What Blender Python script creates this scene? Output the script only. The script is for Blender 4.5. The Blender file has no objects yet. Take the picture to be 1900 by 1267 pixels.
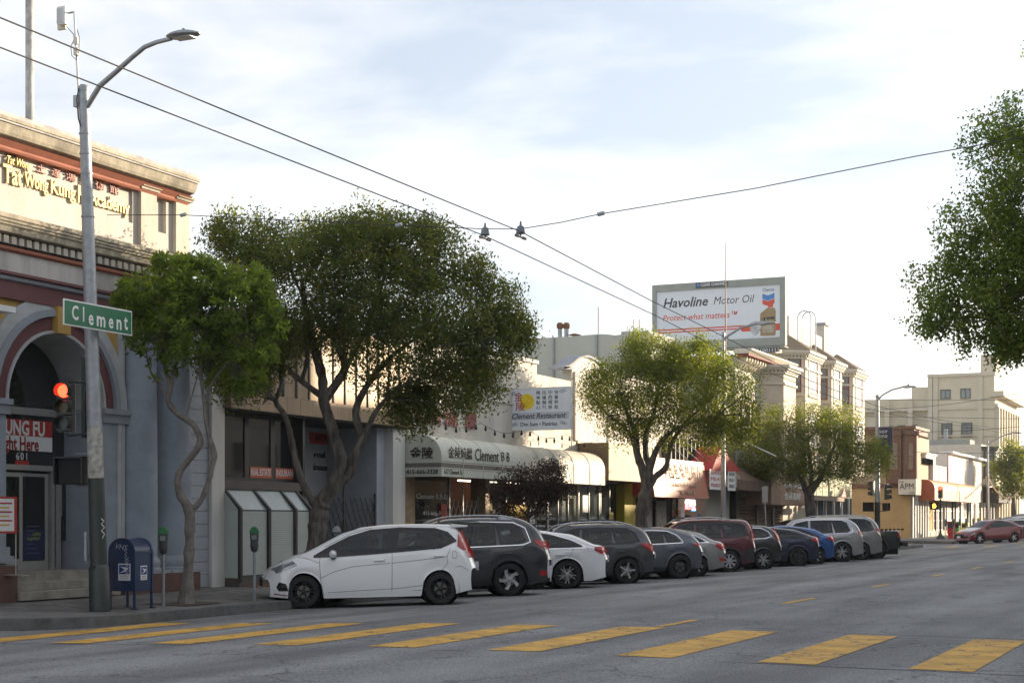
import bpy, bmesh, math, random
import numpy as np
from mathutils import Vector, Matrix
random.seed(7); RNG = np.random.default_rng(7)
S = bpy.context.scene; COL = S.collection
# ---------------------------------------------------------------- camera, sky, sun, exposure
TH = math.atan(1345/2900.); EYE = 1.63
cam = bpy.data.objects.new('camera', bpy.data.cameras.new('camera')); COL.objects.link(cam)
cam.location = (0, 0, EYE); cam.rotation_euler = (math.pi/2, 0, TH)
cam.data.lens = 2900/1900*36; cam.data.sensor_width = 36; cam.data.shift_y = (964-633.5)/1900
cam.data.clip_end = 3000; cam.data.clip_start = .1
S.camera = cam
SUN_AZ = math.radians(35)      # from the street axis (+Y) towards +X
SUN_EL = math.radians(11)
W = bpy.data.worlds.new('World'); S.world = W; W.use_nodes = True
wn, wl = W.node_tree.nodes, W.node_tree.links; wn.clear()
out = wn.new('ShaderNodeOutputWorld'); bg = wn.new('ShaderNodeBackground'); sky = wn.new('ShaderNodeTexSky')
sky.sky_type = 'NISHITA'; sky.sun_disc = False; sky.sun_elevation = SUN_EL; sky.sun_rotation = SUN_AZ
sky.air_density = 1.0; sky.dust_density = 1.2; sky.ozone_density = 1.6
bg.inputs['Strength'].default_value = .10
tc = wn.new('ShaderNodeTexCoord'); mp = wn.new('ShaderNodeMapping'); mp.inputs['Scale'].default_value = (1.1, 1.1, 4.2)
mp.inputs['Rotation'].default_value = (.10, .16, .3); mp.inputs['Location'].default_value = (.4, .2, .35)
nz = wn.new('ShaderNodeTexNoise'); nz.inputs['Scale'].default_value = 2.1; nz.inputs['Detail'].default_value = 7; nz.inputs['Roughness'].default_value = .55; nz.inputs['Distortion'].default_value = .35
rp = wn.new('ShaderNodeValToRGB'); rp.color_ramp.elements[0].position = .42; rp.color_ramp.elements[1].position = .62
mx = wn.new('ShaderNodeMix'); mx.data_type = 'RGBA'; mx.blend_type = 'MIX'
wl.new(tc.outputs['Generated'], mp.inputs[0]); wl.new(mp.outputs[0], nz.inputs[0]); wl.new(nz.outputs['Fac'], rp.inputs[0])
ml = wn.new('ShaderNodeMath'); ml.operation = 'MULTIPLY'; ml.inputs[1].default_value = .85
wl.new(rp.outputs[0], ml.inputs[0]); wl.new(ml.outputs[0], mx.inputs[0])
# clouds and thin high veil, even over the whole dome
hs = wn.new('ShaderNodeHueSaturation'); hs.inputs['Saturation'].default_value = .45; hs.inputs['Value'].default_value = .20; wl.new(sky.outputs[0], hs.inputs['Color'])
mx.inputs[6].default_value = (.41, .48, .60, 1); mx.inputs[7].default_value = (1.26, 1.18, 1.10, 1)
ad = wn.new('ShaderNodeMix'); ad.data_type = 'RGBA'; ad.blend_type = 'ADD'; ad.inputs[0].default_value = 1
wl.new(hs.outputs[0], ad.inputs[6]); wl.new(mx.outputs[2], ad.inputs[7]); wl.new(ad.outputs[2], bg.inputs[0]); wl.new(bg.outputs[0], out.inputs[0])
sl = bpy.data.lights.new('sun', 'SUN'); sl.energy = 1.45; sl.angle = math.radians(.55); sl.color = (1, .82, .60)
sun = bpy.data.objects.new('sun', sl); COL.objects.link(sun)
sd = Vector((math.sin(SUN_AZ)*math.cos(SUN_EL), math.cos(SUN_AZ)*math.cos(SUN_EL), math.sin(SUN_EL)))
sun.rotation_euler = sd.to_track_quat('Z', 'Y').to_euler()
vs = S.view_settings; vs.view_transform = 'Standard'; vs.look = 'None'; vs.gamma = 1; vs.use_curve_mapping = False; vs.exposure = 2.88
S.cycles.max_bounces = 6; S.cycles.diffuse_bounces = 3; S.cycles.glossy_bounces = 3; S.cycles.transparent_max_bounces = 8

# ---------------------------------------------------------------- surveying: where the sight line through a photo pixel meets a real plane
_s, _c = math.sin(TH), math.cos(TH)
def _ray(x, y): b = x-950; return (-_s*2900+_c*b, _c*2900+_s*b, 964-y)
def ox(x, y, X): d = _ray(x, y); t = X/d[0]; return d[1]*t, EYE+d[2]*t
def oy(x, y, Y): d = _ray(x, y); t = Y/d[1]; return d[0]*t, EYE+d[2]*t
def oz(x, y, Z): d = _ray(x, y); t = (Z-EYE)/d[2]; return d[0]*t, d[1]*t
FX = -21.1                      # the building line on the left side of the street
def fy(x, X=FX): return ox(x, 900, X)[0]
def fz(x, y, X=FX): return ox(x, y, X)[1]
def rise(Y): return 0 if Y < 60 else (.0036*(Y-60) if Y < 100 else .144+.006*(Y-100))
_pX = [-60, -17, -16, -15, -13.3, -11.7, -9.9, -7.7, 0, 1.6, 40]; _pZ = [-.17, -.14, -.12, -.09, -.045, 0, .03, .05, .0, -.03, -.05]
def gz(X, Y): return float(np.interp(X, _pX, _pZ)) + rise(Y)
def sz(X, Y): return .03 + (-17-X)*.018 + rise(Y) if X < -10 else .1+rise(Y)
def og(x, y, fn=gz):
    z = 0
    for _ in range(12): X, Y = oz(x, y, z); z = fn(X, Y)
    return X, Y, z

# ---------------------------------------------------------------- materials
MATS = {}
def mat(name, col, rough=.8, metal=0, var=.12, scale=3., bump=.15, bscale=None, coat=0, emit=None, spec=.5, streak=False, flake=0):
    if name in MATS: return MATS[name]
    m = bpy.data.materials.new(name); m.use_nodes = True; n, l = m.node_tree.nodes, m.node_tree.links
    b = n['Principled BSDF']; b.inputs['Base Color'].default_value = (*col, 1); b.inputs['Roughness'].default_value = rough
    b.inputs['Metallic'].default_value = metal; b.inputs['Coat Weight'].default_value = coat; b.inputs['Coat Roughness'].default_value = .04
    b.inputs['Specular IOR Level'].default_value = spec
    if emit: b.inputs['Emission Color'].default_value = (*emit[:3], 1); b.inputs['Emission Strength'].default_value = emit[3]
    if var:
        g = n.new('ShaderNodeTexCoord'); mpp = n.new('ShaderNodeMapping'); l.new(g.outputs['Object'], mpp.inputs[0])
        if streak: mpp.inputs['Scale'].default_value = (1, 1, .22)
        t = n.new('ShaderNodeTexNoise'); t.inputs['Scale'].default_value = scale; t.inputs['Detail'].default_value = 8; t.inputs['Roughness'].default_value = .62
        l.new(mpp.outputs[0], t.inputs[0])
        r = n.new('ShaderNodeValToRGB'); r.color_ramp.elements[0].position = .3; r.color_ramp.elements[1].position = .72
        r.color_ramp.elements[0].color = (*[c*(1-var*1.6) for c in col], 1); r.color_ramp.elements[1].color = (*[min(1, c*(1+var)) for c in col], 1)
        l.new(t.outputs['Fac'], r.inputs[0]); l.new(r.outputs[0], b.inputs['Base Color'])
        if bump:
            t2 = n.new('ShaderNodeTexNoise'); t2.inputs['Scale'].default_value = bscale or scale*12; t2.inputs['Detail'].default_value = 4
            l.new(g.outputs['Object'], t2.inputs[0])
            bp = n.new('ShaderNodeBump'); bp.inputs['Strength'].default_value = bump; bp.inputs['Distance'].default_value = .02
            l.new(t2.outputs['Fac'], bp.inputs['Height']); l.new(bp.outputs[0], b.inputs['Normal'])
    MATS[name] = m; return m
def glassmat(name, col, rough=.04, trans=0, tint=(.75,.8,.8,1)):
    if name in MATS: return MATS[name]
    m = bpy.data.materials.new(name); m.use_nodes = True; n, l = m.node_tree.nodes, m.node_tree.links
    b = n['Principled BSDF']; b.inputs['Base Color'].default_value = (*col, 1); b.inputs['Roughness'].default_value = rough
    b.inputs['IOR'].default_value = 1.55; b.inputs['Specular IOR Level'].default_value = .8
    if trans:
        tr = n.new('ShaderNodeBsdfTransparent'); tr.inputs[0].default_value = tint; mxs = n.new('ShaderNodeMixShader'); mxs.inputs[0].default_value = trans
        o = n['Material Output']; l.new(b.outputs[0], mxs.inputs[1]); l.new(tr.outputs[0], mxs.inputs[2]); l.new(mxs.outputs[0], o.inputs[0])
    MATS[name] = m; return m
def leafmat(name, c1, c2, c3, trans=.4):
    m = bpy.data.materials.new(name); m.use_nodes = True; n, l = m.node_tree.nodes, m.node_tree.links
    b = n['Principled BSDF']; b.inputs['Roughness'].default_value = .55; b.inputs['Specular IOR Level'].default_value = .3
    at = n.new('ShaderNodeAttribute'); at.attribute_name = 'tone'
    r = n.new('ShaderNodeValToRGB'); r.color_ramp.elements[0].color = (*c1, 1); r.color_ramp.elements[1].color = (*c3, 1)
    e = r.color_ramp.elements.new(.6); e.color = (*c2, 1)
    l.new(at.outputs['Fac'], r.inputs[0]); l.new(r.outputs[0], b.inputs['Base Color'])
    tr = n.new('ShaderNodeBsdfTranslucent'); hv = n.new('ShaderNodeHueSaturation'); hv.inputs['Value'].default_value = 3.0; hv.inputs['Saturation'].default_value = 1.12; hv.inputs['Hue'].default_value = .485
    l.new(r.outputs[0], hv.inputs['Color']); l.new(hv.outputs[0], tr.inputs[0])
    mxs = n.new('ShaderNodeMixShader'); mxs.inputs[0].default_value = trans; o = n['Material Output']
    l.new(b.outputs[0], mxs.inputs[1]); l.new(tr.outputs[0], mxs.inputs[2]); l.new(mxs.outputs[0], o.inputs[0]); return m

# ---------------------------------------------------------------- mesh helpers
def woff(p):
    o = Vector((0,0,0)); r = p
    while p is not None: o = o+p.location; r = p; p = p.parent
    return o if (r is not None and r.get('_w')) else Vector((0,0,0))
class MB:
    def __init__(s): s.v = []; s.f = []; s.m = []; s.cur = 0
    def quad(s, *p):
        n = len(s.v); s.v += [tuple(q) for q in p]; s.f.append(tuple(range(n, n+len(p)))); s.m.append(s.cur); return s
    def box(s, a, b):
        x0, x1 = sorted((a[0], b[0])); y0, y1 = sorted((a[1], b[1])); z0, z1 = sorted((a[2], b[2])); n = len(s.v)
        s.v += [(x0,y0,z0),(x1,y0,z0),(x1,y1,z0),(x0,y1,z0),(x0,y0,z1),(x1,y0,z1),(x1,y1,z1),(x0,y1,z1)]
        for q in ((0,3,2,1),(4,5,6,7),(0,1,5,4),(1,2,6,5),(2,3,7,6),(3,0,4,7)): s.f.append(tuple(n+i for i in q)); s.m.append(s.cur)
        return s
    def tube(s, pts, r, n=8, cap=True):
        pts = [Vector(p) for p in pts]; rs = r if isinstance(r, (list, tuple)) else [r]*len(pts); base = len(s.v); up0 = None
        for i, p in enumerate(pts):
            d = (pts[min(i+1, len(pts)-1)]-pts[max(i-1, 0)]); d = d.normalized() if d.length > 1e-9 else Vector((0,0,1))
            if up0 is None: up0 = Vector((0,0,1)) if abs(d.z) < .9 else Vector((1,0,0))
            a = d.cross(up0); a = a.normalized() if a.length > 1e-6 else d.orthogonal().normalized(); b = d.cross(a).normalized(); up0 = -b if b.dot(up0) < 0 else b
            a = d.cross(up0).normalized(); b = d.cross(a)
            for k in range(n): t = 2*math.pi*k/n; s.v.append(tuple(p+(a*math.cos(t)+b*math.sin(t))*rs[i]))
        for i in range(len(pts)-1):
            for k in range(n):
                k2 = (k+1) % n; s.f.append((base+i*n+k, base+i*n+k2, base+(i+1)*n+k2, base+(i+1)*n+k)); s.m.append(s.cur)
        if cap:
            s.f.append(tuple(base+k for k in range(n))[::-1]); s.m.append(s.cur); e = base+(len(pts)-1)*n; s.f.append(tuple(e+k for k in range(n))); s.m.append(s.cur)
        return s
    def lathe(s, prof, c, axis='z', n=20, a0=0, a1=2*math.pi):
        base = len(s.v); full = abs(a1-a0-2*math.pi) < 1e-6; N = n if full else n+1
        for r, h in prof:
            for k in range(N):
                t = a0+(a1-a0)*k/n; x, y = r*math.cos(t), r*math.sin(t)
                s.v.append({'z': (c[0]+x, c[1]+y, c[2]+h), 'y': (c[0]+x, c[1]+h, c[2]+y), 'x': (c[0]+h, c[1]+x, c[2]+y)}[axis])
        for i in range(len(prof)-1):
            for k in range(n):
                k2 = (k+1) % N if full else k+1; s.f.append((base+i*N+k, base+i*N+k2, base+(i+1)*N+k2, base+(i+1)*N+k)); s.m.append(s.cur)
        return s
    def prism(s, poly, axis, a, b):
        # poly in the plane normal to axis: 'x'->(y,z) 'y'->(x,z) 'z'->(x,y)
        n = len(s.v); k = len(poly); g = {'x': lambda p, t: (t, p[0], p[1]), 'y': lambda p, t: (p[0], t, p[1]), 'z': lambda p, t: (p[0], p[1], t)}[axis]
        s.v += [g(p, a) for p in poly]+[g(p, b) for p in poly]
        s.f += [tuple(range(n, n+k)), tuple(range(n+2*k-1, n+k-1, -1))]; s.m += [s.cur]*2
        for i in range(k): j = (i+1) % k; s.f.append((n+i, n+k+i, n+k+j, n+j)); s.m.append(s.cur)
        return s
    def build(s, name, mats, parent=None, smooth=False, bevel=0, fix=True, **props):
        me = bpy.data.meshes.new(name); off = woff(parent)
        me.from_pydata([tuple(Vector(v)-off) for v in s.v], [], s.f)
        for m in (mats if isinstance(mats, (list, tuple)) else [mats]): me.materials.append(m)
        me.polygons.foreach_set('material_index', s.m)
        if smooth: me.polygons.foreach_set('use_smooth', [True]*len(me.polygons))
        if fix:
            bm = bmesh.new(); bm.from_mesh(me); bmesh.ops.recalc_face_normals(bm, faces=bm.faces); bm.to_mesh(me); bm.free()
        me.update(); o = bpy.data.objects.new(name, me); COL.objects.link(o)
        if parent is not None: o.parent = parent
        if bevel:
            q = o.modifiers.new('bevel', 'BEVEL'); q.width = bevel; q.segments = 2; q.limit_method = 'ANGLE'
        if smooth:
            try: me.set_sharp_from_angle(angle=math.radians(38))
            except Exception: pass
        for k, v in props.items(): o[k] = v
        return o
def thing(name, label, cat, loc=(0,0,0), rotz=0, group=None):
    o = bpy.data.objects.new(name, None); COL.objects.link(o); o.location = loc; o.rotation_euler = (0,0,rotz); o.empty_display_size = .3
    o['label'] = label; o['category'] = cat
    if group: o['group'] = group
    if not rotz: o['_w'] = 1
    return o
def bx(name, a, b, m, parent=None, bevel=0, **k): return MB().box(a, b).build(name, m, parent, bevel=bevel, **k)
def txt(name, s, size, m, parent, origin, right, up, ext=.012, align='CENTER', shear=0, bold=0, sx=1, spacing=1, offn=0):
    """flat or raised lettering: origin in world, right/up world axes"""
    c = bpy.data.curves.new(name, 'FONT'); c.body = s; c.size = size; c.extrude = ext/2; c.align_x = align; c.align_y = 'CENTER'; c.shear = shear; c.offset = bold; c.space_character = spacing
    c.resolution_u = 2
    o = bpy.data.objects.new('tmp', c); COL.objects.link(o); dg = bpy.context.evaluated_depsgraph_get(); me = bpy.data.meshes.new_from_object(o.evaluated_get(dg)); COL.objects.unlink(o); bpy.data.objects.remove(o)
    R = Vector(right).normalized(); U = Vector(up).normalized(); N = R.cross(U).normalized()
    M = Matrix((( R.x*sx, U.x, N.x, origin[0]+N.x*(ext/2+offn)), (R.y*sx, U.y, N.y, origin[1]+N.y*(ext/2+offn)), (R.z*sx, U.z, N.z, origin[2]+N.z*(ext/2+offn)), (0,0,0,1)))
    me.transform(M)
    me.transform(Matrix.Translation(-woff(parent)))
    me.materials.clear(); me.materials.append(m); q = bpy.data.objects.new(name, me); COL.objects.link(q); q.parent = parent; return q
# facade text faces +X: reading direction runs along +Y
def ftxt(name, s, size, m, parent, X, Y, Z, **k): return txt(name, s, size, m, parent, (X, Y, Z), (0,1,0), (0,0,1), **k)
# text on a face that looks towards -Y
def ytxt(name, s, size, m, parent, X, Y, Z, **k): return txt(name, s, size, m, parent, (X, Y, Z), (1,0,0), (0,0,1), **k)
def dup(root, loc, label=None, rotz=None):
    r = root.copy(); COL.objects.link(r); r.location = loc
    if rotz is not None: r.rotation_euler = (0,0,rotz)
    if label: r['label'] = label
    for ch in list(root.children):
        c = ch.copy(); COL.objects.link(c); c.parent = r
        for g in ch.children: d = g.copy(); COL.objects.link(d); d.parent = c
    return r

M_asph = mat('asphalt', (.215,.218,.225), .85, var=.16, scale=.35, bump=.35, bscale=55)
M_conc = mat('concrete', (.17,.165,.155), .9, var=.22, scale=1.3, bump=.3, bscale=40)
M_kerb = mat('kerb_concrete', (.13,.13,.125), .9, var=.3, scale=2.5, bump=.4, bscale=25)
M_yel = mat('yellow_road_paint', (.62,.35,.06), .75, var=.25, scale=2.2, bump=.3, bscale=50)
M_wht = mat('white_road_paint', (.42,.43,.43), .8, var=.3, scale=3, bump=.3, bscale=50)
M_steel = mat('galvanised_steel', (.33,.35,.37), .5, metal=.55, var=.12, scale=9, bump=.05)
M_dkgreen = mat('dark_green_paint', (.03,.042,.036), .45, var=.2, scale=4, bump=.1)
M_black = mat('black_plastic', (.012,.012,.013), .45, var=0)
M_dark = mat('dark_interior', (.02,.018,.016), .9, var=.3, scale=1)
M_glass = glassmat('shop_glass', (.018,.02,.022)); M_pane = glassmat('clear_shop_pane', (.03,.033,.035), .03, .62)
M_alu = mat('aluminium_frame', (.42,.42,.40), .4, metal=.6, var=.06, scale=8, bump=0)
M_white = mat('white_stucco', (.70,.68,.64), .9, var=.13, scale=1.2, bump=.3, bscale=30, streak=True)
M_red = mat('red_paint', (.42,.03,.025), .6, var=.12)
M_wood = mat('bark', (.13,.112,.095), .95, var=.5, scale=9, bump=1.0, bscale=26, streak=True)
M_whitep = mat('white_enamel', (.74,.75,.75), .5, var=.05)
M_ink = mat('black_lettering', (.02,.02,.02), .6, var=0)
M_wire = mat('wire_rubber', (.04,.04,.045), .6, var=0)

# asphalt: cracks, tyre tracks and patches on top of the grain
def enrich_asphalt(m):
    n, l = m.node_tree.nodes, m.node_tree.links; b = n['Principled BSDF']; src = b.inputs['Base Color'].links[0].from_socket
    g = n.new('ShaderNodeTexCoord')
    mp1 = n.new('ShaderNodeMapping'); mp1.inputs['Scale'].default_value = (1, .12, 1); l.new(g.outputs['Object'], mp1.inputs[0])
    t = n.new('ShaderNodeTexNoise'); t.inputs['Scale'].default_value = .9; t.inputs['Detail'].default_value = 6; l.new(mp1.outputs[0], t.inputs[0])
    r = n.new('ShaderNodeValToRGB'); r.color_ramp.elements[0].position = .35; r.color_ramp.elements[1].position = .65
    r.color_ramp.elements[0].color = (.62,.62,.63,1); r.color_ramp.elements[1].color = (1.2,1.2,1.17,1); l.new(t.outputs['Fac'], r.inputs[0])
    m1 = n.new('ShaderNodeMix'); m1.data_type = 'RGBA'; m1.blend_type = 'MULTIPLY'; m1.inputs[0].default_value = 1; l.new(src, m1.inputs[6]); l.new(r.outputs[0], m1.inputs[7])
    v = n.new('ShaderNodeTexVoronoi'); v.feature = 'DISTANCE_TO_EDGE'; v.inputs['Scale'].default_value = .33
    wv = n.new('ShaderNodeTexNoise'); wv.inputs['Scale'].default_value = 1.7; wv.inputs['Detail'].default_value = 5
    ad = n.new('ShaderNodeMix'); ad.data_type = 'RGBA'; ad.blend_type = 'LINEAR_LIGHT'; ad.inputs[0].default_value = .5; l.new(g.outputs['Object'], wv.inputs[0]); l.new(g.outputs['Object'], ad.inputs[6]); l.new(wv.outputs['Color'], ad.inputs[7]); l.new(ad.outputs[2], v.inputs['Vector'])
    r2 = n.new('ShaderNodeValToRGB'); r2.color_ramp.elements[0].position = .0; r2.color_ramp.elements[1].position = .009; r2.color_ramp.elements[0].color = (.22,.22,.22,1); r2.color_ramp.elements[1].color = (1,1,1,1); l.new(v.outputs['Distance'], r2.inputs[0])
    m2 = n.new('ShaderNodeMix'); m2.data_type = 'RGBA'; m2.blend_type = 'MULTIPLY'; m2.inputs[0].default_value = .8; l.new(m1.outputs[2], m2.inputs[6]); l.new(r2.outputs[0], m2.inputs[7])
    # fine aggregate speckle
    sp = n.new('ShaderNodeTexNoise'); sp.inputs['Scale'].default_value = 38; sp.inputs['Detail'].default_value = 3; l.new(g.outputs['Object'], sp.inputs[0])
    r3 = n.new('ShaderNodeValToRGB'); r3.color_ramp.elements[0].position = .35; r3.color_ramp.elements[1].position = .7; r3.color_ramp.elements[0].color = (.55,.55,.55,1); r3.color_ramp.elements[1].color = (1.5,1.5,1.5,1); l.new(sp.outputs['Fac'], r3.inputs[0])
    m3 = n.new('ShaderNodeMix'); m3.data_type = 'RGBA'; m3.blend_type = 'MULTIPLY'; m3.inputs[0].default_value = 1; l.new(m2.outputs[2], m3.inputs[6]); l.new(r3.outputs[0], m3.inputs[7])
    l.new(m3.outputs[2], b.inputs['Base Color'])
enrich_asphalt(M_asph)
# worn road paint: the asphalt shows through cracks
def enrich_paint(m, a):
    n, l = m.node_tree.nodes, m.node_tree.links; b = n['Principled BSDF']; src = b.inputs['Base Color'].links[0].from_socket
    g = n.new('ShaderNodeTexCoord'); t = n.new('ShaderNodeTexNoise'); t.inputs['Scale'].default_value = 5; t.inputs['Detail'].default_value = 9; t.inputs['Roughness'].default_value = .75; l.new(g.outputs['Object'], t.inputs[0])
    mp1 = n.new('ShaderNodeMapping'); mp1.inputs['Scale'].default_value = (1, .35, 1); l.new(g.outputs['Object'], mp1.inputs[0]); l.new(mp1.outputs[0], t.inputs[0])
    r = n.new('ShaderNodeValToRGB'); r.color_ramp.elements[0].position = a; r.color_ramp.elements[1].position = a+.03; l.new(t.outputs['Fac'], r.inputs[0])
    m1 = n.new('ShaderNodeMix'); m1.data_type = 'RGBA'; m1.inputs[6].default_value = (.07,.07,.07,1); l.new(r.outputs[0], m1.inputs[0]); l.new(src, m1.inputs[7]); v = n.new('ShaderNodeTexVoronoi'); v.feature = 'DISTANCE_TO_EDGE'; v.inputs['Scale'].default_value = .8; wv = n.new('ShaderNodeTexNoise'); wv.inputs['Scale'].default_value = 3.5; wv.inputs['Detail'].default_value = 5
    ad = n.new('ShaderNodeMix'); ad.data_type = 'RGBA'; ad.blend_type = 'LINEAR_LIGHT'; ad.inputs[0].default_value = .35; l.new(g.outputs['Object'], wv.inputs[0]); l.new(g.outputs['Object'], ad.inputs[6]); l.new(wv.outputs['Color'], ad.inputs[7]); l.new(ad.outputs[2], v.inputs['Vector'])
    r2 = n.new('ShaderNodeValToRGB'); r2.color_ramp.elements[0].position = .004; r2.color_ramp.elements[1].position = .012; l.new(v.outputs['Distance'], r2.inputs[0])
    m2 = n.new('ShaderNodeMix'); m2.data_type = 'RGBA'; m2.inputs[6].default_value = (.06,.06,.06,1); l.new(r2.outputs[0], m2.inputs[0]); l.new(m1.outputs[2], m2.inputs[7]); l.new(m2.outputs[2], b.inputs['Base Color'])
enrich_paint(M_yel, .365); enrich_paint(M_wht, .42)

# ================================================================= THE SETTING
MB().quad((-88,-58,-.6),(88,-58,-.6),(88,640,-.6),(-88,640,-.6)).build('ground', M_conc, kind='structure')
def sheet(name, xs, ys, zf, m, parent=None, **k):
    b = MB(); n = len(xs); b.v = [(x, y, zf(x, y)) for y in ys for x in xs]
    for j in range(len(ys)-1):
        for i in range(n-1): b.f.append((j*n+i, j*n+i+1, (j+1)*n+i+1, (j+1)*n+i)); b.m.append(0)
    return b.build(name, m, parent, **k)
# evening haze: one closed box round the camera and everything built, the sky outside it
hm = bpy.data.materials.new('haze_air'); hm.use_nodes = True; hn = hm.node_tree.nodes; hn.remove(hn['Principled BSDF']); hv_ = hn.new('ShaderNodeVolumePrincipled')
hv_.inputs['Color'].default_value = (.98,.95,.90,1); hv_.inputs['Density'].default_value = .0004; hv_.inputs['Anisotropy'].default_value = .35; hm.node_tree.links.new(hv_.outputs[0], hn['Material Output'].inputs['Volume'])
MB().box((-90,-60,-1.7),(90,650,22)).build('haze', hm, kind='stuff')
xs_r = [-16.95,-16,-15,-14,-13.3,-12.5,-11.7,-10.8,-9.9,-8.8,-7.7,-5,-2.5,0,1.6]
ys_r = list(np.arange(-40, 220, 2.))+[260, 320, 420, 600]
road = sheet('road', xs_r, ys_r, gz, M_asph, kind='structure', smooth=True)
KX = -17.0; CY0 = 18.9; RC = 2.2      # kerb line, block corner, corner radius
sheet('side_road', [-85,-60,-40,-25,-16.9], [-40,-10,5,17,21.3], lambda x, y: gz(x, y)-.012, M_asph, kind='structure')
sheet('cross_road', [-85,-60,-40,-25,-16.9], [94,98,105,107], lambda x, y: gz(-17, y)-.012, M_asph, kind='structure')
# crosswalk bars parallel to the street
cy0, cy1 = 17.12, 21.75
edges = [oz(95,1192,-.09)[0]]
bars = []
X = -3.2
def bar(x0, x1, y0, y1, m, nm, parent, h=.006, n=8):
    ys = np.linspace(y0, y1, n); return sheet(nm, [x0, (x0+x1)/2, x1], ys, lambda x, y: gz(x, y)+h, m, parent)
for i in range(-1, 9):
    x1 = -2.54-i*1.69; x0 = x1-.66
    o = bar(x0-.02*random.random(), x1+.02*random.random(), cy0+random.uniform(-.05,.05), cy1+random.uniform(-.05,.05), M_yel, 'crosswalk_bar', road)
# lane dashes
for a, b in ((21.9,23.6),(28.9,31.2),(36.9,38.7),(44.7,46.6),(52,54),(60,62),(68,70),(76,78),(84,86)):
    bar(-7.83, -7.68, a, b, M_yel, 'lane_dash', road, n=3)
for k in range(5): bar(-15.6+k*2.15, -14.9+k*2.15, 93.2, 96.4, M_yel, 'far_crosswalk_bar', road, n=3)
for k in range(5): bar(-15.6+k*2.15, -14.9+k*2.15, 106.5, 109.5, M_yel, 'far_crosswalk_bar', road, n=3)
sheet('limit_line', [-14.2,-7.9], [91.5,91.8], lambda x, y: gz(x, y)+.006, M_wht, road)
# faint white parking stall line beside the first car, and a utility cut in the carriageway
a = og(470,1140); b = og(745,1128)
MB().quad((a[0],a[1],a[2]+.006),(b[0],b[1],b[2]+.006),(b[0],b[1]+.1,b[2]+.006),(a[0],a[1]+.1,a[2]+.006)).build('stall_line', M_wht, road)
M_patch = mat('asphalt_patch', (.045,.046,.048), .9, var=.2, scale=2, bump=.4, bscale=50)
for x0, x1, y0, y1 in ((-6.4,-3.4,39.5,39.62),(-6.5,-2.2,48.2,48.5),(-16.9,-.4,16.93,16.965),(-16.9,-.4,22.0,22.035)):
    sheet('road_joint', [x0,(x0*3+x1)/4,(x0+x1)/2,(x0+3*x1)/4,x1], [y0,y1], lambda x, y: gz(x, y)+.003, M_patch, road)
# near pavement with rounded corner
arc = [(KX-RC+RC*math.cos(t), CY0+RC-RC*math.sin(t)) for t in np.linspace(0, math.pi/2, 9)]
def block(name, y1, out, kerbname):
    pts = out
    b = MB(); top = [(p[0], p[1], sz(p[0], p[1])) for p in pts]; b.v = top; b.f = [tuple(range(len(top)))]; b.m = [0]
    sw = b.build(name, M_conc, kind='structure'); return sw
ysW = list(np.arange(CY0+RC, 94, 3.))+[94]
outline = [(-60, CY0)]+arc[::-1]+[(KX, y) for y in ysW[1:]]+[(KX, 95.), (-18, 96.5), (-60, 96.5)]
# pavement as a triangle fan grid: strips between the kerb and the far edge
b = MB(); prof = outline[:]
kerbpts = [(-60, CY0)]+arc[::-1]+[(KX, y) for y in ysW[1:]]+[(KX, 95.), (-18, 96.5), (-60, 96.5)]
inner = [(-60, CY0+.2) if i == 0 else (max(-60, min(x-.16 if y > CY0+.05 else x, KX-.16)), y+(.16 if y < CY0+RC else (-.16 if y > 95.5 else 0))) for i, (x, y) in enumerate(kerbpts)]
for i in range(len(kerbpts)-1):
    (x0,y0),(x1,y1),(u0,v0),(u1,v1) = kerbpts[i], kerbpts[i+1], inner[i], inner[i+1]
    cut = .0
    t0, t1 = sz(x0,y0), sz(x1,y1)
    lo0 = -.03 if (i <= 3 or (i < 8 and i > 5 and False)) else 0
    b.quad((x0,y0,gz(x0,y0)-.1),(x1,y1,gz(x1,y1)-.1),(x1,y1,t1),(x0,y0,t0)); b.quad((x0,y0,t0),(x1,y1,t1),(u1,v1,t1+.003),(u0,v0,t0+.003))
b.build('kerb', M_kerb, kind='structure', fix=False)
sw = sheet('pavement', [-60,-40,-30,-24,-21,-19.4,-19.2,-18,-17.16], [CY0+RC]+ysW[1:]+[96.3], sz, M_conc, kind='structure')
tri = MB(); c0 = (KX-RC, CY0+RC)
for i in range(len(arc)-1):
    a0, a1 = arc[i], arc[i+1]; q = lambda p: (c0[0]+(p[0]-c0[0])*.93, c0[1]+(p[1]-c0[1])*.93)
    A, B = q(a0), q(a1); tri.quad((c0[0],c0[1],sz(*c0)),(A[0],A[1],sz(*A)),(B[0],B[1],sz(*B)))
tri.build('pavement_corner', M_conc, sw); sheet('pavement_corner', [-60,-40,-24,KX-RC], [CY0+.16, CY0+RC], lambda x, y: sz(x, y), M_conc, sw)
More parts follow.
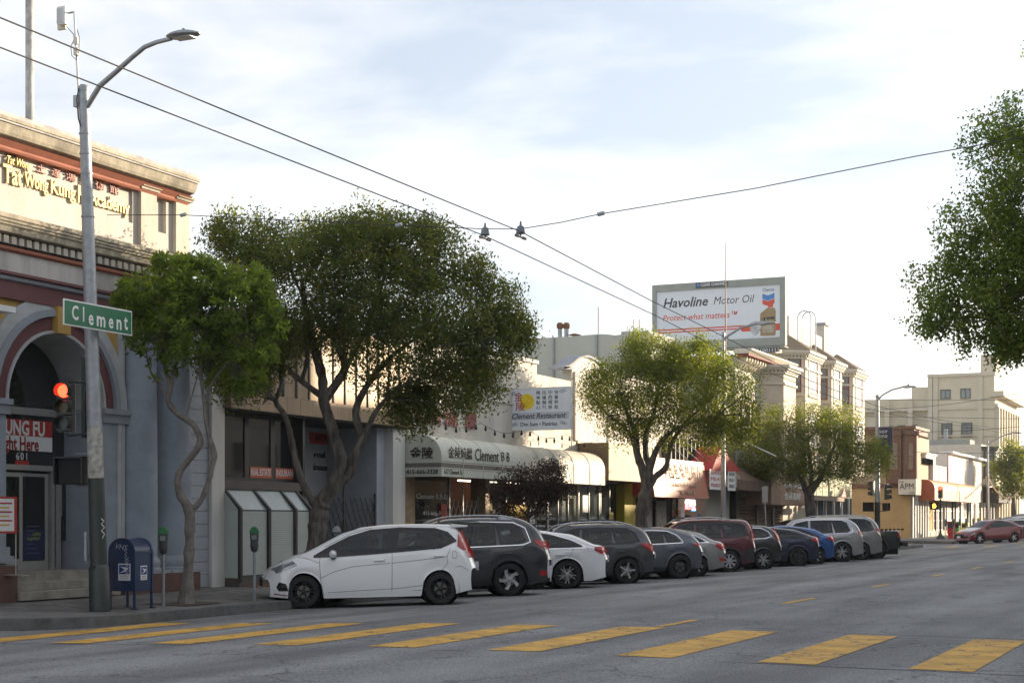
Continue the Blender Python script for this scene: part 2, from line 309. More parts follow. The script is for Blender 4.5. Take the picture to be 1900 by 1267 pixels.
# paving flags with open joints, laid 6 mm proud of the slab bed
M_slab = [mat('flagstone_%d' % i, c, .92, var=.3, scale=1.7+i*.3, bump=.3, bscale=45, spec=.3) for i, c in enumerate(((.165,.158,.148),(.145,.14,.132),(.18,.172,.162)))]
slabs = []
for m in M_slab:
    me = bpy.data.meshes.new('paving_slab'); g = .905
    me.from_pydata([(0,0,-.02),(g,0,-.02),(g,g,-.02),(0,g,-.02),(0,0,.008),(g,0,.008),(g,g,.008),(0,g,.008)], [], [(4,5,6,7),(0,1,5,4),(1,2,6,5),(2,3,7,6),(3,0,4,7)]); me.materials.append(m); slabs.append(me)
for j in range(22):
    for i in range(4):
        x = KX-.18-.92*(i+1); y = CY0+RC+.02+j*.92
        if i == 0 and j in (2, 3): continue
        o = bpy.data.objects.new('paving_slab', random.choice(slabs)); COL.objects.link(o); o.parent = sw; o.location = (x, y, sz(x+.46, y)+random.uniform(0,.004)); o.rotation_euler = (random.uniform(-.002,.002), .018, 0)
# far pavement beyond the cross road, and the one on the right hand side
sheet('far_pavement', [-60,-40,-21,-19,-17.0], [105.5,113,130,160,200,300], sz, M_conc, kind='structure')
MB().quad((-17,105.5,gz(-17,105)-.1),(-17,300,gz(-17,300)-.1),(-17,300,sz(-17,300)),(-17,105.5,sz(-17,105.5))).quad((-17,105.5,gz(-17,105)-.1),(-60,105.5,gz(-17,105)-.1),(-60,105.5,sz(-60,105.5)),(-17,105.5,sz(-17,105.5))).build('far_kerb', M_kerb, kind='structure')
sheet('right_pavement', [1.6,3,6.2], [-40,20,60,93], lambda x, y: .1+rise(y), M_conc, kind='structure')
sheet('right_far_pavement', [1.6,3,6.2], [113,200,300], lambda x, y: .1+rise(y), M_conc, kind='structure')
sheet('right_cross_road', [1.5,20,85], [93,113], lambda x, y: rise(y)-.045, M_asph, kind='structure')
# ================================================================= BUILDINGS, LEFT SIDE
def win(parent, X, y0, y1, z0, z1, fr, gl, t=.05, bars=0, hb=0, dep=.06, rec=.0, sill=None, name='window', label=None):
    """a window facing +X: frame with pane (and glazing bars) set in it"""
    m = MB(); m.box((X, y0, z0), (X+dep, y0+t, z1)).box((X, y1-t, z0), (X+dep, y1, z1)).box((X, y0+t, z0), (X+dep, y1-t, z0+t)).box((X, y0+t, z1-t), (X+dep, y1-t, z1))
    for i in range(bars): y = y0+(y1-y0)*(i+1)/(bars+1); m.box((X+.002, y-t*.4, z0+t), (X+dep-.004, y+t*.4, z1-t))
    for i in range(hb): z = z0+(z1-z0)*(i+1)/(hb+1); m.box((X+.004, y0+t, z-t*.4), (X+dep-.008, y1-t, z+t*.4))
    f = m.build(name, fr, parent)
    if label: f['label'] = label
    MB().box((X+.008, y0+t*.6, z0+t*.6), (X+.02, y1-t*.6, z1-t*.6)).build('pane', gl, f)
    return f
def winy(parent, Y, x0, x1, z0, z1, fr, gl, t=.06, bars=0, hb=0, dep=.06, name='window'):
    """the same facing -Y"""
    m = MB(); m.box((x0, Y, z0), (x0+t, Y-dep, z1)).box((x1-t, Y, z0), (x1, Y-dep, z1)).box((x0+t, Y, z0), (x1-t, Y-dep, z0+t)).box((x0+t, Y, z1-t), (x1-t, Y-dep, z1))
    for i in range(bars): x = x0+(x1-x0)*(i+1)/(bars+1); m.box((x-t*.4, Y-.002, z0+t), (x+t*.4, Y-dep+.004, z1-t))
    for i in range(hb): z = z0+(z1-z0)*(i+1)/(hb+1); m.box((x0+t, Y-.004, z-t*.4), (x1-t, Y-dep+.008, z+t*.4))
    f = m.build(name, fr, parent)
    MB().box((x0+t*.6, Y-.008, z0+t*.6), (x1-t*.6, Y-.02, z1-t*.6)).build('pane', gl, f); return f
def moulding(name, m, parent, y0, y1, prof, X=FX, **k):
    """a cornice: profile [(out, z)] from the wall, run along the street"""
    return MB().prism([(X-.05, prof[0][1])]+[(X+o, z) for o, z in prof]+[(X-.05, prof[-1][1])], 'y', y0, y1).build(name, m, parent, **k)

# ---- 1. corner building with the big arch
KB = thing('corner_building', 'cream and grey corner building with a big maroon arch, round columns and raised yellow lettering', 'building', (-24, 24, .15))
M_slate = mat('slate_blue_paint', (.275,.315,.37), .75, var=.14, scale=1.5, bump=.1)
M_slate2 = mat('slate_blue_trim', (.27,.30,.34), .7, var=.1, scale=2, bump=.1)
M_cream = mat('cream_stucco', (.50,.46,.39), .9, var=.14, scale=1.6, bump=.35, bscale=26, streak=True)
M_weath = mat('weathered_white_plaster', (.47,.45,.43), .92, var=.28, scale=1.5, bump=.5, bscale=14, streak=True)
M_terra = mat('terracotta_paint', (.33,.115,.07), .8, var=.14, scale=2, bump=.15)
M_maroon = mat('maroon_paint', (.15,.055,.06), .7, var=.12, scale=1.6, bump=.12)
M_ochre = mat('ochre_paint', (.46,.29,.075), .8, var=.12, scale=2, bump=.1)
M_stone = mat('grey_stone_cornice', (.42,.375,.29), .9, var=.32, scale=2.4, bump=.5, bscale=16, streak=True)
M_brown = mat('brown_plinth', (.115,.06,.045), .8, var=.15, scale=3, bump=.15)
M_step = mat('stone_step', (.27,.25,.21), .85, var=.25, scale=2.5, bump=.3, bscale=30)
M_goldl = mat('yellow_lettering', (.55,.38,.05), .5, var=.08)
YE = 28.38; Y0 = 13.5; Ac, Az, R0 = 24.12, 3.91, 1.37
YA, YB = Ac-R0, Ac+R0                                     # arch opening edges
b = MB(); b.cur = 0
b.box((-45, Y0, .02), (FX-1.9, YE, 9.0))                    # the mass behind
b.build('rear_wall', M_cream, KB)
# upper storey wall, 6.79 up, with a real sunk sign panel and a small sunk panel
up0, up1 = 6.20, 8.75
py0, py1 = 20.4, fy(246); pz0, pz1 = 7.87, 8.60; qy0, qy1 = fy(287), fy(308); qz0, qz1 = fz(300, 432), fz(300, 366)
w = MB(); X0, X1 = FX-1.95, FX
def wallp(y0, y1, z0, z1, x1=X1): w.box((X0, y0, z0), (x1, y1, z1))
wallp(Y0, py0, 6.79, up1); wallp(py0, py1, 6.79, pz0); wallp(py0, py1, pz1, up1); wallp(py1, qy0, 6.79, up1); wallp(qy0, qy1, 6.79, qz0); wallp(qy0, qy1, qz1, up1); wallp(qy1, YE, 6.79, up1)
w.build('upper_wall', mat('pale_stucco', (.52,.49,.44), .9, var=.12, scale=1.5, bump=.35, bscale=22, streak=True), KB)
w = MB(); wallp(py0, py1, pz0, pz1, FX-.05); wallp(qy0, qy1, qz0, qz1, FX-.10); w.build('sunk_panel', MATS['pale_stucco'], KB)
for a, c in ((fy(255), fy(284)), (fy(320), YE-.03)):
    pil = bx('pilaster', (FX-.05, a, 7.35), (FX+.10, c, 8.62), M_cream, KB); MB().box((FX-.05, a-.05, 8.62), (FX+.16, c+.04, 8.68)).box((FX-.05, a-.03, 8.68), (FX+.20, c+.06, 8.72)).build('capital', M_stone, pil)
moulding('top_cornice', M_stone, KB, Y0-.3, fy(371,-20.66), [(.10,8.74),(.30,8.80),(.34,8.86),(.40,9.02),(.44,9.04),(.44,9.10),(.38,9.13)])
moulding('terracotta_frieze', M_terra, KB, Y0-.2, fy(362,-20.8), [(.10,8.56),(.13,8.60),(.13,8.64),(.24,8.735)])
MB().box((FX-2, Y0, 9.0), (FX+.42, fy(369,-20.68), 9.18)).build('parapet_cap', M_weath, KB)
moulding('middle_cornice', M_stone, KB, Y0-.3, YE+.05, [(.14,7.0),(.22,7.02),(.24,7.12),(.28,7.15),(.28,7.18),(.31,7.2),(.31,7.24),(.34,7.26),(.34,7.33),(.28,7.36)])
bx('dentil_band', (FX-.05, Y0, 6.79), (FX+.06, YE, 7.0), mat('black_band', (.03,.028,.026), .8, var=.2), KB)
me = None; y = Y0+.05
while y < YE-.1:
    if me is None:
        d = MB().box((FX+.06, 0, 6.83), (FX+.14, .125, 6.97)).build('dentil', M_cream, KB); d.location = (-KB.location.x*0+0, y, 0)
        for v in d.data.vertices: v.co.y += 24   # undo the root offset so the mesh starts at local zero
        d.location = (0, y-24, 0); me = d
    else:
        d = me.copy(); COL.objects.link(d); d.parent = KB; d.location = (0, y-24, 0)
    y += .205
moulding('terracotta_string', M_terra, KB, Y0, YE, [(.03,6.70),(.09,6.73),(.09,6.785)])
w = MB(); w.box((X0, Y0, 6.2), (FX-.0, YE, 6.79)); w.build('frieze_wall', M_weath, KB)
moulding('maroon_string', M_maroon, KB, Y0, YE, [(.20,6.215),(.26,6.23),(.26,6.28),(.18,6.30)])
moulding('grey_string', M_slate2, KB, Y0, YE, [(.14,6.13),(.18,6.15),(.18,6.21)])
bx('lintel', (X0, Y0, 5.80), (FX+.11, YE, 6.128), M_maroon, KB)
# arch wall: built as strips round the opening
def arcpts(r, n=28, a0=0, a1=math.pi): return [(Ac+r*math.cos(a0+(a1-a0)*i/n), Az+r*math.sin(a0+(a1-a0)*i/n)) for i in range(n+1)]
def ring(name, r0, r1, x0, x1, m, dz=0):
    q = MB(); A, B = arcpts(r0), arcpts(r1)
    for i in range(len(A)-1):
        q.prism([A[i], A[i+1], B[i+1], B[i]], 'x', x0, x1)
    return q.build(name, m, KB)
yl, yr = Ac-2.15, fy(224)
q = MB(); zt = 5.80; P = arcpts(2.03)                       # spandrels above the arch
for i in range(len(P)-1):
    q.quad((FX+.01, P[i][0], P[i][1]), (FX+.01, P[i+1][0], P[i+1][1]), (FX+.01, P[i+1][0], max(zt, P[i+1][1])), (FX+.01, P[i][0], max(zt, P[i][1])))
q.build('spandrel', M_ochre, KB)
ring('white_arch_band', 1.84, 2.10, FX-.25, FX+.085, mat('pale_grey_paint', (.42,.43,.44), .75, var=.1))
ring('grey_arch_moulding', 1.70, 1.84, FX-.25, FX+.14, M_slate2)
ring('maroon_arch_band', 1.43, 1.70, FX-.25, FX+.055, M_maroon)
ring('arch_edge', R0, 1.43, FX-1.0, FX+.09, mat('pale_grey_paint', (.4,.4,.4)))
ring('arch_soffit', R0+.002, R0+.06, FX-1.0, FX-.02, M_slate)
bx('keystone', (FX-.2, fy(93), 5.28), (FX+.20, fy(117), 5.80), M_ochre, KB)
# door reveal, jambs, imposts
for a, c, nm in ((YA-.78, YA, 'left'), (YB, yr+.12, 'right')):
    bx('arch_pier', (X0, a, .45), (FX+.02, c, Az), M_slate, KB)
    MB().box((FX-.9, a-.02, 3.62), (FX+.09, c+.05, 3.80)).box((FX-.9, a-.04, 3.80), (FX+.14, c+.07, 3.91)).build('impost', M_slate2, KB)
bx('plain_wall', (X0, Y0, .15), (FX, YA-.78, 5.80), M_slate, KB)
bx('pier_base', (FX-.2, YA-.80, .95), (FX+.12, YA-.0, 1.12), M_slate2, KB); bx('pier_base', (FX-.2, YA-.84, .82), (FX+.2, YA+.02, .95), M_slate2, KB)
bx('plinth', (FX-.3, Y0, .1), (FX+.55, fy(29, -20.6)+.0, .78), M_brown, KB)
bx('corner_strip', (X0, fy(216), .9), (FX+.05, fy(228), 5.80), mat('pale_grey_paint', (.4,.4,.4)), KB)
bx('column_wall', (X0, fy(228), .15), (FX-.45, YE, 5.80), M_slate, KB)
bx('column_plinth', (FX-.5, fy(232, -20.6), .1), (FX+.5, fy(372, -20.6), .50), M_brown, KB)
# columns: round shafts with bases
for a, c in ((fy(229), fy(286)), (fy(290), fy(347))):
    yc = (a+c)/2; r = (c-a)/2*.95
    col = MB().lathe([(r*.98, .85), (r, 2), (r*.97, 4.0), (r*.93, 5.55), (r*1.02, 5.58), (r*1.02, 5.66), (r*1.1, 5.70), (r*1.1, 5.80)], (FX-.12, yc, 0), n=36).build('column', M_slate, KB, smooth=True)
    MB().lathe([(r*1.15, .50), (r*1.15, .60), (r*1.08, .63), (r*1.13, .70), (r*1.08, .78), (r*.98, .86)], (FX-.12, yc, 0), n=32).box((FX-.12-r*1.18, yc-r*1.18, .49), (FX-.12+r*1.18, yc+r*1.18, .56)).build('column_base', M_slate2, col, smooth=True)
# entrance: back plane, transoms, doors, steps
XD = FX-.95
bx('entrance_floor', (FX-3, YA, .4), (FX+.08, YB, .62), M_step, KB)
for i in range(3):
    x1 = FX+.62-.30*i; bx('step', (FX-.5, fy(29, -20.6), .12+.165*i-.0), (x1, fy(216, -20.6), .12+.165*(i+1)), M_step, KB, bevel=.012)
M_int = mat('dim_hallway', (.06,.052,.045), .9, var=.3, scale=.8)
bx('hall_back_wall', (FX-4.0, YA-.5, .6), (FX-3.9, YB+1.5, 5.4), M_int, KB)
Z = lambda x, y: fz(x, y, XD)
Yd = lambda x: fy(x, XD)
A = [(Ac+1.36*math.cos(t), Az+1.36*math.sin(t)) for t in np.linspace(0, math.pi, 24)]
fan = MB().prism(A, 'x', XD-.03, XD).build('fanlight', M_glass, KB)
m = MB().box((XD-.05, YA, Z(60, 771)), (XD+.06, YB, Z(60, 757))).build('transom_bar', M_alu, KB)
MB().box((XD-.05, YA, Z(60, 873)), (XD+.07, YB, Z(60, 863))).build('transom_bar', M_alu, KB)
bx('transom_glass', (XD-.03, YA, Z(60, 866)), (XD-.01, YB, Z(60, 768)), M_glass, KB)
sg = MB().box((XD+.00, Yd(6), Z(50, 809)), (XD+.012, Yd(96), Z(50, 779))).build('sign_top', M_red, KB); sg2 = bx('sign_bottom', (XD, Yd(6), Z(50, 836)), (XD+.012, Yd(96), Z(50, 809)), M_whitep, KB)
ftxt('lettering', 'KUNG FU', .40, M_whitep, sg, XD+.014, (Yd(2)+Yd(84))/2-.07, Z(50, 794)-.02, ext=.004, bold=.012, sx=.78)
ftxt('lettering', 'Taught Here', .37, mat('dark_red_lettering', (.25,.015,.02), .6, var=0), sg2, XD+.014, (Yd(2)+Yd(88))/2-.30, Z(50, 823)-.02, ext=.004, bold=.010, sx=.72)
ftxt('house_number', '601', .21, M_whitep, KB, XD+.0, Yd(41), Z(41, 847), ext=.004, sx=.95, spacing=1.3)
bx('red_emblem', (XD+.0, Yd(28), Z(41, 862)), (XD+.004, Yd(54), Z(41, 854)), M_red, KB)
# sliding doors
bx('door_jamb', (XD-.06, Yd(92), .6), (XD+.06, Yd(97), Z(60,872)), M_alu, KB); bx('door_jamb', (XD-.06, Yd(100), .6), (XD+.06, Yd(109), Z(60,872)), M_alu, KB)
ld = MB().box((XD, Yd(-4), .62), (XD+.04, Yd(0), Z(20,876))).box((XD, Yd(33), .62), (XD+.04, Yd(39), Z(20,876))).box((XD, Yd(0), Z(20,884)), (XD+.04, Yd(33), Z(20,876))).box((XD, Yd(0), .62), (XD+.04, Yd(33), .85)).build('left_door', M_alu, KB)
bx('pane', (XD+.012, Yd(0), .85), (XD+.022, Yd(33), Z(20,884)), M_pane, ld)
rd = MB().box((XD-.06, Yd(85), .62), (XD-.02, Yd(91), Z(60,878))).box((XD-.06, Yd(40), Z(60,884)), (XD-.02, Yd(85), Z(60,878))).box((XD-.06, Yd(40), .62), (XD-.02, Yd(85), .80)).build('right_door', M_alu, KB)
bx('pane', (XD-.045, Yd(40), .80), (XD-.035, Yd(85), Z(60,884)), M_pane, rd)
ps = bx('blue_poster', (XD-.033, Yd(43), .82), (XD-.028, Yd(84), Z(60, 981)), mat('navy_poster', (.012,.02,.06), .5, var=0), KB)
ftxt('lettering', 'safely', .11, mat('olive_lettering', (.25,.3,.05), .6, var=0), ps, XD-.027, Yd(70), Z(65, 990), ext=.003); ftxt('lettering', 'together', .11, mat('olive_lettering', (.25,.3,.05)), ps, XD-.027, Yd(64), Z(65, 998), ext=.003)
for i in range(7): bx('printed_line', (XD-.027, Yd(52), .95+i*.09), (XD-.025, Yd(74-(i%3)*4), .97+i*.09), mat('poster_blue_line', (.06,.09,.2), .5, var=0), ps)
# lattice of side light right of the door
bx('side_light', (XD-.02, Yd(111), 1.7), (XD+.03, Yd(127), 2.75), M_alu, KB); bx('side_light_glass', (XD+.03, Yd(113), 1.2), (XD+.04, Yd(125), 2.7), M_glass, KB)
bx('strip_light', (FX+.15, 21.4, 5.47), (FX+.5, fy(14, -20.8), 5.58), M_whitep, KB)
# raised lettering in the sunk panel (slanting ground line follows the wall)
XP = FX-.05
def wallword(s, x0, x1, ytop, ybot, m, **k):
    a, c = fy(x0, XP), fy(x1, XP); zt_, zb_ = fz(x0, ytop, XP), fz(x0, ybot, XP)
    return a, c, (zt_+zb_)/2, zt_-zb_
def fit(name, s, m, parent, X, y0, y1, zc, h, ext=.05, face='x', bold=0, shear=0, offn=0):
    """lettering stretched to fill y0..y1 (or x0..x1 on a -Y face), cap height h"""
    c = bpy.data.curves.new('fit', 'FONT'); c.body = s; c.size = 1; c.offset = bold; c.shear = shear
    o = bpy.data.objects.new('fit', c); COL.objects.link(o); bpy.context.view_layer.update(); wdt, hh = o.dimensions.x, o.dimensions.y
    COL.objects.unlink(o); bpy.data.objects.remove(o)
    size = h/max(hh, .01); sx = (abs(y1-y0))/(wdt*size)
    if face == 'x': return ftxt(name, s, size, m, parent, X, (y0+y1)/2, zc, ext=ext, bold=bold*size, sx=sx, shear=shear, offn=offn)
    return ytxt(name, s, size, m, parent, (y0+y1)/2, X, zc, ext=ext, bold=bold*size, sx=sx, shear=shear, offn=offn)
zl = fz(235, 388, XP)
for wd, a, c in (('Tat', 2, 38), ('Wong', 42, 86), ('Kung', 90, 136), ('Fu', 141, 157), ('Academy', 162, 237)):
    fit('raised_word', wd, M_goldl, KB, XP, fy(a, XP), fy(c, XP), 8.15 if wd in ('Tat', 'Wong') else 8.15, .36, ext=.035, bold=.022, offn=.02)
fit('raised_word', 'Tat Wong', M_goldl, KB, XP, fy(6, XP), fy(50, XP), 8.43, .20, ext=.05, bold=.012, shear=.3, offn=.03)
for ch, a, c in (('王', 64, 82), ('達', 92, 109), ('鴻', 119, 137), ('國', 148, 162), ('術', 174, 190), ('館', 201, 218)):
    fit('raised_character', ch, mat('rust_lettering', (.30,.10,.07), .6, var=.05), KB, XP, fy(a, XP), fy(c, XP), 8.455, .19, ext=.03, bold=.004, offn=.02)
MB().tube([(XP+.03, fy(8, XP), 8.575), (XP+.03, fy(28, XP), 8.565)], .012).tube([(XP+.03, fy(10, XP), 8.55), (XP+.03, fy(27, XP), 8.54)], .012).tube([(XP+.03, fy(12, XP), 8.53), (XP+.03, fy(26, XP), 8.52)], .012).build('raised_flourish', M_ink, KB)
# flagpole
fp = bpy.data.objects
t = MB().tube([(-22.5, fy(55,-22.5), 9.1), (-22.5, fy(55,-22.5), 13.4)], .085, 14).build('flagpole', mat('peeling_white_paint', (.45,.45,.43), .8, var=.35, scale=4, bump=.6, bscale=14), None, smooth=True)
t['label'] = 'thick weathered white pole rising from the roof of the arched corner building'; t['category'] = 'flagpole'
# poster stand by the door
st = thing('poster_stand', 'red framed poster on a thin metal stand beside the arched entrance', 'sign', (-20.55, fy(17,-20.55), .5)); xs = -20.35
bx('poster', (xs-.03, fy(-12,xs), fz(20,989,xs)), (xs, fy(32,xs), fz(20,921,xs)), M_red, st); bx('paper', (xs, fy(-9,xs), fz(20,985,xs)), (xs+.004, fy(26,xs), fz(20,925,xs)), M_whitep, st)
for i in range(6): bx('printed_line', (xs+.004, fy(-2,xs), fz(20,935+i*8,xs)), (xs+.006, fy(22-i%2*5,xs), fz(20,932+i*8,xs)), [M_red, mat('poster_yellow', (.6,.4,.08), .6, var=0)][i%2], st)
MB().tube([(xs-.02, fy(31,xs), fz(20,990,xs)), (xs-.02, fy(31,xs), .62)], .012).box((xs-.2, fy(24,xs), .605), (xs+.2, fy(38,xs), .625)).build('post', M_alu, st)

# ---- 2. real estate office
RB = thing('office_building', 'office building with folded metal fascia, dark windows and slanted lower shopfront behind the large tree', 'building', (-24, 34, .1))
YP0, YP1, YQ0, YQ1 = 28.38, 29.72, 37.15, 38.28
M_bronze = mat('weathered_metal_panel', (.30,.215,.135), .55, metal=.2, var=.25, scale=1.4, bump=.08, streak=True)
M_fin = mat('dark_bronze_fin', (.035,.032,.03), .5, var=.1)
bx('wall', (-45, YP0, .05), (FX-2.6, YQ1, 6.4), M_white, RB)
z = .12; i = 0
while z < 6.2:
    bx('siding_board', (FX-2.7, YP0+.004, z), (FX-.02-(i%2)*.0, 29.22, z+.275), mat('pale_blue_siding', (.38,.41,.45), .7, var=.08, bump=.1), RB); z += .285; i += 1
bx('pier', (FX-2.7, 29.22, .05), (FX+.06, YP1, 6.3), M_white, RB); bx('pier', (FX-2.7, YQ0+.45, .05), (FX+.06, YQ1, 4.35), M_white, RB); bx('pier_reveal', (FX-2.7, YQ0, .05), (FX-.2, YQ0+.45, 4.35), mat('pale_blue_siding', (.4,.4,.4)), RB)
zb0, zb1 = fz(489, 765), fz(545, 600)
bx('fascia_core', (FX-2.6, YP1, zb0+.02), (FX-.02, YQ1, zb1), M_fin, RB)
n = 15; dy = (YQ1+.15-YP1)/n; par = None
for i in range(n):
    y = YP1+i*dy
    bx('fascia_panel', (FX-.0, y+.022, zb0+.42), (FX+.12, y+dy-.022, zb1+.05), M_bronze, RB); bx('soffit_panel', (FX-.02, y+.004, zb0), (FX+.24, y+dy-.004, zb0+.40), M_bronze, RB)
    bx('fin', (FX-.0, y-.028, zb0+.41), (FX+.155, y+.028, zb1+.08), M_fin, RB)
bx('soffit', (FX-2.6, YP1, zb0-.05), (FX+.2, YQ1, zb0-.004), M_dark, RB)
XW = FX-.35
zs1, zs0 = zb0-.05, fz(460, 893, XW)
ym = [YP1, fy(455,XW), fy(503,XW), fy(553,XW)]
M_blind = mat('window_blind', (.42,.45,.42), .7, var=.06, scale=3, bump=0)
for i in range(3):
    f = win(RB, XW, ym[i]+.0, ym[i+1], zs0, zs1, M_fin, M_glass, t=.09, dep=.05)
    k = 0; zz = zs0+.1
    while zz < zs1-.5: MB().box((XW-.05, ym[i]+.1, zz), (XW-.02, ym[i+1]-.1, zz+.045)).build('blind_slat', M_blind, f); zz += .085
    if False: pass
M_oran = mat('orange_sign_band', (.50,.12,.06), .6, var=.06)
zo1, zo0 = fz(500, 867, XW+.1), fz(500, 887, XW+.1)
for a, c, s_ in ((fy(460,XW), fy(500,XW), 'REAL ESTATE'), (fy(507,XW), fy(549,XW), 'INSURANCE')):
    o = bx('sign_band', (XW+.052, a, zo0), (XW+.062, c, zo1), M_oran, RB); fit('lettering', s_, M_whitep, o, XW+.064, a+.04, c-.04, (zo0+zo1)/2, (zo1-zo0)*.62, ext=.004, bold=.01)
zg = fz(430, 907, FX); zv = fz(430, 945, FX+.25)
MB().box((FX-.5, YP1, zg), (FX+.05, fy(560), zs0)).build('sill_band', mat('brown_metal_sill', (.09,.075,.065), .6), RB)
# slanted lower shopfront: sloped and vertical panes between dark ribs
XO = FX+.42
ribs = [YP1+.05, fy(497,XO), fy(546,XO), fy(575,XO)]
MB().prism([(FX-.3, zg), (FX, zg), (XO, zv), (XO, .3), (FX-.3, .3)], 'y', YP1-.01, YP1+.0).build('end_pane', mat('pale_green_blind', (.45,.49,.46), .6, var=.05), RB)
for i in range(3):
    y0, y1 = ribs[i]+.04, ribs[i+1]-.04
    MB().quad((FX+.0, y0, zg), (FX+.0, y1, zg), (XO, y1, zv), (XO, y0, zv)).build('sloping_pane', mat('frosted_pane', (.33,.37,.36), .25, var=.08, bump=0, spec=.7), RB)
    o = MB().quad((XO, y0, zv), (XO, y1, zv), (XO, y1, .3), (XO, y0, .3)).build('upright_pane', mat('greenish_pane', (.10,.12,.115), .08, var=0, spec=.8), RB)
    zz = .36
    while zz < zv-.04: bx('blind_slat', (XO-.03+.034, y0+.02, zz), (XO-.03+.040, y1-.02, zz+.046), mat('pale_green_blind', (.45,.49,.46)), o); zz += .049
for y in ribs: MB().prism([(FX-.02, zg+.02), (FX+.02, zg+.02), (XO+.07, zv+.03), (XO+.07, .2), (XO, .2), (XO, zv-.03), (FX-.02, zg-.09)], 'y', y-.045, y+.045).build('rib', M_fin, RB)
bx('shopfront_base', (FX-.3, YP1, .05), (XO+.04, ribs[-1], .30), mat('brown_metal_sill', (.1,.1,.1)), RB)
# recessed entrance with sign wall and folding gate
bx('recess_wall', (FX-2.6, fy(566)-.1, .1), (FX-1.8, YQ1, zb0), mat('pale_recess_wall', (.30,.31,.33), .85, var=.08), RB)
bx('recess_side', (FX-1.85, fy(566)-.1, .1), (FX+.0, fy(566), zs1), M_fin, RB)
XR = FX-1.795
for s_, a, c, y1, y0, m in (('KUJM', 580, 648, 806, 825, M_red),):
    o = bx('logo_block', (XR, fy(574,XR), fz(620,826,XR)), (XR+.02, fy(655,XR), fz(620,806,XR)), M_red, RB); fit('lettering', s_, M_ink, o, XR+.02, fy(584,XR), fy(640,XR), fz(620,816,XR), .24, ext=.01, bold=.02)
for s_, x0, x1, yc in (('real estate', 582, 639, 845), ('insurance', 581, 634, 868)): fit('raised_word', s_, M_ink, RB, XR, fy(x0,XR), fy(x1,XR), fz(610,yc,XR), .17, ext=.03, bold=.012)
for yc in (839, 864): MB().lathe([(0,.03),(.125,.03),(.125,0)], (XR, fy(657,XR), fz(657,yc,XR)), 'x', 24).build('logo_disc', mat('logo_disc_red', (.28,.03,.02), .6, var=0), RB)
def lattice(parent, X, y0, y1, z0, z1, m, n=10, name='folding_gate'):
    for a_, c_, e_ in ((y0, y0+.04, .12), (y1-.04, y1, .12), ((y0+y1)/2-.03, (y0+y1)/2+.03, .35)): bx('gate_post', (X-.02, a_, z0), (X+.02, c_, z1+e_), m, parent)
    w_ = (y1-y0)/n
    for i in range(n):
        a = MB(); ya = y0+i*w_
        for dz, s0, s1 in ((0,0,1),(0,1,0)):
            k = 0; zz = z0
            h = w_*1.9
            while zz < z1-.02:
                ztop = min(zz+h, z1); fr = (ztop-zz)/h
                ya0 = ya+(w_ if (k+s0) % 2 else 0); yb0 = ya+(0 if (k+s0) % 2 else w_); yb0 = ya0+(yb0-ya0)*fr
                a.tube([(X+.008*s0, ya0, zz), (X+.008*s0, yb0, ztop)], .014, 4, False); zz += h; k += 1
        a.build('lattice_bar', m, parent)
lattice(RB, FX-.25, fy(575,FX-.25), YQ0, .15, fz(650, 922, FX-.25), M_fin, 12)
M_brick = mat('red_brick_paving', (.20,.085,.06), .9, var=.25, scale=4, bump=.3)
for i in range(26):
    for j in range(4): 
        bx('paving_brick', (FX+.36+j*.11, YP1+.1+i*.225, .095), (FX+.36+j*.11+.10, YP1+.1+i*.225+.215, .118), M_brick, RB)

# ---- 3. restaurant with the long quarter round awning
M_rest = mat('warm_white_stucco', (.64,.60,.53), .92, var=.2, scale=.9, bump=.45, bscale=18, streak=True)
CB = thing('restaurant_building', 'single storey cream stucco restaurant with long pale green quarter round awning', 'building', (-24, 44, .1))
Y3, Y4 = YQ1, 50.42
zp1, zp2 = fz(980, 672), fz(1010, 697)
bx('wall', (-40, Y3+.003, 3.3), (FX, fy(996), zp1), M_rest, CB); bx('wall', (-40, fy(996), 3.3), (FX, Y4, zp2), M_rest, CB)
bx('parapet_cap', (-40, Y3+.003, zp1), (FX+.06, fy(997), zp1+.12), mat('cap_white', (.6,.58,.55), .9), CB)
moulding('string_course', M_rest, CB, fy(900), Y4, [(.0,fz(940,749)-.03),(.06,fz(940,749)),(.06,fz(940,749)+.03)])
for ch, a, c in (('金', 770, 790), ('陵', 797, 815), ('燒', 822, 846), ('臘', 861, 881)):
    fit('raised_character', ch, mat('faded_red_lettering', (.36,.13,.12), .6, var=0), CB, FX, fy(a), fy(c), fz(860, 782), .5, ext=.04, bold=.01, offn=.04)
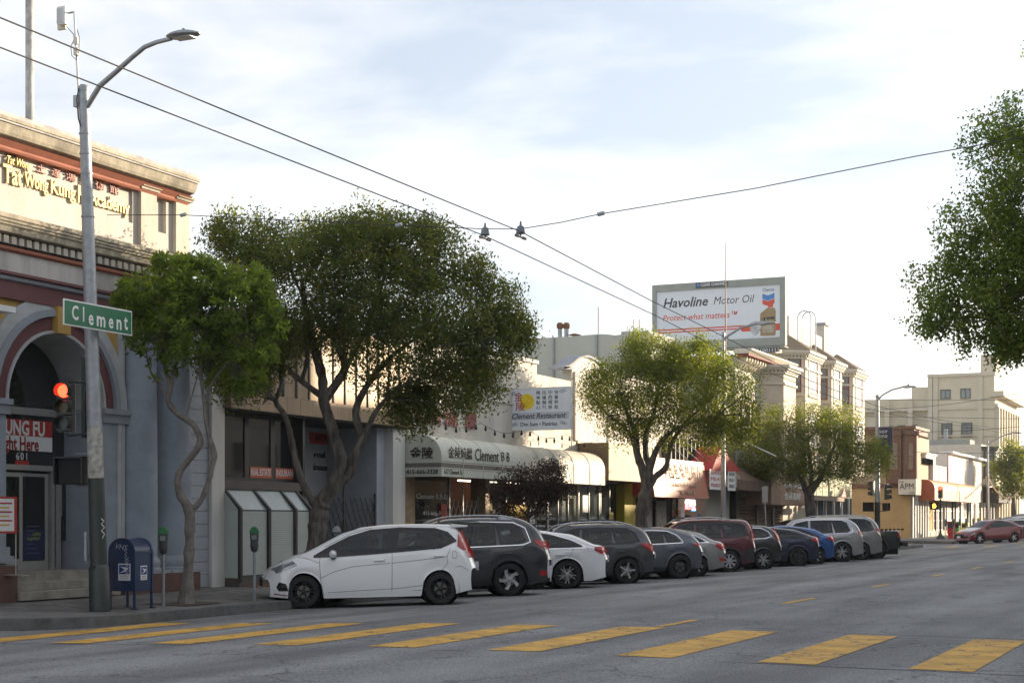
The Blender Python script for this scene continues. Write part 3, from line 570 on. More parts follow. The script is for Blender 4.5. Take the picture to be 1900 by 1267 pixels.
# awning
M_awn = mat('pale_green_canvas', (.55,.57,.49), .6, var=.07, scale=2, bump=.1, streak=True); M_awn2 = mat('faded_green_canvas', (.54,.51,.43), .6, var=.18, scale=2.5, bump=.1)
M_band = mat('grey_band', (.17,.15,.135), .7, var=.1)
XA = -19.93; za0, za1 = 2.83, 3.98
def qawn(parent, y0, y1, xo, z0, z1, m, r=.62, name='awning_cover', capname='awning_end', mc=None, back=FX, cap=(1,1)):
    pr = [(xo, z0), (xo, z1-r)]+[(xo-r+r*math.cos(t), z1-r+r*math.sin(t)) for t in np.linspace(.12, math.pi/2, 9)]+[(back, z1)]
    q = MB()
    n_ = max(2, int((y1-y0)/1.2)); ys = np.linspace(y0, y1, n_+1)
    for j in range(n_):
        for i in range(len(pr)-1): q.quad((pr[i][0], ys[j], pr[i][1]), (pr[i][0], ys[j+1], pr[i][1]), (pr[i+1][0], ys[j+1], pr[i+1][1]), (pr[i+1][0], ys[j], pr[i+1][1]))
    o = q.build(name, m, parent, smooth=True, fix=False); q2 = MB()
    o2 = None
    for yy, on in ((y1+.004, cap[1]), (y0-.004, cap[0])):
        if on: o2 = MB().prism(pr+[(back, z0)], 'y', yy-.01, yy+.01).build(capname, mc or m, parent)
    for j in range(1, n_):   # the ribs showing through the cloth
        MB().tube([(p[0]+.006, ys[j], p[1]+.004) for p in pr], .014, 5).build('awning_rib', m, o)
    return o, o2
ysm = fy(966, XA)
c1, e1 = qawn(CB, Y3+.08, ysm, XA, za0, za1, M_awn, cap=(1,0)); c2, e2 = qawn(CB, ysm, 50.65, XA, za0, za1-.02, M_awn2, cap=(0,1))
bx('grey_band', (XA, Y3+.08, za0+.26), (XA+.006, ysm-.01, za0+.38), M_band, c1); bx('grey_band', (FX+.02, Y3+.062, za0+.26), (XA, Y3+.068, za0+.38), M_band, e1)
bx('thin_line', (XA, Y3+.08, za0+.41), (XA+.006, ysm-.01, za0+.425), M_band, c1); bx('thin_line', (XA, Y3+.08, za0+.215), (XA+.006, ysm-.01, za0+.225), M_band, c1)
M_brl = mat('dark_brown_lettering', (.035,.02,.018), .6, var=0)
yt = lambda x: fy(x, XA)
fit('lettering', '金陵燒臘', M_brl, c1, XA+.004, yt(832), yt(876), za0+.66, .34, ext=.006, bold=.004)
fit('lettering', 'Clement', M_brl, c1, XA+.004, yt(881), yt(925), za0+.66, .36, ext=.006, bold=.006)
fit('lettering', 'B B', M_brl, c1, XA+.004, yt(930), yt(945), za0+.67, .28, ext=.006, bold=.006)
fit('lettering', '617 Clement St', M_brl, c1, XA+.004, yt(824), yt(857), za0+.13, .13, ext=.006)
fit('lettering', '金陵', M_brl, e1, Y3+.068, FX+.18, XA-.25, za0+.63, .33, ext=.006, face='y', bold=.014, offn=.02)
fit('lettering', '415-666-3328', M_brl, e1, Y3+.068, FX+.08, XA-.10, za0+.13, .13, ext=.006, face='y', bold=.01, offn=.02)
# ground floor of the restaurant
M_tan = mat('tan_tile', (.34,.24,.14), .6, var=.25, scale=6, bump=.2)
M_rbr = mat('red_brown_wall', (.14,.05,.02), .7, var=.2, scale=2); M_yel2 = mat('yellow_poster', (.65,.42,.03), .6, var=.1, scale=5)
bx('tan_pier', (FX-.8, Y3+.01, .05), (FX, 38.97, 3.4), M_tan, CB)
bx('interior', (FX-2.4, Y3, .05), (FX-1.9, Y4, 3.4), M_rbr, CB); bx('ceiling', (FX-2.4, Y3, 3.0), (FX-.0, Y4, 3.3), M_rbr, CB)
bx('base_wall', (FX-.5, 38.97, .05), (FX-.03, 41.24, .75), M_tan, CB)
win(CB, FX-.1, 38.97, 41.24, .75, 3.0, M_alu, M_pane, t=.06, bars=0, hb=0); bx('display_shelf', (FX-1.0, 39.0, .75), (FX-.3, 41.2, .8), M_alu, CB)
bx('curtain', (FX-.5, 39.0, .8), (FX-.45, 41.1, 1.9), mat('dusty_curtain', (.28,.22,.13), .8, var=.3, scale=4), CB)
fit('lettering', 'Clement B.B.Q.', M_whitep, CB, FX-.03, 39.1, 41.1, fz(800, 921), .17, ext=.004); fit('lettering', '415-666-3328', M_whitep, CB, FX-.03, 39.5, 41.0, fz(800, 952), .12, ext=.004)
lattice(CB, FX-.2, 41.3, 43.45, .1, fz(870, 928), M_alu, 7)
bx('pier', (FX-.5, 43.51, .05), (FX+.02, 43.8, 3.2), M_tan, CB); win(CB, FX-.15, 43.8, 45.3, .6, 3.0, M_alu, M_pane); bx('yellow_panel', (FX-.02, 45.3, .1), (FX+.04, 46.6, 2.1), M_yel2, CB)
win(CB, FX-.15, 46.6, 48.6, .5, 3.0, M_alu, M_pane, bars=1); win(CB, FX-.15, 48.6, 50.4, .3, 3.0, M_alu, M_pane, bars=1)
fit('lettering', 'OPEN', M_red, CB, FX-.02+.06, 45.45, 46.4, 1.6, .2, ext=.01)
# string lights on the wall
ML = thing('string_lights', 'sagging string of small bulbs along the cream wall above the pale green awning', 'string lights', (FX+.3, 44, 4.3)); pts = []
for k in range(40):
    y = 39.2+k*.33; z = 4.55-.22*math.sin(math.pi*((k % 10)/10.))+ (0 if True else 0); pts.append((FX+.35, y, z))
MB().tube(pts, .008, 5).build('cable', M_wire, ML)
bulb = MB().lathe([(0,-.16),(.035,-.14),(.045,-.10),(.03,-.05),(.022,0)], (0,0,0), n=8)
bm_ = None
for k in range(1, 39, 2):
    if bm_ is None:
        bm_ = bulb.build('bulb', M_ink, ML); 
        for v in bm_.data.vertices: v.co += Vector((FX+.3, 44, 4.3))
        o = bm_
    else: o = bm_.copy(); COL.objects.link(o); o.parent = ML
    o.location = Vector(pts[k])-Vector((FX+.3, 44, 4.3))

# ---- projecting restaurant sign
Ys = 45.6; sx0, sx1 = oy(948,720,Ys)[0], oy(1058,718,Ys)[0]; szz0, szz1 = oy(1003,796,Ys)[1], oy(1003,721,Ys)[1]
SG = thing('hanging_sign', 'white hanging sign with a yellow disc and bilingual restaurant lettering beside the cream wall', 'sign', (sx0, Ys, szz0))
bx('sign_box', (sx0, Ys-.1, szz0), (sx1, Ys+.1, szz1), mat('sign_white', (.72,.76,.80), .5, var=.04), SG)
for a, c in (((sx0-.02, Ys-.12, szz0-.03), (sx1+.03, Ys+.12, szz0)), ((sx0-.02, Ys-.12, szz1), (sx1+.03, Ys+.12, szz1+.03)), ((sx1, Ys-.12, szz0), (sx1+.03, Ys+.12, szz1)), ((sx0-.03, Ys-.12, szz0), (sx0, Ys+.12, szz1))): bx('sign_frame', a, c, M_whitep, SG)
yy = Ys-.1; W_, H_ = sx1-sx0, szz1-szz0
U = lambda u: sx0+(u-1065)/443*W_
V = lambda v: szz1-(v-180)/307*H_
MB().lathe([(0,0),(W_*.123,0)], (U(1197), yy-.004, V(277)), 'y', 32).build('yellow_disc', mat('yellow_disc', (.80,.62,.02), .6, var=0), SG)
fit('character', '金', M_red, SG, yy-.006, U(1103), U(1165), V(245), H_*.22, ext=.004, face='y', bold=.006); fit('character', '陵', M_red, SG, yy-.006, U(1112), U(1180), V(318), H_*.22, ext=.004, face='y', bold=.006)
for col_, ux in (('精美點心', 1280), ('出爐麵包', 1325), ('中西禮餅', 1370), ('快餐熱飲', 1415)):
    for k, ch in enumerate(col_): fit('character', ch, M_ink, SG, yy, U(ux-15), U(ux+15), V(215+k*37), H_*.098, ext=.004, face='y', bold=.004)
fit('lettering', 'Clement Restaurant', M_ink, SG, yy, U(1078), U(1480), V(388), H_*.14, ext=.004, face='y', bold=.016, shear=.3)
fit('lettering', 'Dim Sum • Pastries', M_ink, SG, yy, U(1147), U(1420), V(450), H_*.10, ext=.004, face='y', bold=.012)
bx('grey_stripe', (sx0, yy-.0, V(415)), (sx1, yy-.003, V(360)), mat('sign_stripe', (.5,.54,.58), .5, var=0), SG)
for u, v, s_ in ((1100, 205, 1), (1460, 200, -1), (1110, 452, 1), (1465, 448, -1)):
    q = MB()
    for k in range(3): q.tube([(U(u+s_*(k*14-18)+11*math.cos(t)), yy-.004, V(v+k*4*(1 if v < 300 else -1)+9*math.sin(t))) for t in np.linspace(0, 5, 12)], .006, 4)
    q.build('cloud_ornament', M_ink, SG)
q = MB().tube([(U(1195)+.03*W_*math.sin(t*3), yy-.008, V(230+t*45)) for t in np.linspace(0, 2, 14)], .006, 4).tube([(U(1215)+.05*W_*math.sin(t*2.6), yy-.008, V(240+t*40)) for t in np.linspace(0, 2, 14)], .006, 4).build('steam_ornament', mat('sign_orange', (.6,.3,.05), .6, var=0), SG)
px_ = sx0-.12
MB().tube([(px_, Ys, szz0-.25), (px_, Ys, szz1+.15)], .03).tube([(px_, Ys, szz1-.1), (sx0, Ys, szz1-.1)], .022).tube([(px_, Ys, szz0+.1), (sx0, Ys, szz0+.1)], .022).tube([(FX-.02, Ys, szz0-.2), (px_, Ys, szz0-.2)], .03).tube([(FX-.02, Ys, szz1-.3), (px_, Ys, szz1-.05)], .022).tube([(px_-.05, Ys, szz0+.5), (sx1-.1, Ys, szz1+.02)], .006).build('bracket', M_steel, SG)

# ---- 4. curved gable front, and the pale block behind
M_mis = mat('bright_white_stucco', (.70,.66,.60), .9, var=.12, scale=1.2, bump=.4, bscale=18, streak=True)
GB = thing('curved_gable_building', 'white stucco shop building with curved mission style gable and brown box canopy', 'building', (-24, 55, .1))
Ya, Yb = Y4, 62.0
gp = [(Ya, 3.4), (Ya, fz(1021, 682)+.1)]
for x, y in ((1021, 680), (1030, 678), (1040, 671), (1050, 662), (1060, 658), (1070, 659), (1082, 664), (1092, 673), (1103, 684)): gp.append((fy(x)+1.0, fz(x, y)))
gp += [(Yb, gp[-1][1]), (Yb, 3.4)]
MB().prism(gp, 'x', FX-.35, FX+.02).build('gable_wall', M_mis, GB)
q = MB()
for i in range(1, len(gp)-2): q.quad((FX-.5, gp[i][0], gp[i][1]+.0), (FX-.5, gp[i+1][0], gp[i+1][1]), (FX-.5, gp[i+1][0], gp[i+1][1]+.10), (FX-.5, gp[i][0], gp[i][1]+.10)) if False else q.prism([(gp[i][0], gp[i][1]), (gp[i+1][0]+.01, gp[i+1][1]), (gp[i+1][0]+.01, gp[i+1][1]+.09), (gp[i][0], gp[i][1]+.09)], 'x', FX-.5, FX+.09)
q.build('gable_coping', mat('grey_coping', (.32,.33,.35), .85), GB)
bx('rear_wall', (-40, Ya+.01, .1), (FX-.36, Yb, 5.6), M_mis, GB); bx('interior', (FX-1.4, Ya, .1), (FX-1.3, Yb, 3.4), M_dark, GB)
bx('pilaster', (FX, fy(1063), 4.4), (FX+.1, fy(1071), fz(1066, 690)), M_mis, GB)
yc0 = 50.95; yc1 = fy(1212, -19.9); zc1, zc0 = 4.33, 3.02
M_can = mat('olive_brown_canopy', (.20,.15,.10), .75, var=.15, scale=2, streak=True); M_can2 = mat('cream_canopy_front', (.50,.45,.32), .7, var=.1, scale=1.2, streak=True)
bx('canopy_box', (FX, yc0, zc0), (-19.92, yc1, zc1), M_can, GB); bx('canopy_front', (-19.92, yc0, zc0), (-19.9, yc1, zc1), M_can2, GB)
for a, c in ((51.2, 53.2), (53.3, 55.2)): win(GB, FX-.1, a, c, .4, 3.0, M_alu, M_pane, bars=1)
bx('yellow_pier', (FX-.2, 55.0, .1), (FX+.25, 56.2, 3.0), mat('mustard_paint', (.42,.33,.02), .6, var=.1), GB)
bx('white_door_frame', (FX-.2, 56.3, .1), (FX+.02, 56.6, 3.0), M_whitep, GB)
for a, c in ((56.6, 57.6), (59.9, 61.6)): win(GB, FX-.2, a, c, .3, 3.0, M_fin, M_pane)
bx('notice_board', (FX-.04, 59.2, .4), (FX+.02, 60.4, 2.4), mat('dull_white_board', (.35,.33,.28), .7, var=.3, scale=8), GB)
bx('red_fascia', (FX+.0, fy(1162), 2.55), (FX+.5, fy(1216), 3.0), M_red, GB)
PB = thing('rear_block', 'pale grey green block with rounded roof edge standing behind the gabled shop', 'building', (-26, 66, .1))
xa, xb = oy(935,628,66)[0], -22.0
pts = [(oy(x,y,66)[0], oy(x,y,66)[1]) for x, y in ((935, 632), (975, 628), (1010, 627), (1060, 624), (1085, 622), (1110, 620), (1125, 620), (1140, 622), (1152, 621), (1153, 615), (1204, 613), (1205, 668), (1310, 668))]
MB().prism([(p[0], p[1]) for p in pts]+[(pts[-1][0], .1), (pts[0][0], .1)], 'y', 66, 69.5).build('wall', mat('pale_sage_wall', (.44,.45,.40), .9, var=.06, scale=.6, bump=.1), PB)
for x in (1027, 1107): MB().tube([(oy(x,900,65.95)[0], 65.93, 4), (oy(x,900,65.95)[0], 65.93, oy(x,622,66)[1])], .05, 6).build('drain_pipe', M_steel, PB)
for x in (1039, 1051):
    xx, zz = oy(x, 627, 67.); cz = oy(x, 606, 67.)[1]; f = MB().tube([(xx, 67, zz-.3), (xx, 67, cz-.1)], .10, 12).build('roof_vent', M_steel, PB, smooth=True); MB().lathe([(.08,-.32),(.15,-.24),(.16,-.08),(.10,0),(0,.02)], (xx, 67, cz+.18), n=14).build('vent_cap', mat('rusty_metal', (.20,.09,.04), .7, metal=.3, var=.3), f, smooth=True)
xx, zz = oy(1066, 625, 67.); MB().lathe([(.1,-.2),(.1,.05),(.32,.08),(.1,.15),(0,.16)], (xx, 67, zz), n=14).build('roof_vent', mat('rusty_metal', (.2,.1,.05)), PB)
for x, y0, y1 in ((1110, 570, 625), (1175, 593, 618), (1186, 592, 618)): MB().tube([(oy(x,y1,67)[0], 67, oy(x,y1,67)[1]-.3), (oy(x,y0,67)[0], 67, oy(x,y0,67)[1])], .02, 5).build('roof_aerial', mat('rusty_metal', (.2,.1,.05)), PB)
# ---- 5. red board shop
SB = thing('red_board_shop', 'small shop under a faded red sign board with lit window sign', 'building', (-23, 65, .1))
bx('wall', (-40, Yb+.01, 3.3), (FX-.02, 70.2, 6.3), mat('dull_plum_wall', (.20,.16,.15), .85, var=.15, streak=True), SB); bx('interior', (FX-1.8, Yb, .1), (FX-1.7, 70.2, 3.4), M_dark, SB)
for k in range(12): bx('fin', (FX, 59.4+.4+k*.52, 3.95), (FX+.25, 59.48+.4+k*.52, 5.0), M_fin, SB)
yr0, yr1 = fy(1213, -20.0), fy(1318, -19.9); zr0, zr1 = 2.50, 4.02
M_rb = mat('faded_red_board', (.36,.10,.05), .5, var=.14, scale=1.3, bump=.05, streak=True)
bd = MB().quad((-20.2, yr0, zr1), (-20.2, yr1, zr1), (-19.95, yr1, zr0), (-19.95, yr0, zr0)).quad((-20.2, yr0, zr1), (-19.95, yr0, zr0), (FX, yr0, zr0), (FX, yr0, zr1)).quad((-20.2, yr1, zr1), (-19.95, yr1, zr0), (FX, yr1, zr0), (FX, yr1, zr1)).quad((-20.2, yr0, zr1), (-20.2, yr1, zr1), (FX, yr1, zr1), (FX, yr0, zr1)).quad((-19.95, yr0, zr0), (-19.95, yr1, zr0), (FX, yr1, zr0), (FX, yr0, zr0)).build('sign_board', M_rb, SB)
M_fl = mat('tarnished_lettering', (.42,.33,.24), .6, var=.1)
XB = -20.02
yR = lambda x: fy(x, XB)
for i, ch in enumerate('中西生草藥行'):
    a = 1237+i*10.8; fit('character', ch, M_fl, bd, XB, yR(a), yR(a+7), 3.50, .55, ext=.03, bold=.012, offn=.03)
fit('lettering', 'Chinese Herb Market', M_fl, bd, XB+.04, yR(1245), yR(1290), 3.02, .16, ext=.02, offn=.03); fit('lettering', 'Tel', M_fl, bd, XB+.06, yR(1256), yR(1285), 2.72, .14, ext=.02, offn=.03)
for x in (1240, 1262, 1281): MB().tube([(FX+.05, fy(x)-1.5, 5.1), (-20.2, fy(x), 4.0)], .012, 5).build('stay_cable', M_steel, SB)
M_neon_r = mat('red_neon', (.8,.05,.05), .5, var=0, emit=(1,.08,.08,1.6)); M_neon_w = mat('white_neon', (.8,.8,.8), .5, var=0, emit=(.9,.95,1,.9)); M_neon_b = mat('blue_neon', (.05,.4,.8), .5, var=0, emit=(.1,.5,1,.9))
for a, c in ((yr0+.1, yr0+1.4), (yr0+3.0, yr1-.2)): win(SB, FX-.2, a, c, .3, 2.6, M_fin, M_pane, bars=1)
fit('window_sign', 'OPTICAL', M_neon_w, SB, FX-.12, fy(1276), fy(1295), fz(1285, 932), .22, ext=.02, bold=.01); fit('window_sign', 'REPAIR', M_neon_r, SB, FX-.12, fy(1276), fy(1295), fz(1285, 940), .24, ext=.02, bold=.02); bx('window_sign', (FX-.12, fy(1288), fz(1285,947)), (FX-.10, fy(1295), fz(1285,945)), M_neon_b, SB)
bx('white_post', (FX-.2, yr0+1.6, .1), (FX+.03, yr0+1.95, 2.5), M_whitep, SB); bx('wall_panel', (FX-.2, yr0+2.1, .1), (FX, yr0+2.9, 2.5), mat('dull_white_board', (.4,.4,.4)), SB)
g0, g1 = fy(1270), fy(1326)
MB().prism([(g0, 3.7), ((g0+g1)/2-.8, 4.75), (g1, 3.75)], 'x', FX, FX+1.2).build('gabled_canopy', M_red, SB)
# ---- 6. brown awning shops with shutters
TB = thing('brown_awning_shops', 'row of small shops with brown awnings over closed roller shutters', 'building', (-23, 75, .1))
bx('wall', (-40, 70.21, 3.0), (FX-.02, 78.1, 9.0), mat('dirty_white_boards', (.52,.50,.47), .85, var=.16, scale=1.5, streak=True), TB)
M_bawn = mat('brown_canvas', (.16,.105,.075), .8, var=.15, scale=2, streak=True); M_bawn2 = mat('rose_brown_canvas', (.30,.19,.13), .75, var=.12, scale=2, streak=True)
def slope_awn(parent, y0, y1, xo, z0, zf, zt, m, nm='awning'):
    q = MB(); q.prism([(FX, z0), (xo, z0), (xo, zf), (FX, zt)], 'y', y0, y1); return q.build(nm, m, parent)
slope_awn(TB, fy(1300), fy(1364,-20.2), -19.95, 3.05, 3.55, 4.3, mat('beige_canvas', (.36,.30,.23), .8), 'beige_awning')
for a, c in ((1316, 1341), (1350, 1364)):
    v = bx('white_valance', (-19.95, fy(a,-19.95), 2.9), (-19.93, fy(c,-19.95), 3.75), M_whitep, TB)
    for k in range(3): fit('lettering', ('SEAFOOD', 'MEAT', 'MARKET')[k], M_red if a == 1316 else mat('grey_green_lettering', (.1,.16,.12), .6, var=0), v, -19.93, fy(a+2,-19.95), fy(c-2,-19.95), 3.6-.26*k, .15, ext=.01)
slope_awn(TB, fy(1366,-20), fy(1424,-20), -19.9, 2.95, 3.4, 4.2, M_bawn); aw = slope_awn(TB, fy(1427,-20), fy(1500,-19.9), -19.9, 2.35, 3.75, 4.3, M_bawn2)
fit('lettering', '金興海鮮', M_whitep, aw, -19.9, fy(1455,-19.9), fy(1485,-19.9), 2.75, .36, ext=.02); fit('lettering', 'KAM HING', M_whitep, aw, -19.9, fy(1455,-19.9), fy(1486,-19.9), 3.3, .25, ext=.02)
M_shut = mat('rusty_shutter', (.20,.13,.085), .6, metal=.4, var=.35, scale=1.2)
def shutter(parent, y0, y1, z0, z1, X=FX):
    f = bx('roller_shutter', (X-.1, y0, z0), (X-.05, y1, z1), M_shut, parent); zz = z0
    while zz < z1: MB().prism([(X-.05, zz), (X+.0, zz+.05), (X-.05, zz+.10)], 'y', y0, y1).build('shutter_slat', M_shut, f); zz += .14
shutter(TB, 70.4, 73.6, .2, 2.6); shutter(TB, 74.0, 76.4, .2, 2.6); shutter(TB, 77.2, 83.2, .2, 2.4)
for y in (70.21, 73.6, 76.5): bx('shutter_post', (FX-.3, y, .1), (FX+.02, y+.4, 3.0), M_fin, TB)
# ---- victorian houses
M_vic = mat('cream_clapboard', (.55,.49,.40), .8, var=.08, scale=2, bump=.1); M_vtrim = mat('ivory_trim', (.62,.57,.47), .7, var=.06); M_vred = mat('oxblood_trim', (.20,.035,.025), .6, var=.06); M_shing = mat('brown_shingle', (.13,.10,.065), .9, var=.3, scale=8, bump=.5)
M_curt = glassmat('curtained_pane', (.20,.21,.22), .12)
def bay(parent, y0, y1, z0, z1, d=.95, ch=.75, roof=None, corn=.3, fr=M_vred, wz=None, mw=M_vic, mt=M_vtrim, facx=FX, bands=(), nm='bay'):
    plan = [(facx, y0), (facx+d, y0+ch), (facx+d, y1-ch), (facx, y1)]
    b_ = MB().prism(plan, 'z', z0, z1).build(nm, mw, parent)
    def off(o): return [(facx, y0-o*1.1), (facx+d+o, y0+ch-o*.5), (facx+d+o, y1-ch+o*.5), (facx, y1+o*1.1)]
    MB().prism(off(.08), 'z', z1-.85, z1-.75).prism(off(.10), 'z', z1-.32, z1-.24).prism(off(corn*.7), 'z', z1-.14, z1-.04).prism(off(corn), 'z', z1-.04, z1+.10).build('cornice', mt, b_)
    q = MB()
    for (xa_, ya_), (xb_, yb_) in zip(off(.12)[:-1], off(.12)[1:]):
        L = math.hypot(xb_-xa_, yb_-ya_); nn = max(3, int(L/.19))
        for k in range(nn):
            t_ = (k+.5)/nn; cx_, cy_ = xa_+(xb_-xa_)*t_, ya_+(yb_-ya_)*t_; q.box((cx_-.05, cy_-.05, z1-.24), (cx_+.05, cy_+.05, z1-.14))
    q.build('bracket_row', mt, b_)
    if roof:
        o = off(corn); zc = z1+.10; ap = (facx-.35, (y0+y1)/2, z1+roof); q = MB()
        P3 = [(p[0], p[1], zc) for p in o]
        for i in range(3): q.quad(P3[i], P3[i+1], ap)
        q.quad(P3[0], ap, (facx-1.2, y0, zc)); q.quad(P3[3], (facx-1.2, y1, zc), ap); q.build('roof', M_shing, b_)
    for (za_, zb_) in (wz or []):
        for i in range(3):
            (xa_, ya_), (xb_, yb_) = plan[i], plan[i+1]; L = math.hypot(xb_-xa_, yb_-ya_); ux, uy = (xb_-xa_)/L, (yb_-ya_)/L; nx_, ny_ = uy, -ux
            m0, m1 = .20*L if i != 1 else .22*L, .80*L if i != 1 else .78*L
            def pt(t_, z_, n_): return (xa_+ux*t_+nx_*n_, ya_+uy*t_+ny_*n_, z_)
            def slab(q_, t0, t1, z0_, z1_, n0, n1):
                n = len(q_.v); q_.v += [pt(t0,z0_,n0), pt(t1,z0_,n0), pt(t1,z0_,n1), pt(t0,z0_,n1), pt(t0,z1_,n0), pt(t1,z1_,n0), pt(t1,z1_,n1), pt(t0,z1_,n1)]
                for f_ in ((0,3,2,1),(4,5,6,7),(0,1,5,4),(1,2,6,5),(2,3,7,6),(3,0,4,7)): q_.f.append(tuple(n+k for k in f_)); q_.m.append(0)
            fq = MB(); w_ = .055
            slab(fq, m0, m0+w_, za_, zb_, -.02, .04); slab(fq, m1-w_, m1, za_, zb_, -.02, .04); slab(fq, m0+w_, m1-w_, zb_-w_, zb_, -.02, .04); slab(fq, m0+w_, m1-w_, za_, za_+w_, -.02, .04); slab(fq, m0+w_, m1-w_, (za_+zb_)/2-.03, (za_+zb_)/2+.03, -.02, .03)
            f_ = fq.build('window', fr, b_) if False else fq.build('window', fr, parent)
            gq = MB(); slab(gq, m0+.03, m1-.03, za_+.03, zb_-.03, -.01, .01); gq.build('pane', M_curt, f_)
            tq = MB(); slab(tq, m0-.13, m0-.002, za_-.1, zb_+.1, -.02, .035); slab(tq, m1+.002, m1+.13, za_-.1, zb_+.1, -.02, .035); slab(tq, m0-.16, m1+.16, zb_+.1, zb_+.22, -.02, .09); slab(tq, m0-.16, m1+.16, za_-.2, za_-.1, -.02, .09); tq.build('window_surround', mt, f_)
    return b_
VA = thing('ornate_house', 'narrow white and red Victorian house with heavy bracketed cornice left of the three bays', 'building', (-24, 75, .1))
zv1 = fz(1440, 690)
bay(VA, 74.2, 77.9, 3.9, zv1, d=1.0, ch=.7, corn=.35, wz=[(4.7, 6.3)])
moulding('main_cornice', M_vred, VA, 70.2, 78.4, [(.3,zv1+.10),(.6,zv1+.16),(.62,zv1+.24)]); moulding('cornice_cap', M_vtrim, VA, 70.1, 78.5, [(.62,zv1+.245),(.8,zv1+.40),(.8,zv1+.46)])
for k in range(9): MB().prism([(FX-.02, zv1+.1), (FX+.45, zv1+.1), (FX+.42, zv1-.05), (FX+.12, zv1-.35), (FX-.02, zv1-.45)], 'y', 70.5+k*.45, 70.65+k*.45).build('bracket', M_vtrim, VA)
win(VA, FX-.0, 71.0, 72.4, 5.0, 7.2, M_vred, M_curt, t=.09, hb=1); win(VA, FX-.0, 72.9, 73.9, 5.0, 7.2, M_vred, M_curt, t=.09, hb=1)
VB = thing('bay_window_house', 'tall cream Victorian house with three projecting bays under brown conical roofs', 'building', (-24, 86, .1))
zw = fz(1450, 652)
bx('wall', (-42, 78.42, .1), (FX, 94.2, zw-.05), M_vic, VB)
w3 = [(5.5, 6.9), (8.05, 9.95)]
for (a, c, rf) in ((78.6, 83.3, 1.15), (84.3, 88.3, 1.2), (89.6, 94.2, 1.2)): bay(VB, a, c, 4.2, zw, roof=rf, wz=[(5.2, 7.2), (8.2, 10.2)])
for i in range(3): moulding('belt_course', M_vtrim, VB, 78.42, 94.2, [(.02,4.1+i*.001),(.1,4.15),(.1,4.3)]) if i == 0 else None
MB().box((FX-1.6, 80.0, zw-.05), (FX-1.3, 93.6, fz(1520, 625, FX-1.4))).box((FX-1.7, 84.2, zw), (FX-1.2, 84.9, zw+2.6)).box((FX-1.7, 92.3, zw), (FX-1.2, 93.2, zw+3.0)).build('false_front', mat('cream_parapet', (.62,.57,.50), .9), VB)  # false front in its own plain pale cream
MB().box((FX-1.75, 92.2, zw+3.0), (FX-1.1, 93.3, zw+3.15)).build('parapet_cap', mat('grey_coping', (.3,.3,.3)), VB)
# roof ladder hoops beside the billboard
xh = oy(1480, 600, 82)[0]; q = MB()
for dx in (0, .45): q.tube([(xh+dx*.3, 82+dx, zw)]+[(xh+dx*.3+.36+.36*math.cos(t), 82+dx, oy(1480, 590, 82)[1]+.36*math.sin(t)) for t in np.linspace(math.pi, 0, 9)]+[(xh+.72+dx*.3, 82+dx, zw)], .03, 6)
q.build('ladder_hoop', M_steel, VB)
bx('shopfront', (FX-.05, 84.0, .2), (FX+.03, 94.1, 2.9), M_dark, VB)
for y in (85.2, 87.2, 89.2, 91.2, 93.0): bx('shopfront_post', (FX+.03, y, .2), (FX+.12, y+.18, 2.9), M_white, VB)
qawn(VB, fy(1503,-19.9), fy(1578,-19.9), -19.9, 2.9, 4.05, mat('olive_canvas', (.30,.31,.17), .7, var=.12), r=.55, cap=(1,1))
for y in (76.6, 78.6, 80.6, 82.4): bx('parklet_post', (-19.2, y, .2), (-19.05, y+.15, 2.6), mat('grey_blue_post', (.13,.16,.19), .7), VB)
bx('parklet_beam', (-19.3, 76.0, 2.6), (-18.95, 82.9, 2.82), mat('weathered_timber', (.25,.20,.14), .8), VB); MB().quad((-18.9, 82.0, 2.84), (-18.9, 83.1, 2.84), (-18.9, 82.8, 3.3)).build('red_pennant', mat('red_pennant', (.6,.02,.02), .5, var=0), VB)
# ---- billboard
BY = 77.5
BB = thing('billboard', 'large white motor oil billboard in a grey frame above the Victorian houses', 'billboard', (-24.3, BY, 10.5))
bx0, bx1 = oy(1210,533,BY)[0], oy(1457,513,BY)[0]; bz0, bz1 = oy(1457,640,BY)[1], oy(1457,513,BY)[1]
M_bbf = mat('billboard_frame', (.30,.32,.29), .7, var=.1, scale=1.5); M_bb = mat('billboard_vinyl', (.70,.74,.78), .5, var=.02)
MB().box((bx0, BY, bz0), (bx1, BY+.35, bz0+.42)).box((bx0, BY, bz1-.36), (bx1, BY+.35, bz1)).box((bx0, BY, bz0+.42), (bx0+.22, BY+.35, bz1-.36)).box((bx1-.28, BY, bz0+.42), (bx1, BY+.35, bz1-.36)).box((bx0+.1, BY+.2, bz0+.1), (bx1-.1, BY+.3, bz1-.1)).build('frame', M_bbf, BB)
fx0, fx1, fz0, fz1 = bx0+.22, bx1-.28, bz0+.42, bz1-.36
pn = bx('poster_panel', (fx0, BY+.08, fz0), (fx1, BY+.2, fz1), M_bb, BB)
BW, BH = fx1-fx0, fz1-fz0
u_ = lambda a: fx0+BW*a
v_ = lambda a: fz0+BH*a
M_bk = mat('poster_black', (.05,.052,.055), .6, var=0); M_pr = mat('poster_red', (.62,.085,.05), .6, var=0)
yb_ = BY+.08
fit('headline', 'Havoline', M_bk, pn, yb_, u_(.05), u_(.42), v_(.76), BH*.19, ext=.004, face='y', bold=.02, shear=.25)
fit('headline', 'Motor Oil', M_bk, pn, yb_, u_(.465), u_(.79), v_(.755), BH*.15, ext=.004, face='y', bold=0, shear=.22)
fit('slogan', 'Protect what matters™', M_pr, pn, yb_, u_(.05), u_(.66), v_(.475), BH*.12, ext=.004, face='y', bold=.008, shear=.2)
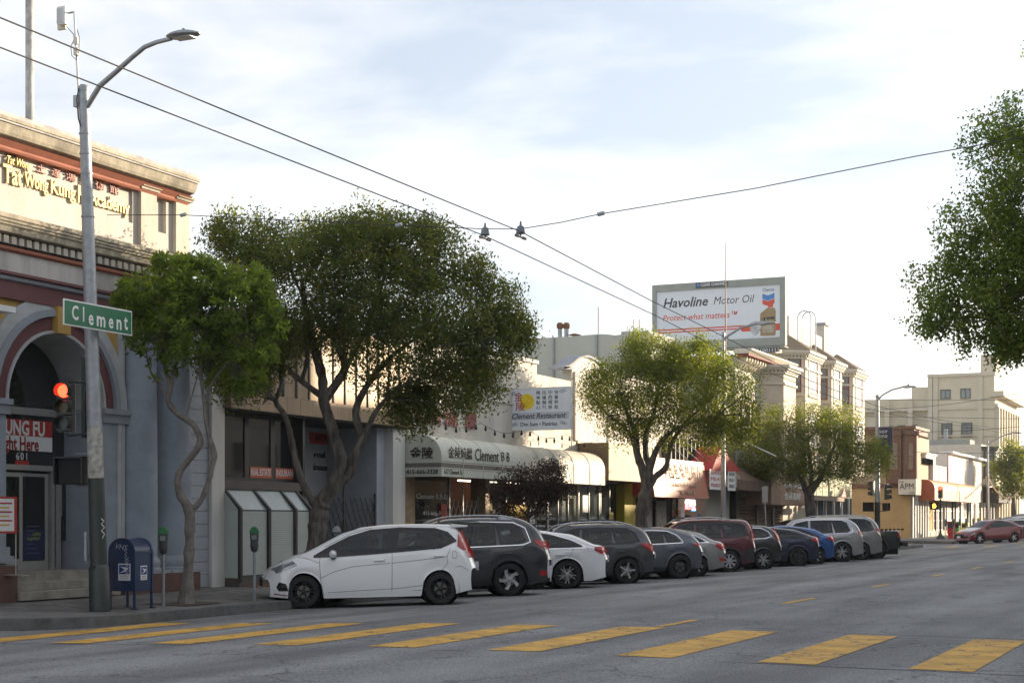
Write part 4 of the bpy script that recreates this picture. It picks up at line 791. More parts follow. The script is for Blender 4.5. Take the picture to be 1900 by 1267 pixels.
for a0, a1, b0, b1 in ((0, 1, .235, .262), (0, 1, .185, .212)): MB().quad((u_(a0), yb_-.002, v_(b0)), (u_(a1), yb_-.002, v_(b0)), (u_(a1), yb_-.002, v_(b1)), (u_(a0), yb_-.002, v_(b1))).build('red_stripe', M_pr, pn)
MB().quad((u_(.70), yb_-.004, v_(.14)), (u_(1), yb_-.004, v_(.13)), (u_(1), yb_-.004, v_(.262)), (u_(.66), yb_-.004, v_(.262))).build('red_stripe', M_pr, pn)
def polyY(name, pts_, m, dy=.006): return MB().quad(*[(u_(a), yb_-dy, v_(c)) for a, c in pts_]).build(name, m, pn)
polyY('oil_bottle', [(.845,.04),(.955,.03),(.965,.06),(.965,.50),(.955,.56),(.90,.57),(.845,.47),(.84,.30)], mat('bottle_gold', (.32,.22,.10), .5, var=.1))
polyY('bottle_cap', [(.905,.57),(.945,.575),(.945,.64),(.905,.635)], M_pr, .007); polyY('bottle_label', [(.86,.10),(.95,.10),(.95,.36),(.86,.36)], mat('label_grey', (.42,.36,.28), .5, var=.25, scale=9), .008); polyY('label_band', [(.86,.27),(.955,.27),(.955,.40),(.86,.38)], M_bk, .009)
fit('label_text', 'Havoline', mat('label_yellow', (.7,.55,.1), .5, var=0), pn, yb_-.01, u_(.865), u_(.95), v_(.33), BH*.05, ext=.003, face='y')
polyY('silver_shield', [(.80,.05),(.825,.08),(.85,.20),(.845,.30),(.80,.33),(.76,.29),(.765,.14)], mat('shield_silver', (.42,.43,.45), .35, metal=.3, var=.3, scale=3), .010)
for c0, c1, m_ in ((.70, .80, mat('chevron_blue', (.05,.22,.55), .5, var=0)), (.60, .69, M_pr)): polyY('chevron', [(.86,c0+.04),(.905,c0),(.955,c0+.045),(.955,c1+.045),(.905,c1),(.86,c1+.04)], m_)
fit('brand_word', 'Chevron', mat('poster_navy', (.04,.06,.2), .5, var=0), pn, yb_, u_(.862), u_(.952), v_(.905), BH*.07, ext=.003, face='y', bold=.01)
pl = MB().box((u_(.33), BY-.06, bz1-.30), (u_(.585), BY-.002, bz1-.03)).build('maker_plate', mat('plate_grey', (.06,.07,.08), .6, var=0), BB); fit('lettering', 'CLEAR CHANNEL', M_whitep, pl, BY-.06, u_(.37), u_(.58), bz1-.165, .17, ext=.004, face='y', bold=.01); MB().box((u_(.34), BY-.066, bz1-.24), (u_(.36), BY-.06, bz1-.09)).build('plate_logo', mat('chevron_blue', (.1,.2,.4)), pl)
pl = MB().box((oy(1376,655,BY)[0], BY-.04, oy(1376,656,BY)[1]), (oy(1447,650,BY)[0], BY, oy(1376,645,BY)[1])).build('number_plate', mat('plate_grey', (.1,.1,.1)), BB); fit('lettering', '#211651001111', M_whitep, pl, BY-.04, oy(1377,655,BY)[0], oy(1446,650,BY)[0], oy(1410,650.5,BY)[1], .2, ext=.004, face='y', bold=.004)
for a in (.2, .45, .7, .85): MB().tube([(u_(a), BY+.3, bz0+.1), (u_(a)+.3, BY+.9, zw-.5)], .05, 6).tube([(u_(a), BY+.34, bz0+1.8), (u_(a), BY+1.3, bz0+.0)], .04, 6).build('strut', M_steel, BB)
for a in (.3,): MB().tube([(u_(a), BY+.1, bz0+.1), (u_(a), BY-.8, bz0-.1)], .03, 6).box((u_(a)-.25, BY-1.0, bz0-.14), (u_(a)+.25, BY-.75, bz0-.04)).build('flood_lamp', M_whitep, BB)
bx('walkway', (bx0, BY-.1, bz0-.10), (bx1, BY+.6, bz0-.05), M_bbf, BB)

# ---- across the cross street
OB = thing('tan_corner_house', 'tan stuccoed corner house with brown framed bay windows beyond the cross street', 'building', (-23, 115, .3))
YO = 113.1; M_tanw = mat('orange_tan_stucco', (.50,.33,.15), .9, var=.08, scale=1, bump=.2, bscale=20); M_brt = mat('brown_trim', (.17,.075,.045), .7, var=.1)
xo0 = -35.
zo = oy(1640, 905, YO)[1]; zh = oy(1690, 805, YO)[1]
bx('lower_wall', (xo0, YO, .1), (FX-.0, YO+4, zo), M_tanw, OB); bx('upper_wall', (xo0, YO+.02, zo), (FX-.3, YO+9, zh), mat('tan_boards', (.42,.32,.20), .8, var=.08), OB)
bx('brown_belt', (xo0, YO-.12, zo), (FX+.12, YO+9, zo+.30), M_brt, OB); bx('brown_cornice', (xo0, YO-.35, zh), (FX+.3, YO+5, zh+.35), M_brt, OB); bx('brown_cornice', (xo0, YO-.5, zh+.35), (FX+.45, YO+5, zh+.55), M_brt, OB)
for a, c in ((1648, 1668), (1683, 1697)):
    x0_, x1_ = oy(a, 850, YO-.5)[0], oy(c, 850, YO-.5)[0]; z0_, z1_ = oy(a, 885, YO-.5)[1], oy(a, 818, YO-.5)[1]
    bb = bx('bay', (x0_-.15, YO-.5, zo+.3), (x1_+.15, YO+.1, zh), M_brt, OB); winy(bb, YO-.5, x0_+.05, x1_-.05, z0_+.5, z1_-.1, M_brt, M_glass, hb=1); bx('bay_cap', (x0_-.35, YO-.75, zh-.1), (x1_+.35, YO+.1, zh+.2), M_brt, bb)
for a in (1655, 1672): bx('panel_strip', (oy(a,900,YO)[0], YO-.05, zo+.3), (oy(a,900,YO)[0]+.12, YO, zo+1.2), M_brt, OB)
for k in range(7): bx('entrance_pilaster', (FX+.0, YO+.15+k*1.0, .1), (FX+.12, YO+.5+k*1.0, zo), M_white, OB)
bx('entrance_glass', (FX-.02, YO+.02, .3), (FX+.02, YO+6.5, zo-.3), M_glass, OB); bx('lower_rear', (xo0, YO+4.01, .1), (FX-.03, YO+9, zo), M_tanw, OB)
bx('poster_band', (FX+.02, YO+.55, 1.2), (FX+.04, YO+.95, 1.8), M_whitep, OB)
AS = thing('shop_sign', 'square cream box sign with black letters projecting beside the tan corner house', 'sign', (FX+.6, YO+1, 3.6))
ax0, ax1 = oy(1666,900,YO-1)[0], oy(1699,900,YO-1)[0]; az0, az1 = oy(1680,918,YO-1)[1], oy(1680,888,YO-1)[1]
sb_ = bx('sign_box', (ax0, YO-1, az0), (ax1+.0, YO+1.2, az1), M_ink, AS); bx('sign_face', (ax0+.03, YO-1.02, az0+.03), (ax1-.03, YO-1, az1-.03), mat('cream_sign_face', (.66,.58,.48), .5, var=.03), AS)
fit('lettering', 'APM', M_ink, sb_, YO-1.03, ax0+.15, ax1-.12, (az0+az1)/2+.02, .42, ext=.01, face='y'); fit('lettering', 'THE', M_ink, sb_, YO-1.03, ax0+.08, ax0+.42, az1-.22, .14, ext=.01, face='y'); fit('lettering', 'Cafe', M_ink, sb_, YO-1.03, ax1-.45, ax1-.08, az0+.17, .14, ext=.01, face='y')
MB().tube([(FX-.1, YO+.1, az0+.5), (ax0+.6, YO+.1, az0+.5)], .04).build('sign_arm', M_steel, AS)
WB = thing('white_front_shops', 'low bright white shops with orange quarter round awning past the tan corner house', 'building', (-24, 130, .3))
Y6, Y7 = 122.2, 146.7; zA = fz(1720, 845); zB = fz(1780, 846)
bx('wall', (-34, Y6, 3.2), (FX, fy(1757), zA-.6), M_mis, WB); bx('wall', (-34, fy(1757), 3.2), (FX+.05, Y7, zB), M_mis, WB)
bx('stepped_parapet', (FX-.5, fy(1718), zA-.6), (FX, fy(1736), zA+.1), M_mis, WB); bx('stepped_parapet', (FX-.5, Y6, zA-.6), (FX, fy(1718), zA-.2), M_mis, WB)
bx('parapet_cap', (FX-.6, fy(1718)-.1, zA+.1), (FX+.1, fy(1736)+.1, zA+.2), M_whitep, WB); bx('parapet_cap', (FX-.6, fy(1757)-.1, zB), (FX+.5, Y7+.5, zB+.15), M_whitep, WB)
bx('pink_reveal', (FX+.05, fy(1757)-.02, 3.5), (FX+.12, fy(1757)+.12, zB), mat('lilac_paint', (.35,.22,.33), .8), WB)
M_oaw = mat('orange_red_canvas', (.50,.13,.05), .6, var=.15, scale=1.5); M_oaw2 = mat('pale_orange_canvas', (.62,.33,.18), .6, var=.15, scale=1.5)  # cover cloth paler, end panels redder
oa, oe = qawn(WB, YO+2.2, fy(1815,-19.8), -19.8, 3.05, 4.55, M_oaw2, r=.7, mc=M_oaw); 
bx('shopfront', (FX-.25, Y6-.1, .2), (FX-.15, Y7, 3.2), M_dark, WB)
for k, (a, c) in enumerate(((1702, 1724), (1733, 1750), (1758, 1772), (1775, 1800), (1803, 1818))): win(WB, FX-.1, fy(a), fy(c), .8, 3.1, M_alu, mat('papered_window', (.34,.33,.27), .5, var=.3, scale=1.5), t=.1, bars=2, hb=2)
bx('tiled_base', (FX-.12, Y6-5, .2), (FX+.02, Y7, .8), M_tan, WB)
for k in range(7): bx('shopfront_post', (FX-.12, Y6-3+k*4, .2), (FX+.05, Y6-2.7+k*4, 3.2), M_fin if k % 2 else M_white, WB)
GB2 = thing('grey_side_building', 'plain grey concrete building standing behind the white shops', 'building', (-28, 148, .3))
gx0, gx1 = oy(1700,818,150)[0], oy(1800,818,150)[0]
bx('wall', (gx0, 150, .3), (gx1, 153, oy(1750,816,150)[1]), mat('grey_concrete_wall', (.30,.31,.30), .9, var=.12), GB2)
bx('white_panel', (oy(1745,840,149.9)[0], 149.93, 5), (gx1, 149.99, oy(1750,830,150)[1]), M_whitep, GB2); MB().tube([(oy(1753,800,150)[0], 150.5, oy(1750,820,150)[1]-.2), (oy(1753,800,150)[0], 150.5, oy(1753,795,150)[1])], .2, 8).build('roof_flue', M_steel, GB2)
HB = thing('green_trim_house', 'narrow cream house with green trimmed rounded bay over a dark awning far down the street', 'building', (-23, 149, .3))
bx('wall', (-30, 147, .3), (FX, 154.6, fz(1815, 822)), M_vic, HB)
M_grn = mat('dark_green_trim', (.05,.075,.06), .6, var=.1)
bay(HB, 147.2, 152.6, 4.8, fz(1815, 828), d=1.1, ch=1.2, wz=[(5.6, 8.0)], fr=M_grn, mt=M_grn)
q = slope_awn(HB, 148, 158, -19.7, 3.2, 4.6, 4.6, mat('charcoal_canvas', (.05,.045,.05), .8), 'dark_awning')
bx('awning_front', (-19.7, 156, 3.2), (-19.68, 158, 4.6), mat('pale_awning_panel', (.5,.42,.36), .7, var=.3, scale=2), HB); bx('shopfront', (FX, 148, .4), (FX+.05, 154.5, 3.2), M_glass, HB)
for k in range(4): bx('shopfront_post', (FX+.05, 148+k*2, .4), (FX+.15, 148.4+k*2, 3.2), M_white, HB)
# ---- big cream block
BC = thing('cream_tower_block', 'large four storey cream building with piers and cornice closing the left side of the street', 'building', (-28, 158, .3))
M_big = mat('pale_cream_render', (.60,.54,.41), .9, var=.05, scale=.5, bump=.1); M_big2 = mat('cream_trim', (.56,.51,.40), .85, var=.04)
YB_ = 155.4
P_ = lambda x, y: oy(x, y, YB_)
X1_ = FX; xm = P_(1722, 700)[0]; xl = P_(1688, 720)[0]; xf = P_(1560, 740)[0]
zt1, zt2, zt3 = P_(1722, 695)[1], P_(1700, 717)[1], P_(1650, 740)[1]
bx('main_block', (xm, YB_, .3), (X1_, 172, zt1), M_big, BC); bx('middle_block', (xl, YB_+1, .3), (xm, 170, zt2), M_big, BC); bx('low_wing', (xf-8, YB_+.5, .3), (xm, 168, zt3), M_big, BC)
for yv in (762, 812): bx('belt_course', (xf-8, YB_-.15, P_(1700,yv)[1]), (X1_+.1, YB_+1, P_(1700,yv)[1]+.25), M_big2, BC)
bx('roof_band', (xm-.05, YB_-.2, zt1-.3), (X1_+.1, YB_+1, zt1), M_big2, BC)
for xv in (1642, 1685, 1722, 1732, 1815): bx('pier', (P_(xv,800)[0], YB_-.22, .3), (P_(xv,800)[0]+.45, YB_+.2, zt3-.1 if xv < 1700 else zt1-.35), M_big2, BC)
for (a, c, y0_, y1_) in ((1745, 1764, 741, 723), (1782, 1801, 740, 721), (1747, 1767, 812, 785), (1784, 1804, 811, 784), (1665, 1680, 802, 789), (1687, 1703, 802, 788), (1642, 1658, 802, 790)):
    f = winy(BC, YB_-.02, P_(a,800)[0], P_(c,800)[0], P_(a,y0_)[1], P_(a,y1_)[1], M_grn, mat('sky_glass', (.12,.17,.19), .1, var=0, spec=.8), bars=1, t=.1)
    if y0_ > 805: 
        for k in range(5): bx('balcony_bar', (P_(a,800)[0], YB_-.35, P_(a,y0_)[1]+k*.28), (P_(c,800)[0], YB_-.3, P_(a,y0_)[1]+k*.28+.06), M_ink, f)
yy = YB_
zc_ = fz(1850, 738)
bx('street_front', (FX-.4, YB_+.05, .3), (FX+.05, 171.9, zc_), M_big, BC); bx('front_cornice', (FX-.3, YB_-.3, zc_), (FX+.9, 172.3, zc_+.5), M_big2, BC); bx('front_cornice', (FX-.3, YB_-.1, zc_-1.0), (FX+.35, 172.1, zc_-.7), M_big2, BC)
for k in range(9):
    y = YB_+.1+k*1.9; bx('pier', (FX+.05, y, .3), (FX+.45, y+.55, zc_-1.0), M_big2, BC)
    if k < 8:
        for z0_, z1_ in ((4.5, 7.6), (8.4, 11.2), (11.8, 12.9)): win(BC, FX+.05, y+.6, y+1.85, z0_, z1_, M_big2, M_glass, t=.12, bars=1)
bx('attic_tower', (FX-2.6, YB_+3, zc_+.5), (FX-.2, YB_+9, fz(1842, 690)), M_big, BC); bx('attic_tower', (FX-2.0, YB_+5, 14), (FX-.5, YB_+8, 18), M_big2, BC)
RH = thing('distant_house', 'low pale house with roof beyond the far tree at the right edge', 'building', (-20, 230, .5)); bx('wall', (-24, 225, .5), (-8, 240, 12.6), M_big2, RH); bx('roof', (-24.5, 224.5, 12.6), (-7.5, 240, 13.3), mat('grey_roof', (.2,.2,.2), .9), RH)
CH = bx('chimney', (-19.5, 228, 13.3), (-18.6, 229, 15.2), M_brt, RH)

# ================================================================= BUILDINGS, RIGHT SIDE (unseen, off the frame; massing shaped for the shade they cast)
RX = 6.0
def rbuilding(y0, y1, h, name, lab, m, nwin, x0=RX, x1=22):
    t_ = thing(name, lab, 'building', (x0, (y0+y1)/2, .1)); bx('wall', (x0, y0, .1), (x1, y1, h), m, t_); bx('cornice', (x0-.35, y0, h-.3), (x0, y1, h+.1), M_vtrim, t_); bx('shopfront', (x0-.03, y0+.5, .3), (x0, y1-.5, 3), M_glass, t_)
    nz_ = max(1, int((h-3.5)/3))
    for j in range(nz_):
        for k in range(nwin): y = y0+(y1-y0)*(k+.5)/nwin; f = bx('window', (x0-.08, y-.6, 4.1+j*3), (x0, y+.6, 5.9+j*3), M_vtrim, t_); bx('pane', (x0-.1, y-.5, 4.2+j*3), (x0-.08, y+.5, 5.8+j*3), M_glass, f)
rbuilding(-30, 57, 10.2, 'shop_row', 'unseen long two storey shop row behind the photographer across the street', M_white, 14)
rbuilding(57.02, 72, 16.0, 'apartment_house', 'unseen four storey apartment house facing the restaurant, sized for its shade', M_vic, 4)
rbuilding(72.02, 80, 13.6, 'bay_front_house', 'unseen three storey flats next to the apartment house, sized for their shade', M_cream, 3)
rbuilding(80.02, 93, 11.0, 'corner_store', 'unseen two storey corner store at the cross street, sized for its shade', M_tanw, 3)
rbuilding(113, 123, 7.3, 'low_corner_shop', 'unseen low corner shop beyond the cross street, kept low to pass sun', M_white, 3, x1=9.9)
rbuilding(113.2, 122.8, 15.8, 'shading_flats', 'unseen flats added behind the low corner shop to block the sun', M_vic, 2, x0=10, x1=40)  # added to block sun coming through the cross street gap
rbuilding(123.02, 150, 12.0, 'brick_flats', 'unseen three storey flats past the low corner shop, sized for their shade', M_brt, 6)
rbuilding(150.02, 230, 7.6, 'single_storey_row', 'unseen single storey shop row far along the right, kept low to pass sun', M_cream, 14)

# ---- stock, posters and added glowing tubes behind the shop windows
cols_ = [(.5,.08,.05),(.55,.42,.1),(.1,.2,.35),(.5,.48,.42),(.12,.3,.12),(.4,.2,.08),(.6,.55,.5)]
gm_ = [mat('goods_%d' % i, c, .6, var=.15, scale=8) for i, c in enumerate(cols_)]
def stock(parent, y0, y1, x, seed):
    r_ = random.Random(seed)
    for z in (.95, 1.4, 1.85):
        bx('shelf', (x-.35, y0, z-.03), (x, y1, z), M_alu, parent); y = y0+.05
        q = MB()
        while y < y1-.15:
            w_ = r_.uniform(.08, .26); h_ = r_.uniform(.12, .34); q.cur = r_.randrange(len(gm_)); q.box((x-.28, y, z+.002), (x-.05, y+w_, z+h_)); y += w_+r_.uniform(.02, .1)
        q.build('goods', gm_, parent, kind='stuff')
for P_r, y0, y1, x in ((CB, 39.1, 41.1, FX-.5), (CB, 43.9, 45.2, FX-.5), (CB, 46.7, 50.3, FX-.6), (GB, 51.3, 55.0, FX-.5), (GB, 56.8, 61.5, FX-.7), (SB, 62.3, 66.0, FX-.8), (WB, 124, 145, FX-.6)): stock(P_r, y0, y1, x, int(y0*7))
M_tube = mat('added_lit_tube', (.9,.85,.7), .5, var=0, emit=(1,.86,.62,1.2))  # added warm glow for the shop interiors
for P_r, y0, y1 in ((CB, 44, 50), (GB, 51.4, 55), (SB, 63, 66)):
    y = y0
    while y < y1: bx('added_ceiling_glow', (FX-1.2, y, 2.85), (FX-1.1, y+.9, 2.89), M_tube, P_r); y += 1.8
for P_r, X_, y, z, w_, h_, m_ in ((CB, FX-.02, 40.6, 1.6, .35, .5, gm_[0]), (CB, FX-.06, 47.0, 1.5, .4, .55, M_whitep), (GB, FX-.02, 51.5, 1.9, .5, .6, M_whitep), (GB, FX-.02, 54.1, 1.4, .4, .5, gm_[1]), (SB, FX-.12, 62.6, 1.5, .5, .7, M_whitep), (SB, FX-.12, 64.8, 1.3, .45, .6, gm_[2])): bx('window_poster', (X_, y, z), (X_+.012, y+w_, z+h_), m_, P_r)
# grime-catching details on the corner building: conduit, vent, hose bib, wall cracks
MB().tube([(FX+.04, fy(222), .6), (FX+.04, fy(222), 3.4), (FX+.04, fy(226), 3.7), (FX+.04, fy(226), 5.75)], .018, 6).build('conduit', M_steel, KB)
bx('wall_vent', (FX+.0, fy(219), .85), (FX+.05, fy(225), 1.05), M_alu, KB)
# ================================================================= STREET FURNITURE
def gs(X, Y): return sz(X, Y)
# ---- traffic pole at the corner
PX, PY = -17.88, 21.58
TP = thing('signal_pole', 'tall grey street light pole with dark green base carrying the corner traffic signals', 'street light', (PX, PY, gs(PX, PY)))
g0 = gs(PX, PY); lean = lambda z: (PX-.36*(z-g0)/9.1, PY)
pz = [g0, 2.35, 2.352, 4.2, 6, 9.15]; pr_ = [.155, .135, .125, .115, .105, .085]
MB().tube([(*lean(g0), g0), (*lean(2.35), 2.35)], [.155, .138], 20).build('base_shaft', M_dkgreen, TP, smooth=True)
MB().tube([(*lean(g0-.02), g0-.0), (*lean(g0+.75), g0+.75), (*lean(.9), g0+.80)], [.185, .175, .15], 20).build('base_cover', M_dkgreen, TP, smooth=True)
M_chip = mat('chipped_white_paint', (.42,.41,.37), .8, var=.4, scale=7, bump=.3)
MB().tube([(*lean(2.35), 2.35), (*lean(3.25), 3.25)], [.139, .131], 20).build('painted_band', M_chip, TP, smooth=True)
MB().tube([(*lean(3.25), 3.25), (*lean(9.1), 9.1)], [.130, .088], 20).build('shaft', M_steel, TP, smooth=True)
MB().lathe([(.1,-.03),(.1,.04),(.07,.08),(0,.09)], (*lean(9.15), 9.12), n=18).build('cap', M_steel, TP, smooth=True)
for z in (6.9, 8.0, 8.35, 4.45, 2.9, 7.65): MB().lathe([(.135-.006*(z-2),-.012),(.145-.006*(z-2),-.012),(.145-.006*(z-2),.012),(.135-.006*(z-2),.012)], (*lean(z), z), n=18).build('clamp_band', M_steel, TP)
a0 = Vector((*lean(8.75), 8.75)); e1 = oy(200,140,PY); armp = [a0]
for x, y in ((185,160), (215,134), (245,107), (268,88), (290,79), (318,72)): t_ = (x-165)/165*1.0; q = oy(x, y, PY-.2*t_); armp.append(Vector((q[0], PY-.2*t_, q[1])))
MB().tube(armp, [.05,.048,.045,.042,.04,.038,.036], 12).build('lamp_arm', M_steel, TP, smooth=True)
q0 = oy(318,72,PY-.2); q1 = oy(371,70,PY-.2); sc = (q1[0]-q0[0])
lum = MB(); n_ = 12; rings = []
for i in range(n_+1):
    t = i/n_; w_ = .17*math.sin(math.pi*min(1, t*.92+.10))**.6*(1-.25*t)+.03; h_ = .075*math.sin(math.pi*(t*.85+.12))+.012; rings.append((q0[0]-.03+(sc+.03)*t, w_, h_))
for i, (x, w_, h_) in enumerate(rings):
    for k in range(12): a_ = 2*math.pi*k/12; lum.v.append((x, PY-.2+w_*math.cos(a_), q0[1]+.015+(h_ if math.sin(a_) > 0 else h_*.45)*math.sin(a_)))
for i in range(n_):
    for k in range(12): lum.f.append((i*12+k, i*12+(k+1)%12, (i+1)*12+(k+1)%12, (i+1)*12+k)); lum.m.append(0)
lum.f += [tuple(range(12)), tuple(range(n_*12, n_*12+12))]; lum.m += [0,0]
lh = lum.build('lamp_head', M_steel, TP, smooth=True); MB().tube([(q0[0]+.25, PY-.2, q0[1]+.07), (q0[0]+.25, PY-.2, q0[1]+.13)], .028, 10).build('photocell', M_ink, lh); bx('lens', (q0[0]+.1, PY-.3, q0[1]-.035), (q0[0]+.45, PY-.1, q0[1]-.01), mat('lamp_lens', (.25,.26,.27), .3), lh)
# antenna mast on the pole
mx_ = [oy(x, y, PY) for x, y in ((139,22), (150,220))]
MB().tube([(mx_[1][0], PY-.02, mx_[1][1]), (mx_[0][0], PY-.02, mx_[0][1])], [.022,.02], 10).build('mast', M_whitep, TP)
an = oy(122, 33, PY); AN = thing('antenna', 'flat white antenna box on thin mast above the corner street light pole', 'antenna', (an[0], PY, an[1]))
MB().box((an[0]-.16, PY-.04, an[1]-.21), (an[0]+.02, PY+.02, an[1]+.20)).build('panel', mat('ivory_plastic', (.62,.58,.48), .6, var=.04), AN, bevel=.01); bx('radio_box', (an[0]-.08, PY-.14, an[1]-.16), (an[0]+.10, PY-.042, an[1]+.15), M_whitep, AN, bevel=.01)
for k in range(8): bx('cooling_fin', (an[0]-.07+k*.021, PY-.155, an[1]-.14), (an[0]-.062+k*.021, PY-.14, an[1]+.13), M_whitep, AN)
MB().tube([(an[0]+.1, PY-.05, an[1]+.05), (mx_[0][0], PY-.02, an[1]+.06)], .018).build('mount_arm', M_steel, AN)
for y in (78, 98): c_ = oy(146, y, PY); bx('junction_box', (c_[0]-.04, PY-.09, c_[1]-.06), (c_[0]+.04, PY-.03, c_[1]+.06), mat('ivory_plastic', (.6,.6,.5)), TP)
pts = [oy(x, y, PY-.05) for x, y in ((124,50), (137,64), (139,72), (132,88), (134,104), (142,112), (147,96), (148,70), (144,56))]
MB().tube([(p[0], PY-.06, p[1]) for p in pts], .007, 5).build('cable', M_wire, TP)
pts = [oy(x, y, PY-.05) for x, y in ((150,165), (146,185), (149,222), (153,236))]
MB().tube([(p[0], PY-.1, p[1]) for p in pts], .012, 5).build('cable', M_wire, TP)
c_ = oy(147, 190, PY); bx('mast_clamp', (c_[0]-.05, PY-.1, c_[1]-.1), (c_[0]+.06, PY+.03, c_[1]+.1), M_steel, TP)
# graffiti tag and sticker on the pole
gpts = [oy(x, y, PY-.17) for x, y in ((188,962), (193,966), (188,972), (194,978), (188,984), (194,990), (190,998))]
MB().tube([(p[0], PY-.17, p[1]) for p in gpts], .008, 5).build('graffiti_tag', M_whitep, TP)
# traffic signal: housing with three visors
M_sig = mat('signal_housing', (.045,.05,.048), .5, var=.15)
def lensmat(nm, c, e=0): return mat(nm, c, .3, var=0, emit=(*c, e) if e else None)
M_lr = mat('red_signal_lens', (.9,.02,.01), .3, var=0, emit=(1,.035,.012,1.4)); M_la = mat('amber_signal_lens', (.10,.05,.01), .3, var=0); M_lg = mat('green_signal_lens', (.03,.06,.05), .3, var=0)
def signal(label, loc, rot, s=1., on=0, lit=None, group=None, visor=.2):
    T = thing('traffic_signal', label, 'traffic light', loc, rot+1e-6, group)
    lens_ = (M_lr if lit is None else mat('unlit_red_lens', (.12,.01,.01), .3, var=0), M_la, M_lg)
    w_, h_ = .34*s, .34*s
    for k in range(3):
        z = (1-k)*h_
        bd = MB().box((-w_/2, -.10*s, z-h_/2+.006), (w_/2, .10*s, z+h_/2-.006)).build('section', M_sig, T, bevel=.012*s)
        MB().lathe([(0,0),(.135*s,0),(.137*s,-.01)], (0, -.105*s, z), 'y', 20).build('lens', lens_[k], bd)
        MB().lathe([(.15*s,0),(.152*s,-visor*s),(.148*s,-visor*s),(.146*s,0)], (0, -.10*s, z), 'y', 20, a0=-.75, a1=math.pi+.75).build('visor', M_sig, bd)
    MB().box((-w_/2-.008, .08*s, -1.5*h_), (w_/2+.008, .105*s, 1.5*h_)).build('back_plate', M_alu, T)
    return T
sc_ = oy(122, 756, PY-.1); sr = Vector((sc_[0], PY-.1, sc_[1]))
signal('traffic light showing red on the near corner pole, left of the small green tree', sr, math.radians(20), s=.83)
q = MB()
for z in (.42, -.46): q.tube([(sr.x+.0, PY-.08, sr.z+z), (sr.x+.06, PY-.08, sr.z+z+.03*(1 if z > 0 else -1)), (*lean(sr.z+z)[:1], PY-.08, sr.z+z)], .022, 8)
q.build('signal_bracket', M_dkgreen, TP); bx('terminal_box', (lean(3.9)[0]-.20, PY-.07, 3.05), (lean(3.9)[0]-.12, PY+.05, 4.45), M_dkgreen, TP)
# pedestrian signal
def ped(label, c, s=1., hand=False, group=None, rot=0):
    T = thing('pedestrian_signal', label, 'pedestrian signal', c, rot+1e-6, group)
    MB().box((-.23*s, -.10*s, -.23*s), (.23*s, .12*s, .23*s)).build('housing', M_black, T, bevel=.03*s)
    MB().box((-.26*s, -.20*s, .20*s), (.26*s, .0, .23*s)).box((-.26*s, -.20*s, -.23*s), (-.23*s, .0, .23*s)).box((.23*s, -.20*s, -.23*s), (.26*s, .0, .23*s)).build('hood', M_black, T)
    bx('screen', (-.2*s, -.112*s, -.19*s), (.2*s, -.104*s, .19*s), mat('dark_screen', (.01,.01,.01), .8, var=0), T)
    if hand:
        m_ = mat('orange_hand', (.9,.25,.02), .4, var=0, emit=(1,.25,.02,2.0)); q = MB(); q.box((-.09*s, -.118*s, -.14*s), (.08*s, -.113*s, .02*s))
        for k in range(4): q.box(((-.09+k*.043)*s, -.118*s, .0), ((-.058+k*.043)*s, -.113*s, (.10+(.03 if k in (1, 2) else 0))*s))
        q.quad((.08*s, -.116*s, -.1*s), (.13*s, -.116*s, -.0*s), (.11*s, -.116*s, .02*s), (.07*s, -.116*s, -.03*s)); q.build('hand_symbol', m_, T)
    return T
pc_ = oy(136, 873, PY-.05); ped('unlit black pedestrian signal on the near corner pole below the red light', (pc_[0], PY-.06, pc_[1]), 1.05, rot=.25)
MB().tube([(pc_[0], PY, pc_[1]+.28), (lean(2.4)[0], PY, pc_[1]+.3)], .02, 8).tube([(pc_[0]+.05, PY, pc_[1]-.27), (lean(2)[0], PY, pc_[1]-.25)], .025, 8).build('signal_bracket', M_steel, TP)
pb = oy(163, 1013, PY); bx('push_button', (pb[0]-.03, PY-.06, pb[1]-.25), (pb[0]+.02, PY+.02, pb[1]+.25), mat('button_sign', (.4,.45,.5), .6, var=.2, scale=8), TP); MB().lathe([(0,-.03),(.05,-.03),(.05,0)], (PX-.02, PY-.16, oy(175,1050,PY)[1]), 'y', 14).build('hand_hole', M_dkgreen, TP)
# street name sign, along the street
M_gsign = mat('street_sign_green', (.0,.14,.062), .4, var=.1, scale=2, bump=0)
ya, yb = 20.44, 22.22; zs_ = 5.09; XS = -17.72
SS = thing('street_sign', 'green Clement street name sign with white border on the corner pole', 'street sign', (XS, 21.4, zs_))
tl, br = .36*.0, 0
b_ = MB(); b_.v = []; 
sgm = MB().box((XS, ya, zs_-.22), (XS+.02, yb, zs_+.22)).build('plate', M_whitep, SS, bevel=.008); bx('green_face', (XS+.02, ya+.025, zs_-.195), (XS+.024, yb-.025, zs_+.195), M_gsign, SS, bevel=.0)
for ch, a_, c_, h_ in (('C',.20,.36,.25),('l',.475,.505,.25),('e',.62,.74,.18),('m',.83,1.05,.18),('e',1.14,1.26,.18),('n',1.35,1.48,.18),('t',1.55,1.65,.235)):
    fit('letter', ch, M_whitep, SS, XS+.024, ya+a_, ya+c_, zs_-.125+h_/2, h_, ext=.004, bold=.02)
# ---- mailbox
MX = Vector((-17.95, 22.5, gs(-17.95, 22.5)))
MBX = thing('mailbox', 'dark blue street collection mailbox with rounded top, scrawled graffiti and postal stickers', 'mailbox', MX, math.radians(6)+1e-6)
M_blue = mat('postal_blue', (.013,.032,.09), .38, var=.15, scale=4, bump=.05); w_, d_, h0, h1 = .58, .52, .32, 1.18
